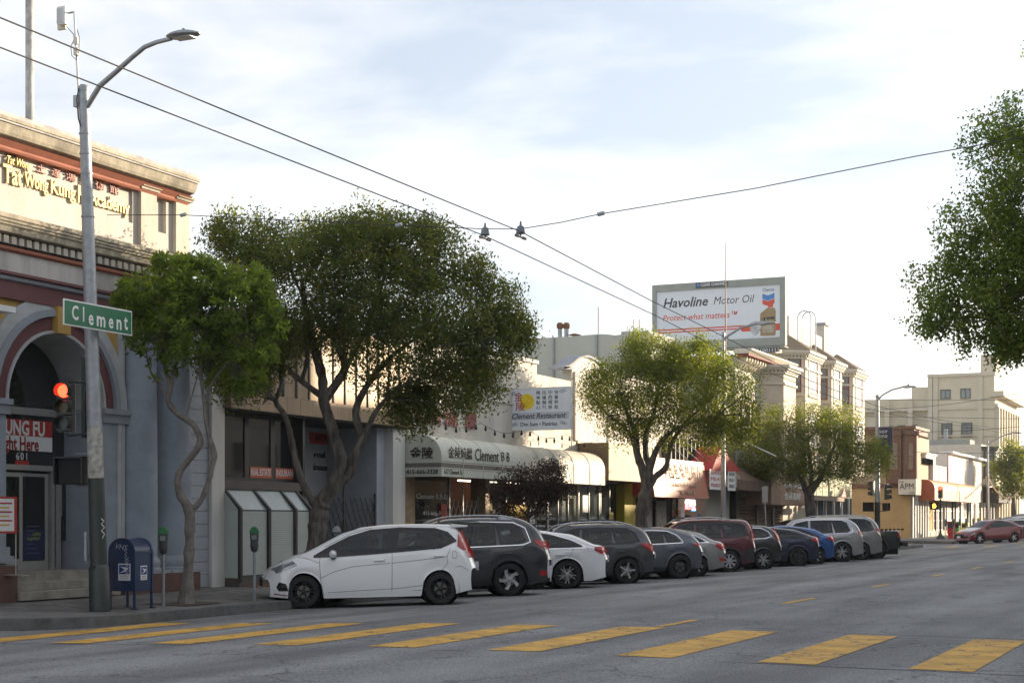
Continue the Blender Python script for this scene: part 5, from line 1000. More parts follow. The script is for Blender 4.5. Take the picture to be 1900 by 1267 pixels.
# local: x to the right, -y to the viewer. drum top across x
prof_ = [(-d_/2, h0), (-d_/2, h1-.18)]+[(-d_/2*math.cos(t), h1-.18+.25*math.sin(t)) for t in np.linspace(.15, math.pi-.15, 14)]+[(d_/2, h1-.18), (d_/2, h0)]
MB().prism([(a*1.0, b) for a, b in prof_], 'y', -w_/2, w_/2).build('body', M_blue, MBX, smooth=True)
prof2 = [(a*1.06, h0 if b == h0 else b+.012) for a, b in prof_]
for y in (-w_/2, w_/2-.03):
    q = MB()
    for i in range(len(prof_)-1): q.prism([prof_[i], prof_[i+1], (prof_[i+1][0]*1.055, prof_[i+1][1]+(.012 if prof_[i+1][1] > 1 else 0)), (prof_[i][0]*1.055, prof_[i][1]+(.012 if prof_[i][1] > 1 else 0))], 'y', y-.012, y+.042)
    q.build('edge_rim', M_blue, MBX)
for sx in (-1, 1):
    for sy in (-1, 1): MB().box((sx*d_/2-.03*sx, sy*w_/2-.03*sy, 0), (sx*(d_/2+.008), sy*(w_/2+.008), h0+.05)).box((sx*d_/2-.05, sy*w_/2-.05, 0), (sx*d_/2+.05, sy*w_/2+.05, .015)).build('leg', M_blue, MBX)
M_psb = mat('sticker_blue', (.01,.03,.2), .5, var=0)
def loc_txt(name, s, m, parent, o_, r_, u_, size, ext=.002, **k): return txt(name, s, size, m, parent, o_, r_, u_, ext=ext, **k)
# stickers on the end (-y) face and on the +x side
for (o_, r_, sc2) in (((.06, -w_/2-.014, .66), Vector((1,0,0)), 1.), ((d_/2+.003, 0.0, .64), Vector((0,1,0)), .85)):
    nrm = r_.cross(Vector((0,0,1))); o_ = Vector(o_); hw, hh_ = .125*sc2, .15*sc2
    def P4(a, b, c, d, lift): return [tuple(o_+r_*u+Vector((0,0,v))+nrm*lift) for u, v in ((a,c),(b,c),(b,d),(a,d))]
    st_ = MB().quad(*P4(-hw, hw, -hh_, hh_, .002)).build('postal_sticker', M_whitep, MBX)
    MB().quad(*P4(-hw*.85, hw*.85, -hh_*.25, hh_*.85, .004)).build('sticker_field', M_psb, st_)
    MB().quad(*[tuple(o_+r_*u*hw+Vector((0,0,v*hh_))+nrm*.006) for u, v in ((-.7,.65),(.75,.5),(.3,.1),(-.75,-.12),(.1,.28))]).build('eagle_mark', M_whitep, st_)
    for k, s_ in enumerate(('UNITED STATES', 'POSTAL SERVICE')): loc_txt('lettering', s_, M_psb, st_, tuple(o_+Vector((0,0,-hh_*(.5+k*.25)))+nrm*.004), r_, (0,0,1), .024*sc2)
def scrawl(parent, f, pts, m, r=.006, name='graffiti_tag'): return MB().tube([f(u, v) for u, v in pts], r, 4).build(name, m, parent)
fF = lambda u, v: (u, -w_/2-.018, v); M_scr = mat('pale_scrawl', (.38,.4,.45), .6, var=0); M_scr2 = mat('maroon_scrawl', (.14,.02,.05), .6, var=0)
loc_txt('graffiti_tag', 'VHS', M_scr, MBX, (-.02, -w_/2-.014, 1.10), (1,0,-.15), (.15,0,1), .14, shear=.3)
scrawl(MBX, fF, [(.09+.03*math.sin(k*1.9), 1.08-k*.018) for k in range(26)], M_scr); scrawl(MBX, fF, [(.13+.025*math.cos(k*2.1), .92-k*.02) for k in range(16)], M_scr)
scrawl(MBX, fF, [(-.19+.025*math.sin(k*2.3), .95-k*.022) for k in range(32)], M_scr2); bx('chute_lid', (d_/2-.01, -w_/2+.05, .98), (d_/2+.012, w_/2-.05, 1.02), M_blue, MBX)
# ---- parking meters
M_mg = mat('meter_green_cap', (.02,.16,.05), .5, var=.1); M_mh = mat('meter_grey', (.05,.055,.055), .45, var=.1)
def meter(label, X, Y, cap=M_mg, group='parking meters along the kerb'):
    z = gs(X, Y); T = thing('parking_meter', label, 'parking meter', (X, Y, z), .5, group)
    MB().tube([(0,0,0), (0,0,.98)], .03, 12).build('post', M_steel, T, smooth=True)
    MB().lathe([(.035,0),(.07,.04),(.085,.14),(.075,.2),(.085,.26),(.088,.36),(.08,.37)], (0,0,.95), n=16).build('head', M_mh, T, smooth=True)
    MB().prism([(-.09,0),(.09,0),(.09,.05),(.05,.12),(0,.14),(-.05,.12),(-.09,.05)], 'y', -.055, .055).build('cap', cap, T, bevel=.01).location = (0,0,1.32)
    bx('display', (-.05,-.092,1.2), (.05,-.08,1.29), mat('meter_display', (.15,.17,.16), .3, var=0), T); return T
q = og(303, 1124, gs); meter('green capped parking meter between the blue mailbox and the small tree', q[0], q[1])
meter('green capped parking meter in front of the slanted shopfront beside the white hatchback', *ox(472, 1000, -17.6)[:1] and (-17.6, ox(472,1000,-17.6)[0]))
meter('grey capped parking meter partly hidden behind the white hatchback roof', -17.6, ox(624,1000,-17.6)[0], M_steel)
meter('grey capped parking meter behind the grey crossover beside the yellow pier', -17.6, ox(1156,1000,-17.6)[0], M_steel)
# ---- small signs and posts
def lamp(label, px, X, top, armpts, base_y=None, bottom_dark=False, r=.085):
    Y = fy(px, X); z0 = gs(X, Y); T = thing('street_light', label, 'street light', (X, Y, z0)); zt = fz(px, top, X)
    MB().tube([(X, Y, z0), (X, Y, 2.6)], [r*1.25, r*1.1], 14).build('base_shaft', M_dkgreen if bottom_dark else M_steel, T, smooth=True)
    MB().tube([(X, Y, 2.6), (X, Y, zt)], [r*1.1, r*.75], 14).build('shaft', M_steel, T, smooth=True); MB().lathe([(r*.9,-.06),(r*.9,.05),(0,.1)], (X, Y, zt), n=12).build('cap', M_steel, T)
    pts = [Vector((X, Y, zt-.25))]+[Vector((oy(x, y, Y)[0], Y, oy(x, y, Y)[1])) for x, y in armpts]
    MB().tube(pts, [.06]+[.045]*(len(pts)-1), 8).build('lamp_arm', M_steel, T, smooth=True)
    e = pts[-1]; d = .75; MB().prism([(e.x-.05,e.z-.03),(e.x+.15,e.z-.07),(e.x+d,e.z-.03),(e.x+d*.9,e.z+.04),(e.x+.2,e.z+.07),(e.x-.05,e.z+.04)], 'y', e.y-.14, e.y+.14).build('lamp_head', M_steel, T, bevel=.02)
    MB().tube([(e.x+.3,e.y,e.z+.06),(e.x+.3,e.y,e.z+.16)], .05, 8).build('photocell', M_ink, T); return T, zt, Y
L1, zt1_, YL1 = lamp('grey street light rising through the middle tree in front of the billboard', 1342, -18.0, 620, [(1352,622),(1375,608),(1405,600)])
wp = MB().tube([(-18.0, YL1+.3, zt1_-1.0), (-18.0, YL1+.3, zt1_+3.6)], [.03,.012], 6).build('whip_aerial', mat('rust_red_mast', (.25,.15,.13), .6, metal=.3), L1)
L2, _, YL2 = lamp('grey street light with dark lower shaft and signals before the tan corner house', 1628, -17.9, 735, [(1637,733),(1655,723),(1675,718)], bottom_dark=True, r=.13)
L3, _, YL3 = lamp('thin pale street light far down the street beside the green trimmed bay', 1833, -18.0, 820, [(1840,818),(1862,808),(1878,803)])
# hanging blue banner on the second lamp
b0 = oy(1629,793,YL2); b1 = oy(1657,793,YL2); bz = oy(1640,826,YL2)
BN = thing('street_banner', 'dark blue hanging banner with white lettering on the far street light pole', 'banner', (b0[0], YL2-.05, bz[1])); ob = bx('cloth', (b0[0], YL2-.06, bz[1]-.5), (b1[0], YL2-.04, b0[1]), mat('banner_blue', (.02,.028,.07), .7, var=.1), BN)
fit('lettering', 'SHOP', M_whitep, ob, YL2-.06, b0[0]+.08, b1[0]-.3, b0[1]-.25, .16, ext=.004, face='y'); fit('lettering', 'DINE', M_whitep, ob, YL2-.06, b0[0]+.08, b1[0]-.3, b0[1]-.5, .16, ext=.004, face='y'); MB().tube([(b0[0], YL2, b0[1]+.03), (b1[0]+.05, YL2, b0[1]+.03)], .015).build('rod', M_steel, BN)
# signals and pedestrian boxes at the far corner
def pt(x, y, Y): q = oy(x, y, Y); return (q[0], Y, q[1])
signal('small dark traffic light seen from the side right of the far grey pole', pt(1645, 912, YL2), math.radians(80), s=.85, lit=0)
signal('dark traffic light seen edge on left of the far grey pole', pt(1619, 906, YL2), math.radians(-100), s=.8, lit=0)
ped('black pedestrian signal facing the camera left of the far grey pole', pt(1612, 940, YL2-.1), 1.1); ped('narrow pedestrian signal seen side on right of the far grey pole', pt(1643, 940, YL2), .9, rot=1.4)
q = MB()
for y in (934, 948): a_ = pt(1606, y, YL2); c_ = pt(1645, y, YL2); q.tube([a_, c_], .025, 6)
q.build('signal_bracket', M_dkgreen, L2)
YS_ = fy(1745, -18.9); zS = gs(-18.9, YS_); SP = thing('signal_post', 'slim dark signal post on the far corner in front of the tan and white shops', 'signal post', (-18.9, YS_, zS))
MB().tube([(-18.9, YS_, zS), (-18.9, YS_, fz(1745, 925, -18.9))], .07, 10).build('shaft', M_dkgreen, SP, smooth=True); MB().lathe([(.32,0),(.3,.12),(.14,.3),(.08,.4)], (-18.9, YS_, zS), n=14).build('base', M_dkgreen, SP)
signal('distant traffic light showing red on the slim dark post', pt(1745, 913, YS_), 0, s=.85); ped('pedestrian signal showing an orange hand on the slim dark post', pt(1734, 938, YS_-.1), 1.15, hand=True)
MB().tube([pt(1734, 944, YS_), pt(1745, 944, YS_)], .02, 6).build('arm', M_dkgreen, SP)
pa, pb_ = (-17.7, fy(1423, -17.7)), None
PS = thing('parking_sign', 'slender grey post with small blank sign panel in front of the brown shutters', 'sign', (-17.7, pa[1], gs(-17.7, pa[1]))); MB().tube([(-17.7, pa[1], gs(-17.7, pa[1])), (-17.7-.1, pa[1], fz(1423, 902, -17.7))], .03, 8).build('post', M_steel, PS); bx('panel', (-17.9, pa[1]-.03, fz(1423, 932, -17.7)), (-17.66, pa[1]-.01, fz(1423, 902, -17.7)), M_steel, PS)
# newspaper boxes, coin meters beyond the cross street
for x, m_, lab, hh_ in ((1765, mat('box_red', (.5,.02,.02), .5, var=.05), 'red newspaper box beside the dark red sedan', 1.25), (1774, mat('box_green', (.05,.35,.07), .5, var=.05), 'green newspaper box beside the dark red sedan', 1.2), (1791, mat('box_yellow', (.75,.6,.03), .5, var=.05), 'yellow newspaper box behind the dark red sedan', 1.1)):
    Yn = fy(x, -18.4); z_ = gs(-18.4, Yn); T = thing('newspaper_box', lab, 'newspaper box', (-18.4, Yn, z_)); MB().box((-18.65, Yn-.25, z_+.35), (-18.15, Yn+.25, z_+hh_)).build('cabinet', m_, T, bevel=.03); MB().box((-18.6, Yn-.2, z_), (-18.2, Yn+.2, z_+.35)).build('pedestal', m_, T); bx('window', (-18.6, Yn-.26, z_+.75), (-18.2, Yn-.25, z_+hh_-.1), M_glass, T)
for i, x in enumerate((1755, 1769, 1781, 1793, 1806, 1815, 1826, 1856)):
    Yn = fy(x, -17.8); meter('silver capped parking meter, %s' % ['left of the red newspaper box','behind the red newspaper box','between the green and yellow newspaper boxes','behind the yellow newspaper box','','','','furthest right on the far pavement'][i], -17.8, Yn, mat('meter_yellow_cap', (.6,.5,.05), .5, var=0) if i in (4, 5, 6) else M_steel, group='silver parking meters on the far pavement') if i not in (4,5,6) else meter('yellow capped parking meter, %s of the three behind the red sedan' % ['left','middle','right'][i-4], -17.8, Yn, mat('meter_yellow_cap', (.6,.5,.05), .5, var=0), group='yellow parking meters on the far pavement')
# ---- overhead wires
def wirething(name, label, pts, r=.0075, parts=None):
    o = MB().tube(pts, r, 6).build(name, M_wire); o['label'] = label; o['category'] = 'cable'; return o
def sag(a, b, s, n=14): a, b = Vector(a), Vector(b); return [a.lerp(b, i/n)-Vector((0,0,4*s*(i/n)*(1-i/n))) for i in range(n+1)]
wa = [(-9.55, 2, 5.95), (-9.55, 10.2, 5.9), (-9.55, 14.3, 5.88), (-9.55, 20.9, 5.86), (-9.55, 26.6, 5.56), (-9.55, 30.1, 5.42), (-9.55, 38, 5.06), (-9.55, 46, 4.95), (-9.55, 56, 5.15), (-9.6, 70, 5.6), (-9.6, 82, 5.9), (-9.6, 107, 6.0), (-9.6, 150, 6.2)]
wb = [(-10.2, 2, 5.97), (-10.2, 10.9, 5.92), (-10.2, 14.7, 5.9), (-10.2, 21, 5.87), (-10.2, 28.5, 5.58), (-10.2, 35.4, 5.2), (-10.2, 46, 4.98), (-10.2, 56, 5.15), (-10.2, 70, 5.6), (-10.2, 82, 5.9), (-10.2, 107, 6.0), (-10.2, 150, 6.2)]
wirething('trolley_wire', 'right hand one of the two trolley wires running down the street', wa); wirething('trolley_wire', 'left hand one of the two trolley wires running down the street', wb)
sp = [oy(x, y, 21.) for x, y in ((157,388), (340,399), (540,409), (740,418), (900,425), (965,425), (1040,413), (1115,397), (1400,350), (1700,290), (1900,255))]; sp = [(p[0], 21.+(.58 if i == 0 else 0), p[1]) for i, p in enumerate(sp)]; sp.append((2.4, 21, 6.95))
wirething('span_wire', 'span wire crossing the street from the corner pole to the right hand tree', sp, .007)
M_ins = mat('insulator_grey', (.16,.18,.20), .5, var=.1)
for x, y, lab in ((900, 430, 'left'), (966, 427, 'right')):
    c_ = oy(x, y, 21.); T = thing('insulator_hanger', 'bell shaped trolley hanger on the %s of the two trolley wires' % lab, 'insulator', (c_[0], 21, c_[1]))
    MB().lathe([(.012,.13),(.018,.07),(.05,.05),(.06,.0),(.072,-.05),(.055,-.055),(0,-.055)], (c_[0], 21, c_[1]), n=14).build('bell', M_ins, T, smooth=True); MB().tube([(c_[0],21,c_[1]-.05),(c_[0],21,c_[1]-.10)], .012).build('pin', M_ins, T); MB().box((c_[0]-.015, 20.82, c_[1]-.12), (c_[0]+.015, 20.93, c_[1]-.085)).box((c_[0]-.015, 21.07, c_[1]-.12), (c_[0]+.015, 21.18, c_[1]-.085)).box((c_[0]-.008, 20.9, c_[1]-.115), (c_[0]+.008, 21.1, c_[1]-.1)).build('wire_clamp', mat('bronze_clamp', (.18,.12,.08), .5, metal=.4), T)
for x, y, lab in ((340, 399, 'span wire insulator beside the arched corner building'), (740, 418, 'span wire insulator in front of the large tree'), (1115, 397, 'span wire insulator against the sky right of the trolley wires')):
    c_ = oy(x, y, 21.); T = MB().tube([(c_[0]-.05, 21, c_[1]-.005), (c_[0]+.05, 21, c_[1]+.01)], [.03,.03], 10).build('strain_insulator', mat('insulator_pale', (.38,.42,.44), .4, var=.05)); T['label'] = lab; T['category'] = 'insulator'; T['group'] = 'insulators on the span wire'
for iw, (x0,y0,x1,y1,Y,s) in enumerate(((1560,742,1905,742,120,0),(1578,772,1905,777,118,0),(1600,800,1905,790,112,.2),(1690,838,1905,838,105,.1),(1590,760,1905,726,108,.3))):
    a_, c_ = oy(x0,y0,Y), oy(x1,y1,Y); wirething('utility_wire', ['highest level utility wire crossing in front of the upper windows of the cream block','utility wire crossing the middle of the cream block','utility wire just above the grey side building','lowest utility wire passing the top of the white shops','utility wire rising to the right across the cream block'][iw], sag((a_[0],Y,a_[1]), (c_[0],Y,c_[1]), s), .017)['group'] = 'utility wires above the far cross street'
for (x0,x1,y0,y1,YY) in ((1380,1440,818,846,56),):
    a_, c_ = oy(x0,y0,YY), oy(x1,y1,YY); o = MB().tube([Vector((a_[0],YY,a_[1])), Vector((c_[0],YY,c_[1]))], .02, 5).build('festoon_light', M_whitep); o['label'] = 'short string of pale festoon lights between the two middle trees'; o['category'] = 'string lights'
FL = thing('festoon_lights', 'pale festoon light strings fanning out from the far thin street light', 'string lights', (-18, YL3, 4.5)); q = MB()
for (x1, y1, s_) in ((1789, 925, .1), (1858, 915, .3), (1895, 905, 1.2)):
    a_, c_ = oy(1833, 882, YL3), oy(x1, y1, YL3-2); pts = sag((a_[0],YL3,a_[1]), (c_[0],YL3-2,c_[1]), s_, 16); q.tube(pts, .02, 4); 
    for k in range(1, 16): q.lathe([(0,-.14),(.07,-.08),(0,0)], pts[k], n=5)
q.build('bulb_string', mat('warm_bulb_string', (.7,.55,.35), .5, var=0), FL)
# ================================================================= CARS
def smooth1(xs, pts, sig):
    d = np.arange(-3*sig, 3*sig+1e-9, sig/4); wts = np.exp(-d*d/(2*sig*sig)); px_, py_ = [p[0] for p in pts], [p[1] for p in pts]
    return np.array([float(np.sum(np.interp(x+d, px_, py_)*wts)/wts.sum()) for x in xs])
M_tyre = mat('tyre_rubber', (.018,.018,.019), .8, var=.1, scale=6, bump=.1); M_cgl = glassmat('car_glass', (.02,.024,.026), .03, .50, (.62,.68,.68,1)); M_seat = mat('seat_fabric', (.05,.05,.055), .85, var=0); M_cabin = mat('cabin_trim', (.035,.035,.037), .8, var=0); M_trim = mat('gloss_black_trim', (.008,.008,.009), .18, var=0)
M_clad = mat('grey_black_cladding', (.022,.023,.025), .65, var=.05); M_chrome = mat('chrome', (.75,.76,.78), .12, metal=1, var=0); M_silv = mat('wheel_silver', (.50,.51,.53), .28, metal=.75, var=0); M_blk = mat('wheel_black', (.012,.012,.013), .25, var=0, coat=.4)
M_tail = mat('tail_light_red', (.36,.006,.010), .3, var=0, coat=.3); M_tail2 = mat('tail_light_dark', (.09,.004,.006), .1, var=0, coat=1); M_head = mat('headlight_clear', (.30,.32,.34), .1, metal=.5, var=0, coat=1); M_under = mat('underbody', (.01,.01,.01), .9, var=0)
M_seam = mat('panel_gap', (.03,.03,.032), .7, var=0); M_plate = mat('licence_plate', (.6,.6,.62), .5, var=.1); M_amb = mat('side_marker_amber', (.6,.2,.02), .3, var=0)
def paint(name, col, metal=.35, rough=.32):
    m = mat(name, col, rough, metal=metal, var=0, coat=1.0); return m
def lathe_seg(r, w): return [(r*.62, w*.5), (r*.80, w*.52), (r*.93, w*.47), (r*.985, w*.36), (r, w*.2), (r, -w*.2), (r*.985, -w*.36), (r*.93, -w*.5), (r*.62, -w*.5)]
WCACHE = {}
def wheel(parent, x, y, side, r, rr, style, far=False):
    """side=+1: outer face towards +y"""
    key = (round(r,3), round(rr,3), style, side)
    if key not in WCACHE:
        n = 40 if not far else 24
        ty = MB().lathe([(a, b*side) for a, b in lathe_seg(r, .21)], (0,0,0), 'y', n)
        # sidewall ribs
        for q in (.72, .86): ty.lathe([(r*q, .107*side*1.0), (r*(q+.012), .112*side), (r*(q+.024), .107*side)], (0,0,0), 'y', n)
        rm = MB(); dish, spk, n_s, wd, twist, mats = style
        rm.cur = 1; rm.lathe([(0, side*.02), (rr*.93, side*.0), (rr*.95, side*.08)], (0,0,0), 'y', n)         # dark barrel behind
        rm.cur = 2; rm.lathe([(.0, side*.025), (rr*.55, side*.025), (rr*.55, side*.015)], (0,0,0), 'y', 24)   # brake disc
        rm.cur = 0; rm.lathe([(rr*.93, side*.085), (rr*.965, side*.105), (rr*1.0, side*.104), (rr*1.01, side*.09)], (0,0,0), 'y', n)
        rm.lathe([(0, side*.088), (rr*.11, side*.086), (rr*.17, side*.075), (rr*.19, side*.05)], (0,0,0), 'y', 16)
        for k in range(n_s):
            a0 = 2*math.pi*k/n_s
            for dd in ((-spk, spk) if spk else (0,)):
                P = []
                for t, ww in ((.13, wd*1.05), (.5, wd*.85), (.95, wd*1.15)):
                    ang = a0+dd*(.5+.9*t)+twist*t; cx_, cz_ = math.cos(ang)*rr*t, math.sin(ang)*rr*t; nx_, nz_ = -math.sin(ang), math.cos(ang); hh = side*(.085-dish*(1-abs(t-.4)))
                    P.append(((cx_+nx_*ww*rr/2, hh, cz_+nz_*ww*rr/2), (cx_-nx_*ww*rr/2, hh, cz_-nz_*ww*rr/2)))
                for i in range(2):
                    (a, b), (c, d) = P[i], P[i+1]; lo = lambda p: (p[0], p[1]-side*.03, p[2])
                    rm.quad(a, b, d, c).quad(a, c, lo(c), lo(a)).quad(b, d, lo(d), lo(b))
        tyo = ty.build('tyre', M_tyre, None, smooth=True); rmo = rm.build('rim', [mats[0], M_under, mat('brake_disc', (.18,.17,.16), .4, metal=.6, var=0)], None, smooth=False)
        if mats[1]:  pass
        WCACHE[key] = (tyo.data, rmo.data); 
        for o in (tyo, rmo): COL.objects.unlink(o); bpy.data.objects.remove(o)
    w_ = bpy.data.objects.new('wheel', None); COL.objects.link(w_); w_.parent = parent; w_.location = (x, y, r); w_.empty_display_size = .1; w_.rotation_euler = (0, random.uniform(0, 1), 0)
    for nm, me in zip(('tyre', 'rim'), WCACHE[key]): o = bpy.data.objects.new(nm, me); COL.objects.link(o); o.parent = w_
STY = {'black10': (.02, .13, 5, .09, 0, (M_blk, 0)), 'twist5': (.02, 0, 5, .30, .55, (M_silv, 0)), 'star5': (.02, 0, 5, .20, .0, (M_silv, 0)), 'thin5': (.01, .16, 5, .08, .15, (M_silv, 0)), 'blk': (.02, .12, 5, .10, .1, (M_blk, 0)),
       'multi': (.02, .10, 7, .08, 0, (M_silv, 0)), 'steel': (.01, 0, 8, .26, 0, (M_silv, 0)), 'five': (.01, .18, 5, .13, 0, (M_silv, 0)), 'aero': (.0, 0, 5, .42, .25, (M_clad, 0)), 'dark5': (.01, .1, 5, .14, .1, (mat('wheel_grey', (.18,.18,.19), .35, metal=.6, var=0), 0))}
def inpoly(x, z, P):
    c = False
    for i in range(len(P)):
        (xa, za), (xb, zb) = P[i], P[i-1]
        if (za > z) != (zb > z) and x < (xb-xa)*(z-za)/(zb-za)+xa: c = not c
    return c
def car(label, spec, rw=None, ang=58, far=False, name='car', group='cars parked at an angle along the kerb', cat='car', at=None):
    L, Wd, wb, r, fo = spec['L'], spec['W'], spec['wb'], spec['r'], spec['fo']; H = spec['H']; pm = spec['paint']
    # local frame: x forward with 0 at the middle of the wheelbase, y left
    xf, xr = wb/2+fo, wb/2+fo-L
    hd = math.atan2(-math.cos(math.radians(ang)), -math.sin(math.radians(ang)))        # heading towards -X,-Y
    h = Vector((math.cos(hd), math.sin(hd), 0)); l = Vector((-h.y, h.x, 0))
    if at is None:
        X, Y, Z = og(rw[0], rw[1]); X, Y = ox(rw[0], rw[1], spec.get('X', X))[0:1][0] and (X, Y)
        org = Vector((X, Y, 0))-h*(-wb/2)-l*(Wd/2-.12)
    else: org = Vector((at[0], at[1], 0))
    sc_ = spec.get('scale', 1.06); org = Vector((X, Y, 0))-h*(-wb/2)*sc_-l*(Wd/2-.12)*sc_ if at is None else org
    gz_ = lambda p: gz(p.x, p.y)
    zfr, zrr = gz_(org+h*wb/2), gz_(org-h*wb/2); zl, zr_ = gz_(org+l*.75), gz_(org-l*.75)
    T = thing(name, label, cat, (org.x, org.y, (zfr+zrr)/2), hd, group)
    T.rotation_euler = (math.atan2(zl-zr_, 1.5), -math.atan2(zfr-zrr, wb), hd)
    T.scale = (sc_, sc_, sc_)
    N = 46 if far else 110
    xs = np.unique(np.concatenate([np.linspace(xr, xf, N), [xr+.015, xr+.04, xf-.015, xf-.04]]))
    Ra = r*1.13
    top = smooth1(xs, [(xr-1, spec['top'][0][1])]+[(xr+(a if a >= 0 else 0), b) for a, b in spec['top']]+[(xf+1, spec['top'][-1][1])], .05)
    belt = smooth1(xs, [(xr+a, b) for a, b in spec['belt']], .06); belt = np.minimum(belt, top-.015)
    sill = spec.get('sill', .20); tt = np.abs((xs-(xf+xr)/2)/(L/2))
    hw = Wd/2*(1-.035*tt**2-.13*np.clip((tt-.80)/.2, 0, 1)**2.2)
    bot = np.full_like(xs, sill)+np.where(xs > xf-.5, (xs-(xf-.5))*.08, 0)+np.where(xs < xr+.5, ((xr+.5)-xs)*.16, 0)
    for xa in (wb/2, -wb/2):
        dx = np.abs(xs-xa); k = dx < Ra; bot[k] = np.maximum(bot[k], r+np.sqrt(Ra**2-dx[k]**2))
    bot = np.minimum(bot, belt-.03)
    tumble = spec.get('tumble', .36)
    yb = hw*.965; yr_ = yb-(top-belt)*tumble
    def section(i):
        Z0, Zb, Zt, w_ = bot[i], belt[i], top[i], hw[i]; pts = []
        for t, k in ((0, .955), (.12, .985), (.35, 1.0), (.6, 1.0), (.78, .985), (.92, .975)): 
            pts.append((w_*k if not (t == 0 and Z0 > sill+.1) else w_*1.003, Z0+(Zb-Z0)*t))
        cab = Zt-Zb; rc = min(.10, cab*.5)
        pts.append((yb[i], Zb)); 
        for t in (.12, .24, .36, .48, .6, .72, .86, 1.0): zz = Zb+(cab-rc)*t; pts.append((yb[i]-(yb[i]-yr_[i])*t*.98-.012*math.sin(t*math.pi), zz))
        pts += [(yr_[i]-.05, Zt-rc*.45), (yr_[i]-.16, Zt-rc*.14), (yr_[i]*.72, Zt-.010), (yr_[i]*.45, Zt-.003), (0, Zt)]
        return pts
    secs = [section(i) for i in range(len(xs))]; m_ = len(secs[0])
    b = MB()
    def bulge(x, y):     # plan rounding at both ends
        e = min(1, max(0, (abs(x-(xf+xr)/2)-(L/2-.9))/.9)); return -math.copysign(1, x-(xf+xr)/2)*e*e*.30*(abs(y)/(Wd/2))**2.4
    full = []
    for i in range(len(xs)):
        s_ = secs[i]; ring_ = [(y, z) for y, z in s_]+[(-y, z) for y, z in s_[-2::-1]]; full.append(ring_)
        b.v += [(xs[i]+bulge(xs[i], y), y, z) for y, z in ring_]
    M_ = len(full[0])
    for i in range(len(xs)-1):
        for k in range(M_-1):
            if not far:
                cy_ = (full[i][k][0]+full[i+1][k+1][0]+full[i+1][k][0]+full[i][k+1][0])/4; cz_ = (full[i][k][1]+full[i+1][k+1][1]+full[i+1][k][1]+full[i][k+1][1])/4; cx_ = (xs[i]+xs[i+1])/2-xr
                kk = min(k, M_-2-k)
                if 6 <= kk < 14 and any(inpoly(cx_, cz_, w_) for w_ in spec['windows']): continue
                if kk >= 15 and any(a_+.03 < cx_ < b_-.03 and abs(cy_) < y0_+(y1_-y0_)*(cx_-a_)/(b_-a_)-.02 for a_, b_, y0_, y1_ in (spec['rearglass'], spec['windscreen'])): continue
            b.f.append((i*M_+k, i*M_+k+1, (i+1)*M_+k+1, (i+1)*M_+k)); b.m.append(0)
    for i0 in (0, len(xs)-1):
        for k in range(m_-1): a_, c_ = i0*M_+k, i0*M_+M_-1-k; b.f.append((a_, a_+1, c_-1, c_) if i0 else (a_, c_, c_-1, a_+1)); b.m.append(0)
    b.build('body', pm, T, smooth=True)
    # surface lookups
    def _sy(i, z): s_ = secs[i][:17]; return float(np.interp(z, [p[1] for p in s_], [p[0] for p in s_]))
    def surf_y(x, z):
        i = int(np.clip(np.searchsorted(xs, x)-1, 0, len(xs)-2)); t = float(np.clip((x-xs[i])/(xs[i+1]-xs[i]), 0, 1)); return _sy(i, z)*(1-t)+_sy(i+1, z)*t
    def _tz(i, y): s_ = secs[i][6:]; ys_ = [p[0] for p in s_][::-1]; return float(np.interp(abs(y), ys_, [p[1] for p in s_][::-1]))
    def top_z(x, y):
        i = int(np.clip(np.searchsorted(xs, x)-1, 0, len(xs)-2)); t = float(np.clip((x-xs[i])/(xs[i+1]-xs[i]), 0, 1)); return _tz(i, y)*(1-t)+_tz(i+1, y)*t
    def sidepoly(nm, poly, mt, off=.006, parent=T, sides=(1, -1), res=.06):
        """fills a side-view polygon (x from rear bumper, z) laid on the body side"""
        P = [(xr+p[0], p[1]) for p in poly]; out_ = None
        x0_, x1_ = min(p[0] for p in P), max(p[0] for p in P); nx_ = max(2, int((x1_-x0_)/res)); 
        def span(x):
            zz = []
            for k in range(len(P)):
                (xa, za), (xb, zb) = P[k], P[(k+1) % len(P)]
                if (xa-x)*(xb-x) <= 0 and xa != xb: zz.append(za+(zb-za)*(x-xa)/(xb-xa))
            return (min(zz), max(zz)) if zz else None
        xs_ = sorted(set([x0_+1e-4, x1_-1e-4]+[min(max(p[0], x0_+1e-4), x1_-1e-4) for p in P]+list(np.linspace(x0_+1e-4, x1_-1e-4, nx_+1))))
        for sd_ in sides:
            q = MB(); cols = []
            for x in xs_:
                s_ = span(x)
                if s_ is None: continue
                cols.append([(x, s_[0]+(s_[1]-s_[0])*t) for t in (0, .12, .25, .4, .55, .7, .85, .93, 1)])
            for c0, c1 in zip(cols[:-1], cols[1:]):
                for k in range(8):
                    q.quad(*[(x+bulge(x, surf_y(x, z)), sd_*(surf_y(x, z)+off), z) for x, z in (c0[k], c1[k], c1[k+1], c0[k+1])])
            me_ = q.build(nm, mt, parent, smooth=False, fix=False)
            bm = bmesh.new(); bm.from_mesh(me_.data); bmesh.ops.remove_doubles(bm, verts=bm.verts, dist=.0005); bmesh.ops.recalc_face_normals(bm, faces=bm.faces); bm.to_mesh(me_.data); bm.free()
            me_.data.polygons.foreach_set('use_smooth', [True]*len(me_.data.polygons)); out_ = out_ or me_
        return out_
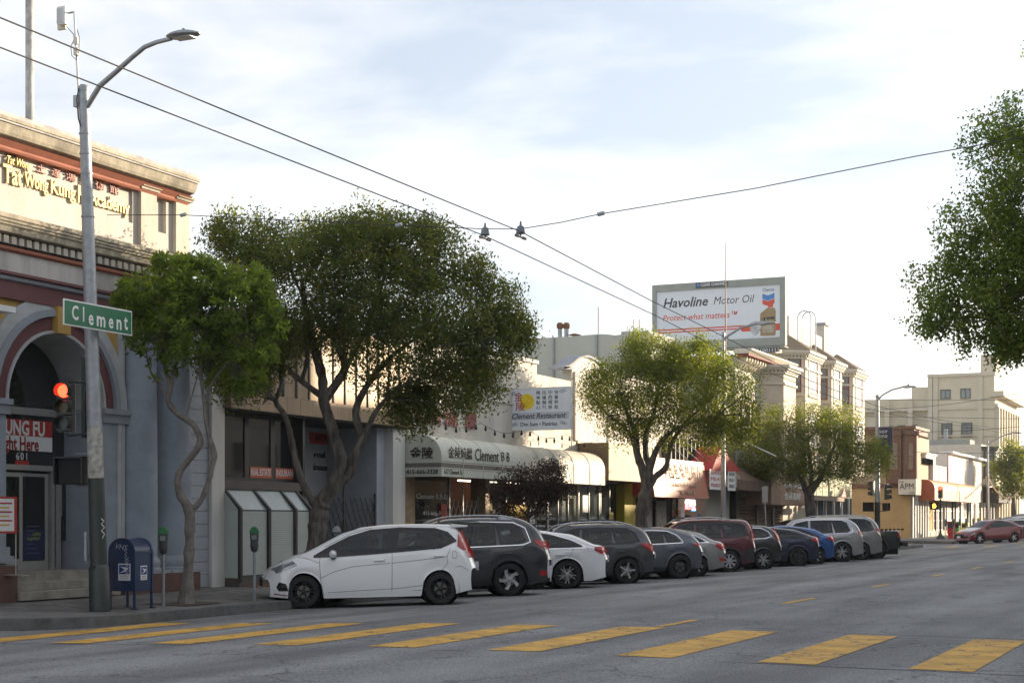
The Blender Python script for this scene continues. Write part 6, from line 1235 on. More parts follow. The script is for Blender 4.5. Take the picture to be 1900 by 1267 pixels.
    def toppoly(nm, xa, xb, ya, yb_2, mt, off=.006, n=10):
        """a strip over the cabin from x=xa to xb, half widths ya, yb"""
        q = MB(); rows = []
        for i in range(n+1):
            x = xr+xa+(xb-xa)*i/n; hw_ = ya+(yb_2-ya)*i/n; rows.append([(x+bulge(x, u*hw_), u*hw_, top_z(x, u*hw_)+off) for u in (-1,-.8,-.6,-.3,0,.3,.6,.8,1)])
        for r0, r1 in zip(rows[:-1], rows[1:]):
            for k in range(8): q.quad(r0[k], r0[k+1], r1[k+1], r1[k])
        return q.build(nm, mt, T, fix=False)
    # wheels, wells
    for xa, fr_ in ((wb/2, 1), (-wb/2, 0)):
        for sd_ in (1, -1):
            hwa = float(np.interp(xa, xs, hw)); wheel(T, xa, sd_*(hwa-.125), sd_, r, r*spec.get('rim', .70), STY[spec['style']], far)
            MB().lathe([(0, -.26*sd_), (Ra*.99, -.26*sd_), (Ra*.995, -.01*sd_)], (xa, sd_*hwa, r), 'y', 30).build('wheel_well', M_under, T, fix=False)
            if spec.get('arch'):
                q = MB(); A_ = np.linspace(-.25, math.pi+.25, 22); 
                for t0, t1 in zip(A_[:-1], A_[1:]):
                    p = lambda t, R_: (xa+R_*math.cos(t), sd_*(surf_y(xa+R_*math.cos(t), r+R_*math.sin(t))+.012), r+R_*math.sin(t)); q.quad(p(t0, Ra*.995), p(t1, Ra*.995), p(t1, Ra+.06), p(t0, Ra+.06))
                q.build('wheel_arch_trim', M_clad, T, fix=False)
    MB().box((xr+.25, -hw.max()+.30, .16), (xf-.3, hw.max()-.30, .5)).build('underbody', M_under, T)
    # glass
    if spec.get('glassband') and far: sidepoly('window_surround', spec['glassband'], M_trim, .008)
    def ribbon(nm, P_, w, mt, off, closed=True):
        for sd_ in (1, -1):
            pp = [Vector((xr+x, 0, z)) for x, z in P_]; ce = sum(pp, Vector())/len(pp); q = MB(); n_ = len(pp)
            for i in range(n_ if closed else n_-1):
                p0, p1 = pp[i], pp[(i+1) % n_]; d_ = (p1-p0).normalized(); nn = Vector((-d_.z, 0, d_.x)); nn = -nn if nn.dot(ce-p0) > 0 else nn
                m_n = max(1, int((p1-p0).length/.08)); e0, e1 = p0-d_*w*.5, p1+d_*w*.5
                for j in range(m_n):
                    a_, c_ = e0.lerp(e1, j/m_n), e0.lerp(e1, (j+1)/m_n)
                    q.quad(*[(v.x+bulge(v.x, surf_y(v.x, v.z)), sd_*(surf_y(v.x, v.z)+off), v.z) for v in (a_-nn*w*.55, c_-nn*w*.55, c_+nn*w*.45, a_+nn*w*.45)])
            q.build(nm, mt, T, fix=False)
    if not far:
        for w_ in spec['windows']: ribbon('window_surround', w_, .075, M_trim, .009)
        if not spec.get('chromeband'): ribbon('window_moulding', spec['glassband'], .045, M_trim, .0115)
        for p_ in spec.get('pillars', []): sidepoly('pillar', p_, M_trim, .0095)
        # cabin: floor, dashboard, seats seen through the glass
        zb_ = float(np.interp(0, xs, belt)); wc = Wd/2-.22
        MB().box((xr+.35, -wc, .40), (xf-1.25, wc, .46)).build('cabin_floor', M_cabin, T)
        MB().box((xf-fo-.62, -wc, .5), (xf-fo-.30, wc, zb_-.10)).build('dashboard', M_cabin, T, bevel=.03)
        for sx_ in (-.15, -.98):
            for sy_ in (-.36, .36):
                x_ = sx_+.28; se = MB().prism([(x_-.12, .55), (x_+.36, .55), (x_+.38, .66), (x_+.02, .68), (x_-.14, zb_+.12), (x_-.26, zb_+.10)], 'y', sy_-.24, sy_+.24).build('seat', M_seat, T, bevel=.03)
                MB().box((x_-.27, sy_-.12, zb_+.14), (x_-.17, sy_+.12, zb_+.32)).build('headrest', M_seat, se, bevel=.03)
        MB().lathe([(.17,-.012),(.19,0),(.17,.012)], (xf-fo-.72, .36, zb_-.02), 'x', 20).build('steering_wheel', M_cabin, T)
    if spec.get('chromeband'): sidepoly('chrome_surround', spec['chromeband'], M_chrome, .004) if far else ribbon('chrome_surround', spec['chromeband'], .022, M_chrome, .012)
    for w_ in spec['windows']: sidepoly('side_window', w_, M_cgl, .013)
    a_, b_, ya_, yb_3 = spec['rearglass']; toppoly('rear_window', a_, b_, ya_, yb_3, M_cgl); a_, b_, ya_, yb_3 = spec['windscreen']; toppoly('windscreen', a_, b_, ya_, yb_3, M_cgl)
    for p_ in spec['tail']: sidepoly('tail_light', p_, spec.get('tailm', M_tail), .014, res=.03)
    for p_ in spec.get('head', []): sidepoly('headlight', p_, M_head, .012, res=.03)
    for p_, mt in spec.get('extra', []): sidepoly('body_trim', p_, mt, .007)
    def seam(pts, w=.007, off=.0045):
        for sd_ in (1, -1):
            P = [Vector((xr+x, 0, z)) for x, z in pts]; dens = []
            for p0, p1 in zip(P[:-1], P[1:]):
                n_ = max(1, int((p1-p0).length/.07)); dens += [p0.lerp(p1, i/n_) for i in range(n_)]
            dens.append(P[-1]); q = MB()
            for p0, p1 in zip(dens[:-1], dens[1:]):
                d_ = (p1-p0).normalized(); nn = Vector((-d_.z, 0, d_.x))*w/2
                q.quad(*[(v.x+bulge(v.x, surf_y(v.x, v.z)), sd_*(surf_y(v.x, v.z)+off), v.z) for v in (p0-nn, p1-nn, p1+nn, p0+nn)])
            q.build('door_gap', M_seam, T, fix=False)
    if not far:
        for s_ in spec.get('seams', []): seam(s_)
    for hx_, hz_ in spec.get('handles', []):
        for sd_ in (1, -1): y = surf_y(xr+hx_, hz_); MB().box((xr+hx_-.10, sd_*(y-.01), hz_-.016), (xr+hx_+.10, sd_*(y+.035), hz_+.016)).build('door_handle', spec.get('handlem', pm), T, bevel=.012)
    mxx, mzz = spec['mirror']
    for sd_ in (1, -1):
        y = surf_y(xr+mxx, mzz); q = MB(); 
        for i in range(7):
            t = i/6; rr_ = math.sin(math.pi*(.12+.80*t)); 
            for k in range(10): a = 2*math.pi*k/10; q.v.append((xr+mxx+.03+.09*math.cos(a)*rr_*.8, sd_*(y+.03+.19*t), mzz+.06+.075*math.sin(a)*rr_))
        for i in range(6):
            for k in range(10): q.f.append((i*10+k, i*10+(k+1)%10, (i+1)*10+(k+1)%10, (i+1)*10+k)); q.m.append(0)
        q.f += [tuple(range(10)), tuple(range(60, 70))]; q.m += [0, 0]
        mo = q.build('mirror', pm, T, smooth=True); MB().box((xr+mxx-.02, sd_*(y-.02), mzz-.03), (xr+mxx+.07, sd_*(y+.09), mzz+.02)).build('mirror_foot', M_black, mo, bevel=.01)
    # bumpers, plates, grille
    tf = top[-3]; MB().box((xf-.045, -.42, .42), (xf+.012, .42, .60)).build('grille', M_trim, T, bevel=.02); bx('licence_plate', (xf+.0, -.15, .36), (xf+.022, .15, .50), M_plate, T)
    bx('licence_plate', (xr-.012, -.15, .62), (xr+.02, .15, .78), M_plate, T)
    if spec.get('lower', True):
        sidepoly('sill_trim', [(L-fo-wb+Ra+.03, sill-.01), (L-fo-Ra-.03, sill-.01), (L-fo-Ra-.03, sill+.09), (L-fo-wb+Ra+.03, sill+.09)], spec.get('sillm', M_clad), .010)
    if spec.get('rails'):
        a, c = spec['rails']
        for sd_ in (1, -1):
            pts = []
            for i in range(13):
                t = i/12; x = xr+a+(c-a)*t; yv = float(np.interp(x, xs, yr_))-.10; pts.append((x, sd_*yv, top_z(x, yv)+.07*min(1, 6*t, 6*(1-t))+.0))
            MB().tube(pts, .018, 8).build('roof_rail', M_silv, T, smooth=True)
        if spec.get('bars'):
            for xx in spec['bars']:
                x = xr+xx; yv = float(np.interp(x, xs, yr_))-.08; MB().tube([(x, -yv, top_z(x, 0)+.085), (x, yv, top_z(x, 0)+.085)], .022, 8).build('cross_bar', M_black, T)
    if spec.get('spoiler'):
        x0_, z0_ = spec['spoiler']; x0_ += xr; yv = float(np.interp(x0_+.1, xs, yr_)); MB().prism([(x0_-.10, z0_-.005), (x0_+.22, z0_+.03), (x0_+.22, z0_-.04), (x0_-.08, z0_-.035)], 'y', -yv+.02, yv-.02).build('spoiler', pm, T, bevel=.01)
    return T
def hatch(L, W, H, wb, r, fo, paintm, style, hood=.98, tail=1.0, roofback=.35, tailx=.12, cowl=None, **k):
    """hatchback / suv profile measured from the rear bumper"""
    cw = cowl or L-fo-.30+.15; A = L-cw   # cowl distance from rear
    rf = H
    top = [(0, .62), (.03, tail*.74), (.09, tail), (tailx+.06, tail+.06), (roofback, H-.07), (roofback+.35, H-.02), (L*.40, H), (L*.52, H-.015), (L*.60, H-.075), (L-A_(L), hood+.12), (L-A_(L)+.12, hood+.07), (L-.55, hood-.08), (L-.22, hood-.22), (L-.05, hood-.36), (L, .48)]
    belt = [(0, tail*.72), (.12, tail-.06), (.5, .985 if H < 1.6 else 1.10), (L*.5, .95 if H < 1.6 else 1.06), (L*.72, .90 if H < 1.6 else 1.0), (L-.5, hood-.13), (L-.15, hood-.32), (L, .45)]
    d = dict(L=L, W=W, H=H, wb=wb, r=r, fo=fo, paint=paintm, style=style, top=top, belt=belt); d.update(k); return d
def A_(L): return L*.275
W_HATCH = paint('white_car_paint', (.82,.83,.83), .0, .25)
# --- 1 white hatchback (monovolume)
fit_top = [(0,.60),(.02,.72),(.10,.92),(.20,1.12),(.34,1.40),(.42,1.475),(.62,1.505),(1.2,1.525),(1.8,1.52),(2.25,1.475),(2.6,1.38),(3.05,1.15),(3.30,1.03),(3.45,.985),(3.75,.87),(3.95,.75),(4.05,.66),(4.10,.50)]
fit_belt = [(0,.58),(.10,.80),(.35,1.04),(.7,1.05),(1.4,.99),(2.2,.94),(2.9,.88),(3.4,.86),(3.8,.74),(4.0,.62),(4.10,.46)]
sp1 = dict(scale=1.08, L=4.10, W=1.695, H=1.525, wb=2.53, r=.308, fo=.80, paint=W_HATCH, style='black10', top=fit_top, belt=fit_belt, rim=.70, sill=.19, sillm=W_HATCH, tumble=.34,
 glassband=[(.42,1.19),(.60,1.34),(.85,1.415),(1.5,1.44),(2.05,1.405),(2.45,1.29),(2.80,1.12),(3.08,.955),(2.75,.955),(2.1,.985),(1.3,1.035),(.75,1.075)],
 windows=[[(1.02,1.075),(1.06,1.38),(1.55,1.405),(1.60,1.045),(1.3,1.055)], [(1.74,1.03),(1.72,1.405),(2.02,1.38),(2.38,1.27),(2.63,1.15),(2.63,.985),(2.1,1.005)], [(2.70,.985),(2.72,1.10),(3.0,.975)], [(.52,1.19),(.66,1.33),(.84,1.38),(.90,1.08),(.78,1.09)]],
 rearglass=(.17,.40,.55,.52), windscreen=(2.30,3.28,.50,.66), tail=[[(.03,.86),(.10,.87),(.18,1.00),(.36,1.09),(.30,1.22),(.36,1.42),(.27,1.36),(.17,1.16),(.04,.97)]], tailm=M_tail, head=[[(3.42,.80),(3.52,.885),(3.80,.81),(3.98,.735),(3.94,.66),(3.76,.70)]],
 extra=[([(3.64,.33),(3.70,.46),(3.90,.50),(3.97,.40),(3.90,.33)], M_trim), ([(3.60,.235),(4.02,.27),(4.02,.29),(3.62,.25)], mat('red_lip', (.25,.01,.02), .4, var=0))],
 seams=[[(1.68,.25),(1.67,.60),(1.66,1.02)], [(2.93,.24),(2.98,.50),(3.0,.86),(2.98,.93)], [(.52,1.06),(.62,.90),(.60,.78),(.90,.50),(1.02,.30),(1.68,.25),(2.93,.24)], [(.60,.90),(1.2,.84),(1.66,.80)], [(1.7,.80),(2.4,.75),(2.75,.66),(2.98,.55)], [(3.0,.83),(3.25,.93),(3.4,.95)], [(2.0,1.468),(2.4,1.36),(2.9,1.12)], [(.36,.96),(.41,1.0),(.48,.98),(.48,.88),(.40,.86),(.36,.90),(.36,.96)], [(.04,.62),(.25,.72),(.42,.70)], [(1.05,.38),(1.6,.33),(2.85,.285)]],
 pillars=[[(1.56,1.02),(1.52,1.425),(1.75,1.425),(1.77,1.01)],[(.80,1.41),(.90,1.06),(1.05,1.05),(1.07,1.41)],[(2.61,.97),(2.60,1.18),(2.73,1.13),(2.72,.965)]], handles=[(.80,.915),(1.90,.855)], mirror=(2.72,.93), spoiler=(.32,1.475))
def suvspec(L, W, H, wb, r, fo, pm, style, cowlz=1.12, hood=1.02, rails=None, tailz=1.05, slope=.45, tl=None, tm=M_tail, beltz=1.08, dlo=None, chrome=True, rear_up=.0, roofr=.3, **k):
    s = L/4.6
    top = [(0,.66),(.03,tailz*.82),(.08,tailz),(.08+slope*.45,(tailz+H)/2+.04),(.08+slope,H-.10),(.25+slope,H-.03),(1.6*s,H),(2.3*s,H-.02),(2.65*s,H-.09),(3.38*s,cowlz),(3.5*s,cowlz-.05),(4.1*s,hood-.06),(4.4*s,hood-.22),(4.55*s,hood-.38),(L,.50)]
    belt = [(0,tailz*.78),(.10,tailz-.08),(.5,beltz+.05),(1.2*s,beltz),(2.4*s,beltz-.04),(3.3*s,beltz-.09),(4.1*s,hood-.14),(4.45*s,hood-.36),(L,.46)]
    zt = H-.14; b = beltz
    gb = [(slope+.10,b+.10),(slope+.22,zt-.12),(slope+.45,zt-.01),(1.6*s,zt+.02),(2.25*s,zt),(2.6*s,zt-.09),(3.18*s,b-.02),(2.4*s,b+.0),(1.3*s,b+.03),(.75,b+.05)]
    gw = [[(slope+.20,b+.13),(slope+.30,zt-.12),(slope+.48,zt-.035),(1.28*s-.02,zt-.02),(1.28*s-.10,b+.065),(.85,b+.07)], [(1.33*s,b+.06),(1.33*s,zt-.015),(2.02*s,zt-.015),(2.08*s,b+.035)], [(2.20*s,b+.03),(2.18*s,zt-.03),(2.56*s,zt-.10),(3.02*s,b+.02)]]
    cb = [(slope+.04,b+.08),(slope+.17,zt-.10),(slope+.43,zt+.02),(1.6*s,zt+.045),(2.25*s,zt+.025),(2.63*s,zt-.07),(3.26*s,b-.05),(2.4*s,b-.03),(1.3*s,b+.0),(.72,b+.02)]
    if tl is None: tl = [(.02,tailz-.22),(.12,tailz-.16),(.42,tailz-.03),(.40,tailz+.06),(.12,tailz+.02),(.03,tailz-.05)]
    d = dict(L=L, W=W, H=H, wb=wb, r=r, fo=fo, paint=pm, style=style, top=top, belt=belt, glassband=gb, windows=gw, chromeband=cb if chrome else None, rearglass=(.12,.06+slope*.95,.58,.50), windscreen=(2.68*s,3.36*s,.52,.66), tail=[tl], tailm=tm,
      head=[[(4.1*s,hood-.28),(4.05*s,hood-.17),(4.4*s,hood-.26),(4.5*s,hood-.40)]], mirror=(3.0*s,b-.04), handles=[(1.05*s,b-.16),(1.95*s,b-.19)], handlem=pm, seams=[[(1.30*s,.36),(1.33*s,b)],[(2.12*s,.34),(2.14*s,b)],[(.55,b),(.68,b-.2),(.72,.85)],[(3.1*s,.36),(3.14*s,b-.1)]], sill=.24, rails=rails, arch=True)
    d.update(k); return d
def sedan(L, W, H, wb, r, fo, pm, style, trunk=.98, deck=.45, fast=1.35, chrome=True, tl=None, tailz=.90, hood=.90, **k):
    s = L/4.85
    top = [(0,.58),(.03,tailz*.82),(.08,tailz+.03),(deck*.4,trunk),(deck,trunk+.03),(deck+(fast-deck)*.5,(H+trunk)/2+.06),(fast+.1,H-.06),(fast+.5,H-.01),(2.3*s,H),(2.75*s,H-.07),(3.55*s,hood+.09),(3.75*s,hood+.04),(4.4*s,hood-.12),(4.7*s,hood-.26),(L,.46)]
    belt = [(0,tailz*.76),(.10,tailz-.03),(.6,trunk-.05),(1.4,.96),(2.4*s,.93),(3.4*s,.89),(4.3*s,hood-.18),(4.7*s,hood-.30),(L,.42)]
    zt = H-.11; b = .985
    gb = [(deck+.30,b+.01),(deck+.62,b+.16),(fast+.12,zt-.04),(fast+.5,zt+.01),(2.35*s,zt+.01),(2.75*s,zt-.09),(3.35*s,b-.05),(2.3*s,b-.025),(1.4,b)]
    gw = [[(deck+.38,b+.03),(deck+.64,b+.14),(deck+.85,b+.22),(deck+.85,b+.03)], [(deck+.90,b+.03),(deck+.90,b+.24),(fast+.20,zt-.05),(fast+.5,zt-.015),(2.02*s,zt-.01),(2.06*s,b+.01)], [(2.16*s,b+.005),(2.13*s,zt-.01),(2.40*s,zt-.02),(2.72*s,zt-.11),(3.22*s,b-.02)]]
    cb = [(deck+.20,b-.01),(deck+.58,b+.18),(fast+.08,zt-.01),(fast+.5,zt+.035),(2.35*s,zt+.035),(2.78*s,zt-.07),(3.45*s,b-.08),(2.3*s,b-.05),(1.4,b-.025)]
    if tl is None: tl = [(.02,tailz-.16),(.14,tailz-.13),(.40,tailz-.04),(.38,tailz+.03),(.10,tailz+.05),(.03,tailz-.02)]
    d = dict(L=L, W=W, H=H, wb=wb, r=r, fo=fo, paint=pm, style=style, top=top, belt=belt, glassband=gb, windows=gw, chromeband=cb if chrome else None, rearglass=(deck+.12,fast+.02,.60,.50), windscreen=(2.80*s,3.55*s,.50,.66), tail=[tl], tailm=M_tail,
      head=[[(4.35*s,hood-.30),(4.30*s,hood-.18),(4.7*s,hood-.30),(4.74*s,hood-.38)]], mirror=(3.15*s,b-.06), handles=[(1.30*s,b-.17),(2.28*s,b-.19)], handlem=pm, seams=[[(2.10*s,.28),(2.12*s,b)],[(.95,b),(1.12,.7)],[(3.25*s,.28),(3.28*s,b-.1)]], sill=.19)
    d.update(k); return d
P_dg = paint('dark_grey_metallic', (.030,.032,.038)); P_gr = paint('slate_grey_metallic', (.050,.054,.060)); P_bg = paint('polished_blue_grey', (.085,.095,.115)); P_si = paint('silver_metallic', (.34,.35,.36), .6, .3); P_wh = paint('pearl_white', (.80,.81,.82), 0, .25)
P_ma = paint('maroon_metallic', (.10,.012,.022)); P_bk = paint('charcoal_black', (.020,.022,.022)); P_nv = paint('navy_metallic', (.008,.014,.045)); P_bl = paint('bright_blue_metallic', (.010,.075,.26)); P_gn = paint('dark_green_paint_truck', (.012,.022,.018)); P_rd = paint('dark_red_metallic', (.14,.010,.012))
P_s2 = paint('warm_silver_metallic', (.28,.28,.28), .6, .3)
lowtail = [([(.02,.42),(.22,.44),(.22,.54),(.03,.52)], M_tail)]
car('white hatchback with black wheels, nearest car, fully seen from its left side', sp1, (818,1121.5), ang=58)
car('dark grey station wagon with silver roof rails right behind the white hatchback', suvspec(4.62,1.81,1.69,2.67,.355,.92,P_dg,'twist5',rails=(.75,3.1),bars=(1.2,2.5),slope=.48,extra=lowtail,beltz=1.07,tl=[(.02,1.0),(.06,.98),(.38,1.12),(.42,1.2),(.10,1.17),(.03,1.10)]), (945,1105))
car('white fastback sedan with black and silver wheels third from the left', sedan(4.88,1.86,1.45,2.83,.345,.92,P_wh,'thin5',rim=.74,fast=1.5,deck=.42,trunk=1.03,tailz=.96), (1052,1091.5))
car('slate grey hatchback with black cross bars on silver rails, fourth from left', suvspec(4.46,1.78,1.55,2.67,.335,.90,P_gr,'star5',rails=(.7,2.9),bars=(1.15,2.3),beltz=.99,cowlz=1.04,hood=.95,tailz=.99,slope=.42,chrome=False), (1163,1082))
car('blue grey hatchback with black wheels and sloping tail, fifth from the left', suvspec(4.46,1.80,1.44,2.73,.335,.92,P_bg,'blk',rim=.74,beltz=.97,cowlz=1.0,hood=.90,tailz=.97,slope=.70,arch=False,tl=[(.05,.90),(.10,.88),(.33,.93),(.33,.97),(.12,.97)]), (1262,1073))
car('silver sedan mostly hidden between the blue grey hatchback and the maroon car', sedan(4.65,1.80,1.43,2.70,.325,.90,P_s2,'multi',extra=lowtail,trunk=1.0), (1291,1069))
car('maroon boxy sport utility car with black rear bumper', suvspec(4.54,1.78,1.68,2.62,.345,.90,P_ma,'steel',rails=(.9,2.7),bars=(1.2,2.4),slope=.20,beltz=1.06,chrome=False,rim=.62,tl=[(.03,.98),(.14,.98),(.16,1.2),(.22,1.5),(.17,1.5),(.08,1.2)],extra=[([(.0,.36),(.48,.36),(.48,.72),(.0,.74)], M_clad)]), (1353,1060.5))
car('charcoal small hatchback with silver five hole wheels right of the maroon car', suvspec(4.36,1.82,1.48,2.65,.325,.90,P_bk,'five',beltz=1.0,cowlz=1.03,hood=.93,tailz=.98,slope=.42,arch=False,tl=[(.05,.92),(.14,.92),(.30,1.10),(.42,1.36),(.34,1.36),(.14,1.12)]), (1416,1055.5))
car('navy blue smooth sedan with dark covered wheels', sedan(4.69,1.85,1.44,2.87,.335,.84,P_nv,'aero',chrome=False,fast=1.6,deck=.40,trunk=1.03,tailz=.95), (1480,1050))
car('bright blue sedan between the navy sedan and the silver car', sedan(4.55,1.76,1.45,2.70,.33,.95,P_bl,'multi',trunk=1.04,tailz=.97,chrome=False), (1514,1046.5))
car('silver sport utility car with tinted windows beside the bright blue sedan', suvspec(5.0,1.95,1.72,2.98,.375,.95,P_si,'dark5' if False else 'five',beltz=1.08,slope=.55,arch=False,tl=[(.03,.98),(.10,.98),(.30,1.08),(.30,1.16),(.10,1.14)]), (1562,1042))
car('silver minivan with dark glass parked second from the corner', suvspec(5.1,2.0,1.75,3.0,.35,1.0,P_s2,'dark5',rails=(.7,3.2),beltz=1.10,slope=.42,arch=False,chrome=False,tl=[(.03,1.12),(.10,1.12),(.42,1.17),(.42,1.22),(.10,1.21)]), (1597,1038.5))
# --- pickup
def pickup(label, rw):
    pm = P_gn; L, W_, H, wb, r, fo = 5.4, 1.89, 1.79, 3.24, .385, .92
    spec = dict(L=L, W=W_, H=H, wb=wb, r=r, fo=fo, paint=pm, style='dark5', top=[(0,.80),(.04,1.10),(.08,1.13),(1.6,1.13),(1.62,1.13),(1.70,1.62),(1.85,1.74),(2.6,1.79),(3.2,1.74),(3.85,1.20),(4.0,1.15),(4.9,1.06),(5.2,.92),(5.4,.55)], belt=[(0,.9),(.1,1.08),(1.6,1.09),(2.5,1.10),(3.8,1.05),(4.9,.95),(5.4,.5)],
      glassband=[(1.72,1.15),(1.80,1.60),(2.6,1.68),(3.1,1.64),(3.66,1.12)], windows=[[(1.78,1.17),(1.85,1.58),(2.55,1.63),(2.6,1.15)],[(2.68,1.15),(2.66,1.64),(3.05,1.6),(3.52,1.14)]], rearglass=(1.63,1.72,.6,.58), windscreen=(3.22,3.84,.6,.7), tail=[[(.03,.84),(.16,.84),(.16,1.08),(.03,1.08)]], mirror=(3.4,1.14), handles=[(2.2,1.0),(3.0,1.0)], sill=.36, arch=True, seams=[[(1.62,.5),(1.62,1.1)]])
    T = car(label, spec, rw, name='pickup_truck', cat='pickup truck')
    xr = wb/2+fo-L
    MB().box((xr-.10,-.88,.48),(xr+.15,.88,.66)).build('rear_bumper', M_clad, T, bevel=.03)
    for k in range(9): MB().box((xr+.08+k*.17,.80,1.13),(xr+.16+k*.17,.90,1.20)).build('bed_rail_clamp', M_black, T)
    return T
pickup('dark green pickup truck at the end of the angled row before the cross street', (1626,1036))
# --- beyond the cross street
far = 'cars parked beyond the cross street'
xyz = lambda px, X: (X, fy(px, X))
def fcar(label, spec, px, X, ang=40): car(label, spec, far=True, ang=ang, group=far, at=(X, fy(px, X)))
fcar('dark red sedan first in the row beyond the cross street', sedan(4.58,1.76,1.47,2.64,.32,.95,P_rd,'star5',chrome=False,trunk=1.04,tailz=.98), 1834, -14.9, 42)
fcar('grey wagon just behind the dark red sedan beyond the cross street', suvspec(4.6,1.78,1.47,2.7,.33,.95,P_gr,'star5',chrome=True,beltz=.98,cowlz=1.02,hood=.92,tailz=.98,slope=.55,arch=False), 1866, -14.7, 42)
fcar('beige silver car with sunlit roof behind the grey wagon', suvspec(4.6,1.8,1.62,2.7,.33,.95,P_s2,'star5',beltz=1.05), 1878, -15.4, 42)
fcar('black tall car furthest in the row at the right edge', suvspec(4.9,1.9,1.8,2.8,.36,.95,P_bk,'star5',beltz=1.1), 1897, -15.6, 42)
# ================================================================= TREES
def dpt(px, py, depth):                    # a real point at a surveyed distance along the view axis
    u = (px-950)/2900*depth; return Vector((-_s*depth+_c*u, _c*depth+_s*u, EYE+(964-py)/2900*depth))
def tree(name, label, cat, base, blobs, depth, limbs, n, leaf, lm, seed, twigs=60, clus=(14, .26), bark=M_wood, trunkr=.16, droop=.0, hang=0, thick=.55, spray=.10, group=None, gap=-.45, gfreq=5.2, rosette=False):
    """blobs: (px, py, rx_px, ry_px, ddepth, rdepth_m, weight); limbs: list of [(px,py,dd,r),...]"""
    rng = np.random.default_rng(seed); T = thing(name, label, cat, base, 0, group)
    tips = []; q = MB()
    for lb in limbs:
        pts = [dpt(x, y, depth+dd) for x, y, dd, r in lb]; 
        # subdivide with a smooth curve
        P, R = [], []
        for i in range(len(pts)-1):
            p0, p1, p2, p3 = pts[max(i-1,0)], pts[i], pts[i+1], pts[min(i+2,len(pts)-1)]
            for t in (0, .25, .5, .75): P.append(.5*((2*p1)+(p2-p0)*t+(2*p0-5*p1+4*p2-p3)*t*t+(3*p1-p0-3*p2+p3)*t**3)); R.append((lb[i][3]*(1-t)+lb[i+1][3]*t)*(1+rng.uniform(-.11,.11)))
        P.append(pts[-1]); R.append(lb[-1][3]); q = MB()
        if lb is limbs[0] and R[0] > .08:                         # flared root collar
            for i_ in range(min(4, len(R))): R[i_] *= 1+.55*(1-i_/4)**2.5
        q.tube(P, R, 12)
        jit = rng.normal(size=(len(q.v)//12, 12))*.05+rng.normal(size=(1, 12))*.07
        for vi in range(len(q.v)): c_ = P[vi//12]; v_ = Vector(q.v[vi]); q.v[vi] = tuple(c_+(v_-c_)*(1+float(jit[vi//12, vi%12])))
        q.build('trunk' if lb is limbs[0] else 'limb', bark, T, smooth=True); (tips.append((P[-1], R[-1])) if R[-1] > .0075 else None); tips.append((P[len(P)*2//3], R[len(R)*2//3]))
    wts = np.array([b[6] for b in blobs], float); wts /= wts.sum(); nc = max(1, int(n/clus[0])); C = []
    which = rng.choice(len(blobs), nc, p=wts); m_per = depth/2900
    for bi in which:
        b = blobs[bi]; d = rng.normal(size=3); d /= np.linalg.norm(d); rad = rng.uniform(thick, 1.0)**.7
        if rng.random() < spray: rad *= rng.uniform(1.0, 1.22)
        px_ = b[0]+d[0]*rad*b[2]; py_ = b[1]+d[1]*rad*b[3]; C.append(dpt(px_, py_, depth+b[4]+d[2]*rad*b[5]))
    C = np.array([tuple(c) for c in C])
    ph = rng.uniform(0, 6.28, 9); f_ = gfreq
    nz_ = (np.sin(C[:,0]*f_+ph[0]+1.3*np.sin(C[:,2]*f_*.7+ph[1]))+np.sin(C[:,1]*f_*.9+ph[2]+1.3*np.sin(C[:,0]*f_*.6+ph[3]))+np.sin(C[:,2]*f_*1.25+ph[4]+1.3*np.sin(C[:,1]*f_*.8+ph[5])))/1.7
    C = C[nz_ > gap]; nz_ = nz_[nz_ > gap]; rng.shuffle(C[:0])
    # twigs joining limb tips to leaf clusters
    tw = MB(); idx = rng.choice(len(C), min(twigs, len(C)), replace=False)
    for i in idx:
        c = Vector(C[i]); tp, tr = min(tips, key=lambda t: (t[0]-c).length); mid = tp.lerp(c, .5)+Vector(rng.normal(size=3)*.12); tw.tube([tp, mid, c], [min(.022, tr*.7), .014, .005], 5, False)
    if tw.v: tw.build('twigs', bark, T, kind='stuff')
    k = clus[0]; cc = np.repeat(C, k, axis=0); N = len(cc)
    tw_dir = np.repeat(rng.normal(size=(len(C), 3)), k, axis=0); tw_dir /= np.linalg.norm(tw_dir, axis=1)[:, None]; tw_dir[:, 2] -= hang; 
    pos = cc+tw_dir*rng.uniform(-clus[1], clus[1], (N, 1))+rng.normal(size=(N, 3))*clus[1]*.38
    ax = rng.normal(size=(N, 3))+tw_dir*.8; ax[:, 2] -= droop; ax /= np.linalg.norm(ax, axis=1)[:, None]
    if rosette: pos = cc+rng.normal(size=(N, 3))*clus[1]*.12+ax*leaf[0]*.55
    nr = rng.normal(size=(N, 3)); nr[:, 2] += .8; sd_ = np.cross(ax, nr); sd_ /= np.linalg.norm(sd_, axis=1)[:, None]+1e-9
    ln = leaf[0]*rng.uniform(.65, 1.25, (N, 1)); wd = leaf[1]*rng.uniform(.7, 1.2, (N, 1)); up_ = np.cross(sd_, ax)
    v0 = pos-ax*ln/2; v2 = pos+ax*ln/2-up_*ln*.10; v1 = pos+sd_*wd/2-ax*ln*.05+up_*wd*.12; v3 = pos-sd_*wd/2-ax*ln*.05+up_*wd*.12
    V = np.stack([v0, v1, v2, v3], 1).reshape(-1, 3)-np.array(base)
    me = bpy.data.meshes.new('foliage'); me.vertices.add(len(V)); me.vertices.foreach_set('co', V.ravel()); me.loops.add(N*4); me.loops.foreach_set('vertex_index', np.arange(N*4, dtype=np.int32)); me.polygons.add(N); me.polygons.foreach_set('loop_start', np.arange(0, N*4, 4, dtype=np.int32)); me.polygons.foreach_set('loop_total', np.full(N, 4, dtype=np.int32))
    me.update(calc_edges=True); at = me.attributes.new('tone', 'FLOAT', 'POINT')
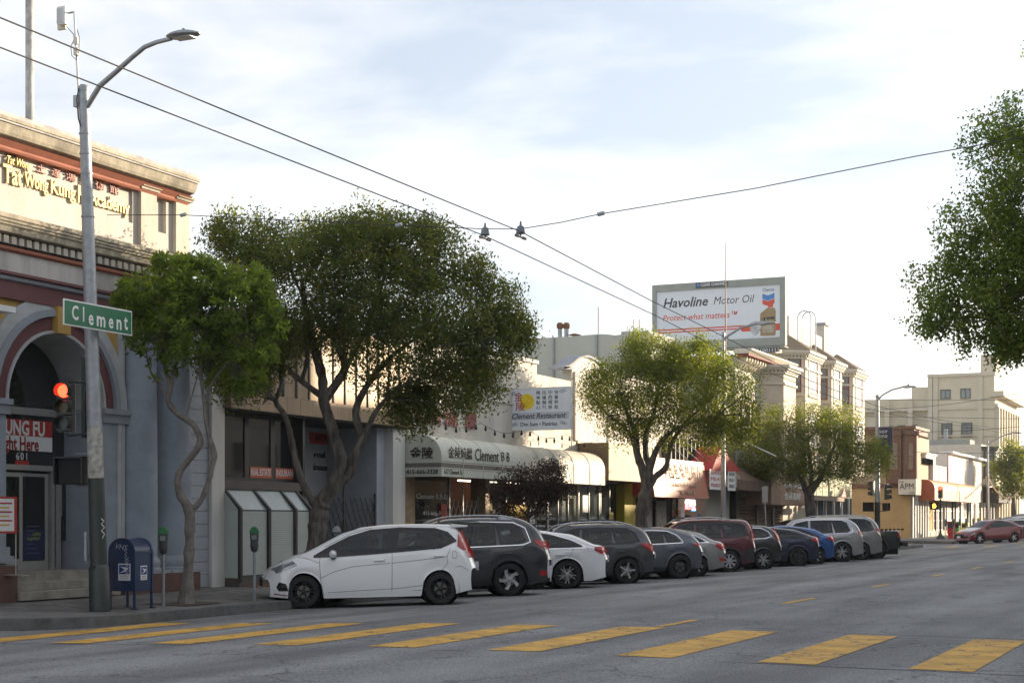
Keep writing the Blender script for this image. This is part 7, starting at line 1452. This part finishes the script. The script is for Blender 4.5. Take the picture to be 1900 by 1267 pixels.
    ctone = np.repeat(np.repeat(rng.uniform(0, 1, len(C)), k), 4); at.data.foreach_set('value', np.clip(ctone*.65+np.repeat(rng.uniform(0, .35, N), 4), 0, 1).astype(np.float32))
    me.materials.append(lm); o = bpy.data.objects.new('crown', me); COL.objects.link(o); o.parent = T; return T
L_a = leafmat('broad_green_leaf', (.062,.100,.020), (.110,.160,.032), (.17,.22,.045), .5); L_b = leafmat('olive_leaf', (.040,.058,.014), (.080,.104,.025), (.19,.16,.035), .5); L_c = leafmat('yellow_green_leaf', (.045,.068,.012), (.088,.112,.018), (.20,.20,.03), .5); L_d = leafmat('dark_red_leaf', (.028,.016,.014), (.040,.024,.018), (.07,.05,.02), .2); L_e = leafmat('fresh_green_leaf', (.058,.092,.020), (.098,.138,.032), (.15,.18,.04), .5)
g_ = lambda X, Y: gs(X, Y)
M_bk2 = mat('pale_smooth_bark', (.20,.18,.16), .9, var=.3, scale=6, bump=.6, bscale=18)
# 1 small tree on the left
d1 = .907*24.1+.421*18
tree('street_tree', 'small bright green tree with forked twisting trunk beside the mailbox', 'tree', (-18, 24.1, g_(-18,24.1)),
 [(300,570,88,75,0,1.0,1.2),(430,560,90,65,0,1.0,1.2),(365,530,75,55,0,.9,.9),(330,620,100,55,-.2,.9,.9),(455,625,75,60,.1,.9,.8),(250,560,42,48,0,.6,.35),(500,590,35,45,0,.5,.3),(290,680,45,28,0,.5,.10),(440,700,60,35,.3,.6,.25),(455,525,55,35,0,.7,.4),(330,492,55,22,0,.6,.3)], d1,
 [[(345,1119,0,.115),(350,1040,0,.095),(352,985,0,.09),(350,945,0,.095),(333,915,0,.07),(331,880,0,.06),(352,850,0,.06),(371,822,0,.06),(360,790,0,.055),(330,768,0,.055),(312,745,0,.05),(315,715,0,.04),(305,680,0,.03),(300,630,0,.02)],
  [(352,950,0,.07),(375,925,0,.05),(388,890,0,.045),(395,862,0,.04),(397,840,0,.055),(383,790,0,.035),(378,740,0,.035),(372,690,0,.03),(375,640,0,.02)],
  [(312,745,0,.045),(322,700,0,.03),(330,660,0,.022),(345,600,0,.014)],[(330,770,0,.03),(300,720,0,.028),(280,690,0,.022),(270,650,0,.014),(255,600,0,.01)],[(378,742,0,.025),(400,700,0,.022),(430,665,0,.018),(455,620,0,.01)],[(345,775,0,.015),(360,720,0,.012),(372,680,0,.008)]],
 30000, (.15,.048), L_a, 11, twigs=70, clus=(13,.22), bark=M_bk2, droop=-.25, thick=.45, spray=.16, rosette=True, gap=-.35, gfreq=8)
MB().quad((-18.5,23.5,g_(-18.3,24)+.012),(-17.5,23.5,g_(-17.6,24)+.012),(-17.5,24.7,g_(-17.6,24)+.012),(-18.5,24.7,g_(-18.3,24)+.012)).build('tree_pit', mat('dry_soil', (.10,.075,.055), .95, var=.3, scale=6, bump=.6), kind='structure')
d2 = .907*28.7+.421*18
tree('street_tree', 'largest street tree with wide dark olive crown and heavy forked trunk', 'tree', (-18, 28.7, g_(-18,28.7)),
 [(560,520,140,110,0,1.8,1.3),(700,520,150,115,0,2.0,1.5),(820,590,120,110,0,1.8,1.3),(740,640,140,90,0,1.8,1.1),(640,450,120,62,0,1.5,.9),(780,480,95,70,0,1.4,.8),(900,640,80,75,0,1.3,.8),(480,460,95,62,-1.2,1.4,.8),(650,600,95,75,0,1.4,.9),(850,715,95,58,0,1.2,.9),(760,745,65,48,0,.8,.6),(450,680,80,75,.2,1.1,.9),(520,630,65,55,0,1.,.7),(930,560,52,45,0,.8,.4),(955,620,42,45,0,.7,.35),(700,420,80,38,0,1.1,.4),(420,430,55,35,-1.6,.8,.25),(790,430,38,30,0,.6,.2),(400,640,50,65,.3,.7,.5),(770,790,28,22,0,.4,.07),(880,510,40,45,0,.6,.2)], d2,
 [[(585,1090,0,.27),(588,1000,0,.22),(592,960,0,.20),(598,930,0,.20),(618,905,0,.15),(632,860,0,.14),(620,810,0,.125),(608,770,0,.12),(600,740,0,.115),(598,700,0,.10),(585,650,.2,.10),(570,590,.3,.07),(560,520,.3,.04)],
  [(588,940,0,.10),(570,915,-.1,.07),(556,880,-.1,.08),(545,840,-.1,.07),(537,800,-.1,.06),(528,770,-.1,.06),(512,745,-.1,.05),(522,715,-.1,.045),(518,680,0,.04),(500,640,0,.03)],
  [(618,905,0,.11),(640,880,.1,.09),(655,850,.1,.085),(672,815,.1,.08),(660,770,.1,.09),(670,735,.1,.08),(700,690,.2,.06),(740,650,.3,.045),(800,610,.3,.03)],
  [(610,912,0,.10),(635,895,.0,.08),(655,870,-.1,.075),(662,835,-.1,.07),(680,800,-.1,.06),(700,760,-.2,.05),(740,720,-.3,.04),(820,690,-.3,.025),(900,650,-.3,.015)],
  [(603,740,0,.10),(625,710,0,.09),(640,680,.1,.08),(625,640,.1,.06),(600,600,.2,.05),(575,560,.2,.03)],[(598,735,0,.08),(570,715,-.1,.06),(545,695,-.1,.055),(530,680,-.1,.045),(480,660,-.1,.03),(440,640,-.2,.02)],[(560,705,-.1,.05),(570,665,-.1,.045),(563,620,-.1,.04),(566,570,-.1,.03),(540,500,-.1,.02)],[(632,700,.1,.07),(665,640,.1,.05),(700,560,.1,.04),(720,480,.1,.02)]],
 150000, (.092,.038), L_b, 12, twigs=240, clus=(22,.24), thick=.18, spray=.22, hang=.2, gap=-.55, gfreq=5)
d3 = .907*ox(1190,1000,-18)[0]+.421*18
Y3_ = ox(1190,1000,-18)[0]
tree('street_tree', 'middle street tree with many stems and yellow lit top left of the billboard', 'tree', (-18, Y3_, g_(-18,Y3_)),
 [(1180,720,85,75,0,1.9,1.1),(1270,720,95,80,0,2.1,1.3),(1350,740,70,75,0,1.7,.9),(1210,665,70,40,0,1.5,.6),(1290,670,70,38,0,1.5,.6),(1130,735,60,55,0,1.4,.6),(1245,790,90,45,0,1.7,.6),(1340,810,55,35,0,1.2,.35),(1160,795,45,28,0,1,.25),(1190,640,30,24,0,.7,.15),(1300,640,16,22,0,.4,.06),(1385,790,28,40,0,.8,.2),(1105,700,28,26,0,.7,.1)], d3,
 [[(1190,1010,0,.24),(1190,960,0,.21),(1196,925,0,.20),(1200,900,0,.17),(1192,870,0,.14),(1182,840,0,.12),(1178,800,0,.09),(1165,770,0,.06),(1150,730,0,.03)],
  [(1198,905,0,.16),(1205,870,0,.12),(1198,840,0,.10),(1200,800,0,.08),(1215,760,0,.05),(1225,700,0,.03)],[(1200,910,0,.16),(1215,885,.1,.11),(1235,868,.1,.10),(1240,845,.1,.09),(1250,815,.2,.07),(1275,780,.2,.05),(1310,750,.2,.03)],[(1203,880,0,.12),(1213,845,-.1,.09),(1230,815,-.1,.07),(1265,790,-.1,.05),(1330,770,-.1,.03)],[(1180,840,0,.06),(1165,800,0,.05),(1130,770,0,.03),(1110,750,0,.02)],[(1197,1005,-.1,.06),(1198,950,-.2,.06),(1205,900,-.1,.05)]],
 80000, (.10,.040), L_c, 13, twigs=150, clus=(20,.32), thick=.35, spray=.14, hang=.3)
Y4_ = ox(1505,1000,-18)[0]; d4 = .907*Y4_+.421*18
tree('street_tree', 'round dense street tree in front of the bay window house near the cross street', 'tree', (-18, Y4_, g_(-18,Y4_)),
 [(1450,840,75,55,0,2.2,1),(1530,830,80,60,0,2.3,1.2),(1590,850,55,45,0,1.8,.8),(1500,785,60,35,0,1.8,.6),(1560,785,40,32,0,1.4,.4),(1415,840,40,50,0,1.4,.6),(1620,840,28,28,0,1.0,.25),(1445,780,30,28,0,1.,.3),(1500,880,80,25,0,1.8,.5),(1640,860,18,18,0,.7,.1),(1390,870,28,30,0,1.,.25)], d4,
 [[(1508,1010,0,.30),(1506,960,0,.26),(1502,930,0,.24),(1504,910,0,.22),(1520,890,0,.15),(1535,860,0,.09),(1550,820,0,.05)],[(1502,925,0,.18),(1492,900,0,.13),(1480,880,0,.09),(1455,850,0,.05)],[(1506,905,0,.12),(1505,870,0,.08),(1500,820,0,.04)]],
 55000, (.12,.045), L_c, 14, twigs=110, clus=(20,.38), thick=.35, spray=.12, hang=.2)
Y5_ = ox(990,1000,-18.1)[0]; d5 = .907*Y5_+.421*18.1
tree('sapling_tree', 'low young tree with sparse dark reddish leaves before the restaurant awning', 'tree', (-18.1, Y5_, g_(-18.1,Y5_)),
 [(990,890,62,32,0,.8,1),(940,915,42,28,0,.6,.5),(1035,915,40,35,0,.6,.6),(990,930,60,28,0,.7,.6),(1030,870,28,18,0,.4,.2),(960,955,35,18,0,.4,.15)], d5,
 [[(985,1040,0,.05),(984,990,0,.045),(980,955,0,.035),(985,920,0,.025),(995,880,0,.01)],[(982,960,0,.03),(1005,930,0,.02),(1030,900,0,.01)],[(982,965,0,.03),(960,935,0,.02),(930,910,0,.01)]],
 17000, (.075,.035), L_d, 15, twigs=70, clus=(9,.16), thick=.2, spray=.2)
d6 = 23.
tree('street_tree', 'leafy tree overhanging the street from the right edge of the view', 'tree', (2.6, 24.4, .12),
 [(1850,430,110,100,0,1.2,.9),(1900,320,95,110,0,1.3,.9),(1830,560,125,75,0,1.2,1.0),(1930,520,150,150,0,1.8,1.6),(1800,470,70,48,0,.8,.22),(1880,640,110,40,0,1.,.45),(1760,500,70,30,0,.6,.10),(1740,555,55,28,0,.6,.12),(1720,600,40,30,0,.5,.12),(1830,260,50,55,0,.7,.14),(1880,220,50,42,0,.7,.14),(1850,640,60,45,0,.6,.22),(2050,450,180,190,0,2.2,1.8),(2000,300,130,130,0,1.8,1.0),(2080,620,150,110,0,1.8,1.),(1770,390,50,22,0,.5,.05),(1990,90,90,45,0,.8,.2),(1690,510,40,16,0,.3,.03)], d6,
 [[(2272,1190,0,.26),(2262,1000,0,.20),(2232,860,0,.18),(2192,760,0,.15),(2112,640,0,.11),(2012,560,0,.07),(1912,500,0,.045),(1850,480,0,.03),(1800,482,0,.012)],[(2192,760,0,.12),(2152,560,0,.10),(2102,420,0,.07),(2002,330,0,.04),(1912,280,0,.02),(1885,240,0,.012)],[(2112,640,0,.06),(2002,630,0,.05),(1912,600,0,.03),(1820,590,0,.018),(1770,590,0,.012)],[(1912,500,0,.03),(1860,430,0,.018),(1830,400,0,.012)],[(2002,330,0,.03),(1952,150,0,.02),(1940,100,0,.012)]],
 95000, (.068,.034), L_e, 16, twigs=260, clus=(15,.17), thick=.15, spray=.28, droop=.3, gap=-.28, gfreq=7)
Y7_ = ox(1880,960,-18)[0]; d7 = .907*Y7_+.421*18
tree('street_tree', 'distant round tree at the right edge beside the cream tower block', 'tree', (-18, Y7_, g_(-18,Y7_)),
 [(1880,880,32,30,0,2.2,1),(1862,865,20,22,0,1.5,.5),(1895,855,25,28,0,2,.7),(1880,835,20,14,0,1.5,.3),(1866,912,14,10,0,1.2,.15),(1900,900,22,24,0,1.8,.5)], d7,
 [[(1882,965,0,.22),(1880,930,0,.18),(1880,900,0,.1)]],
 9000, (.30,.14), L_c, 17, twigs=30, clus=(14,.6), thick=.3)
for k, (x, y0) in enumerate(((-16.6, 175.), (-16.6, 200.))):
    pass
# leaf and paper litter in the gutter
lt = MB()
for k in range(160):
    Y = random.uniform(21, 60); X = -16.93+abs(random.gauss(0, .16)); z = gz(X, Y)+.006; a = random.uniform(0, 6.3); s_ = random.uniform(.012, .03); lt.quad(*[(X+s_*math.cos(a+t), Y+s_*1.6*math.sin(a+t), z+.004*math.sin(t)) for t in (0, 1.6, 3.1, 4.7)])
lt.build('leaf_litter', mat('dry_leaf', (.28,.20,.07), .9, var=.3, scale=9), kind='stuff')
lt = MB()
for k in range(110):
    Y = random.uniform(14, 55); X = random.uniform(-15, -3); z = gz(X, Y)+.006; a = random.uniform(0, 6.3); s_ = random.uniform(.01, .022); lt.quad(*[(X+s_*math.cos(a+t), Y+s_*math.sin(a+t), z) for t in (0, 1.6, 3.1, 4.7)])
lt.build('road_specks', mat('pale_speck', (.4,.4,.4), .9, var=0), kind='stuff')
q = og(250, 1153); o = MB().lathe([(.05,0),(.045,.03),(.02,.06),(0,.07)], q, n=5).build('crumpled_paper', M_whitep); o['label'] = 'crumpled scrap of white paper in the gutter below the mailbox'; o['category'] = 'litter'
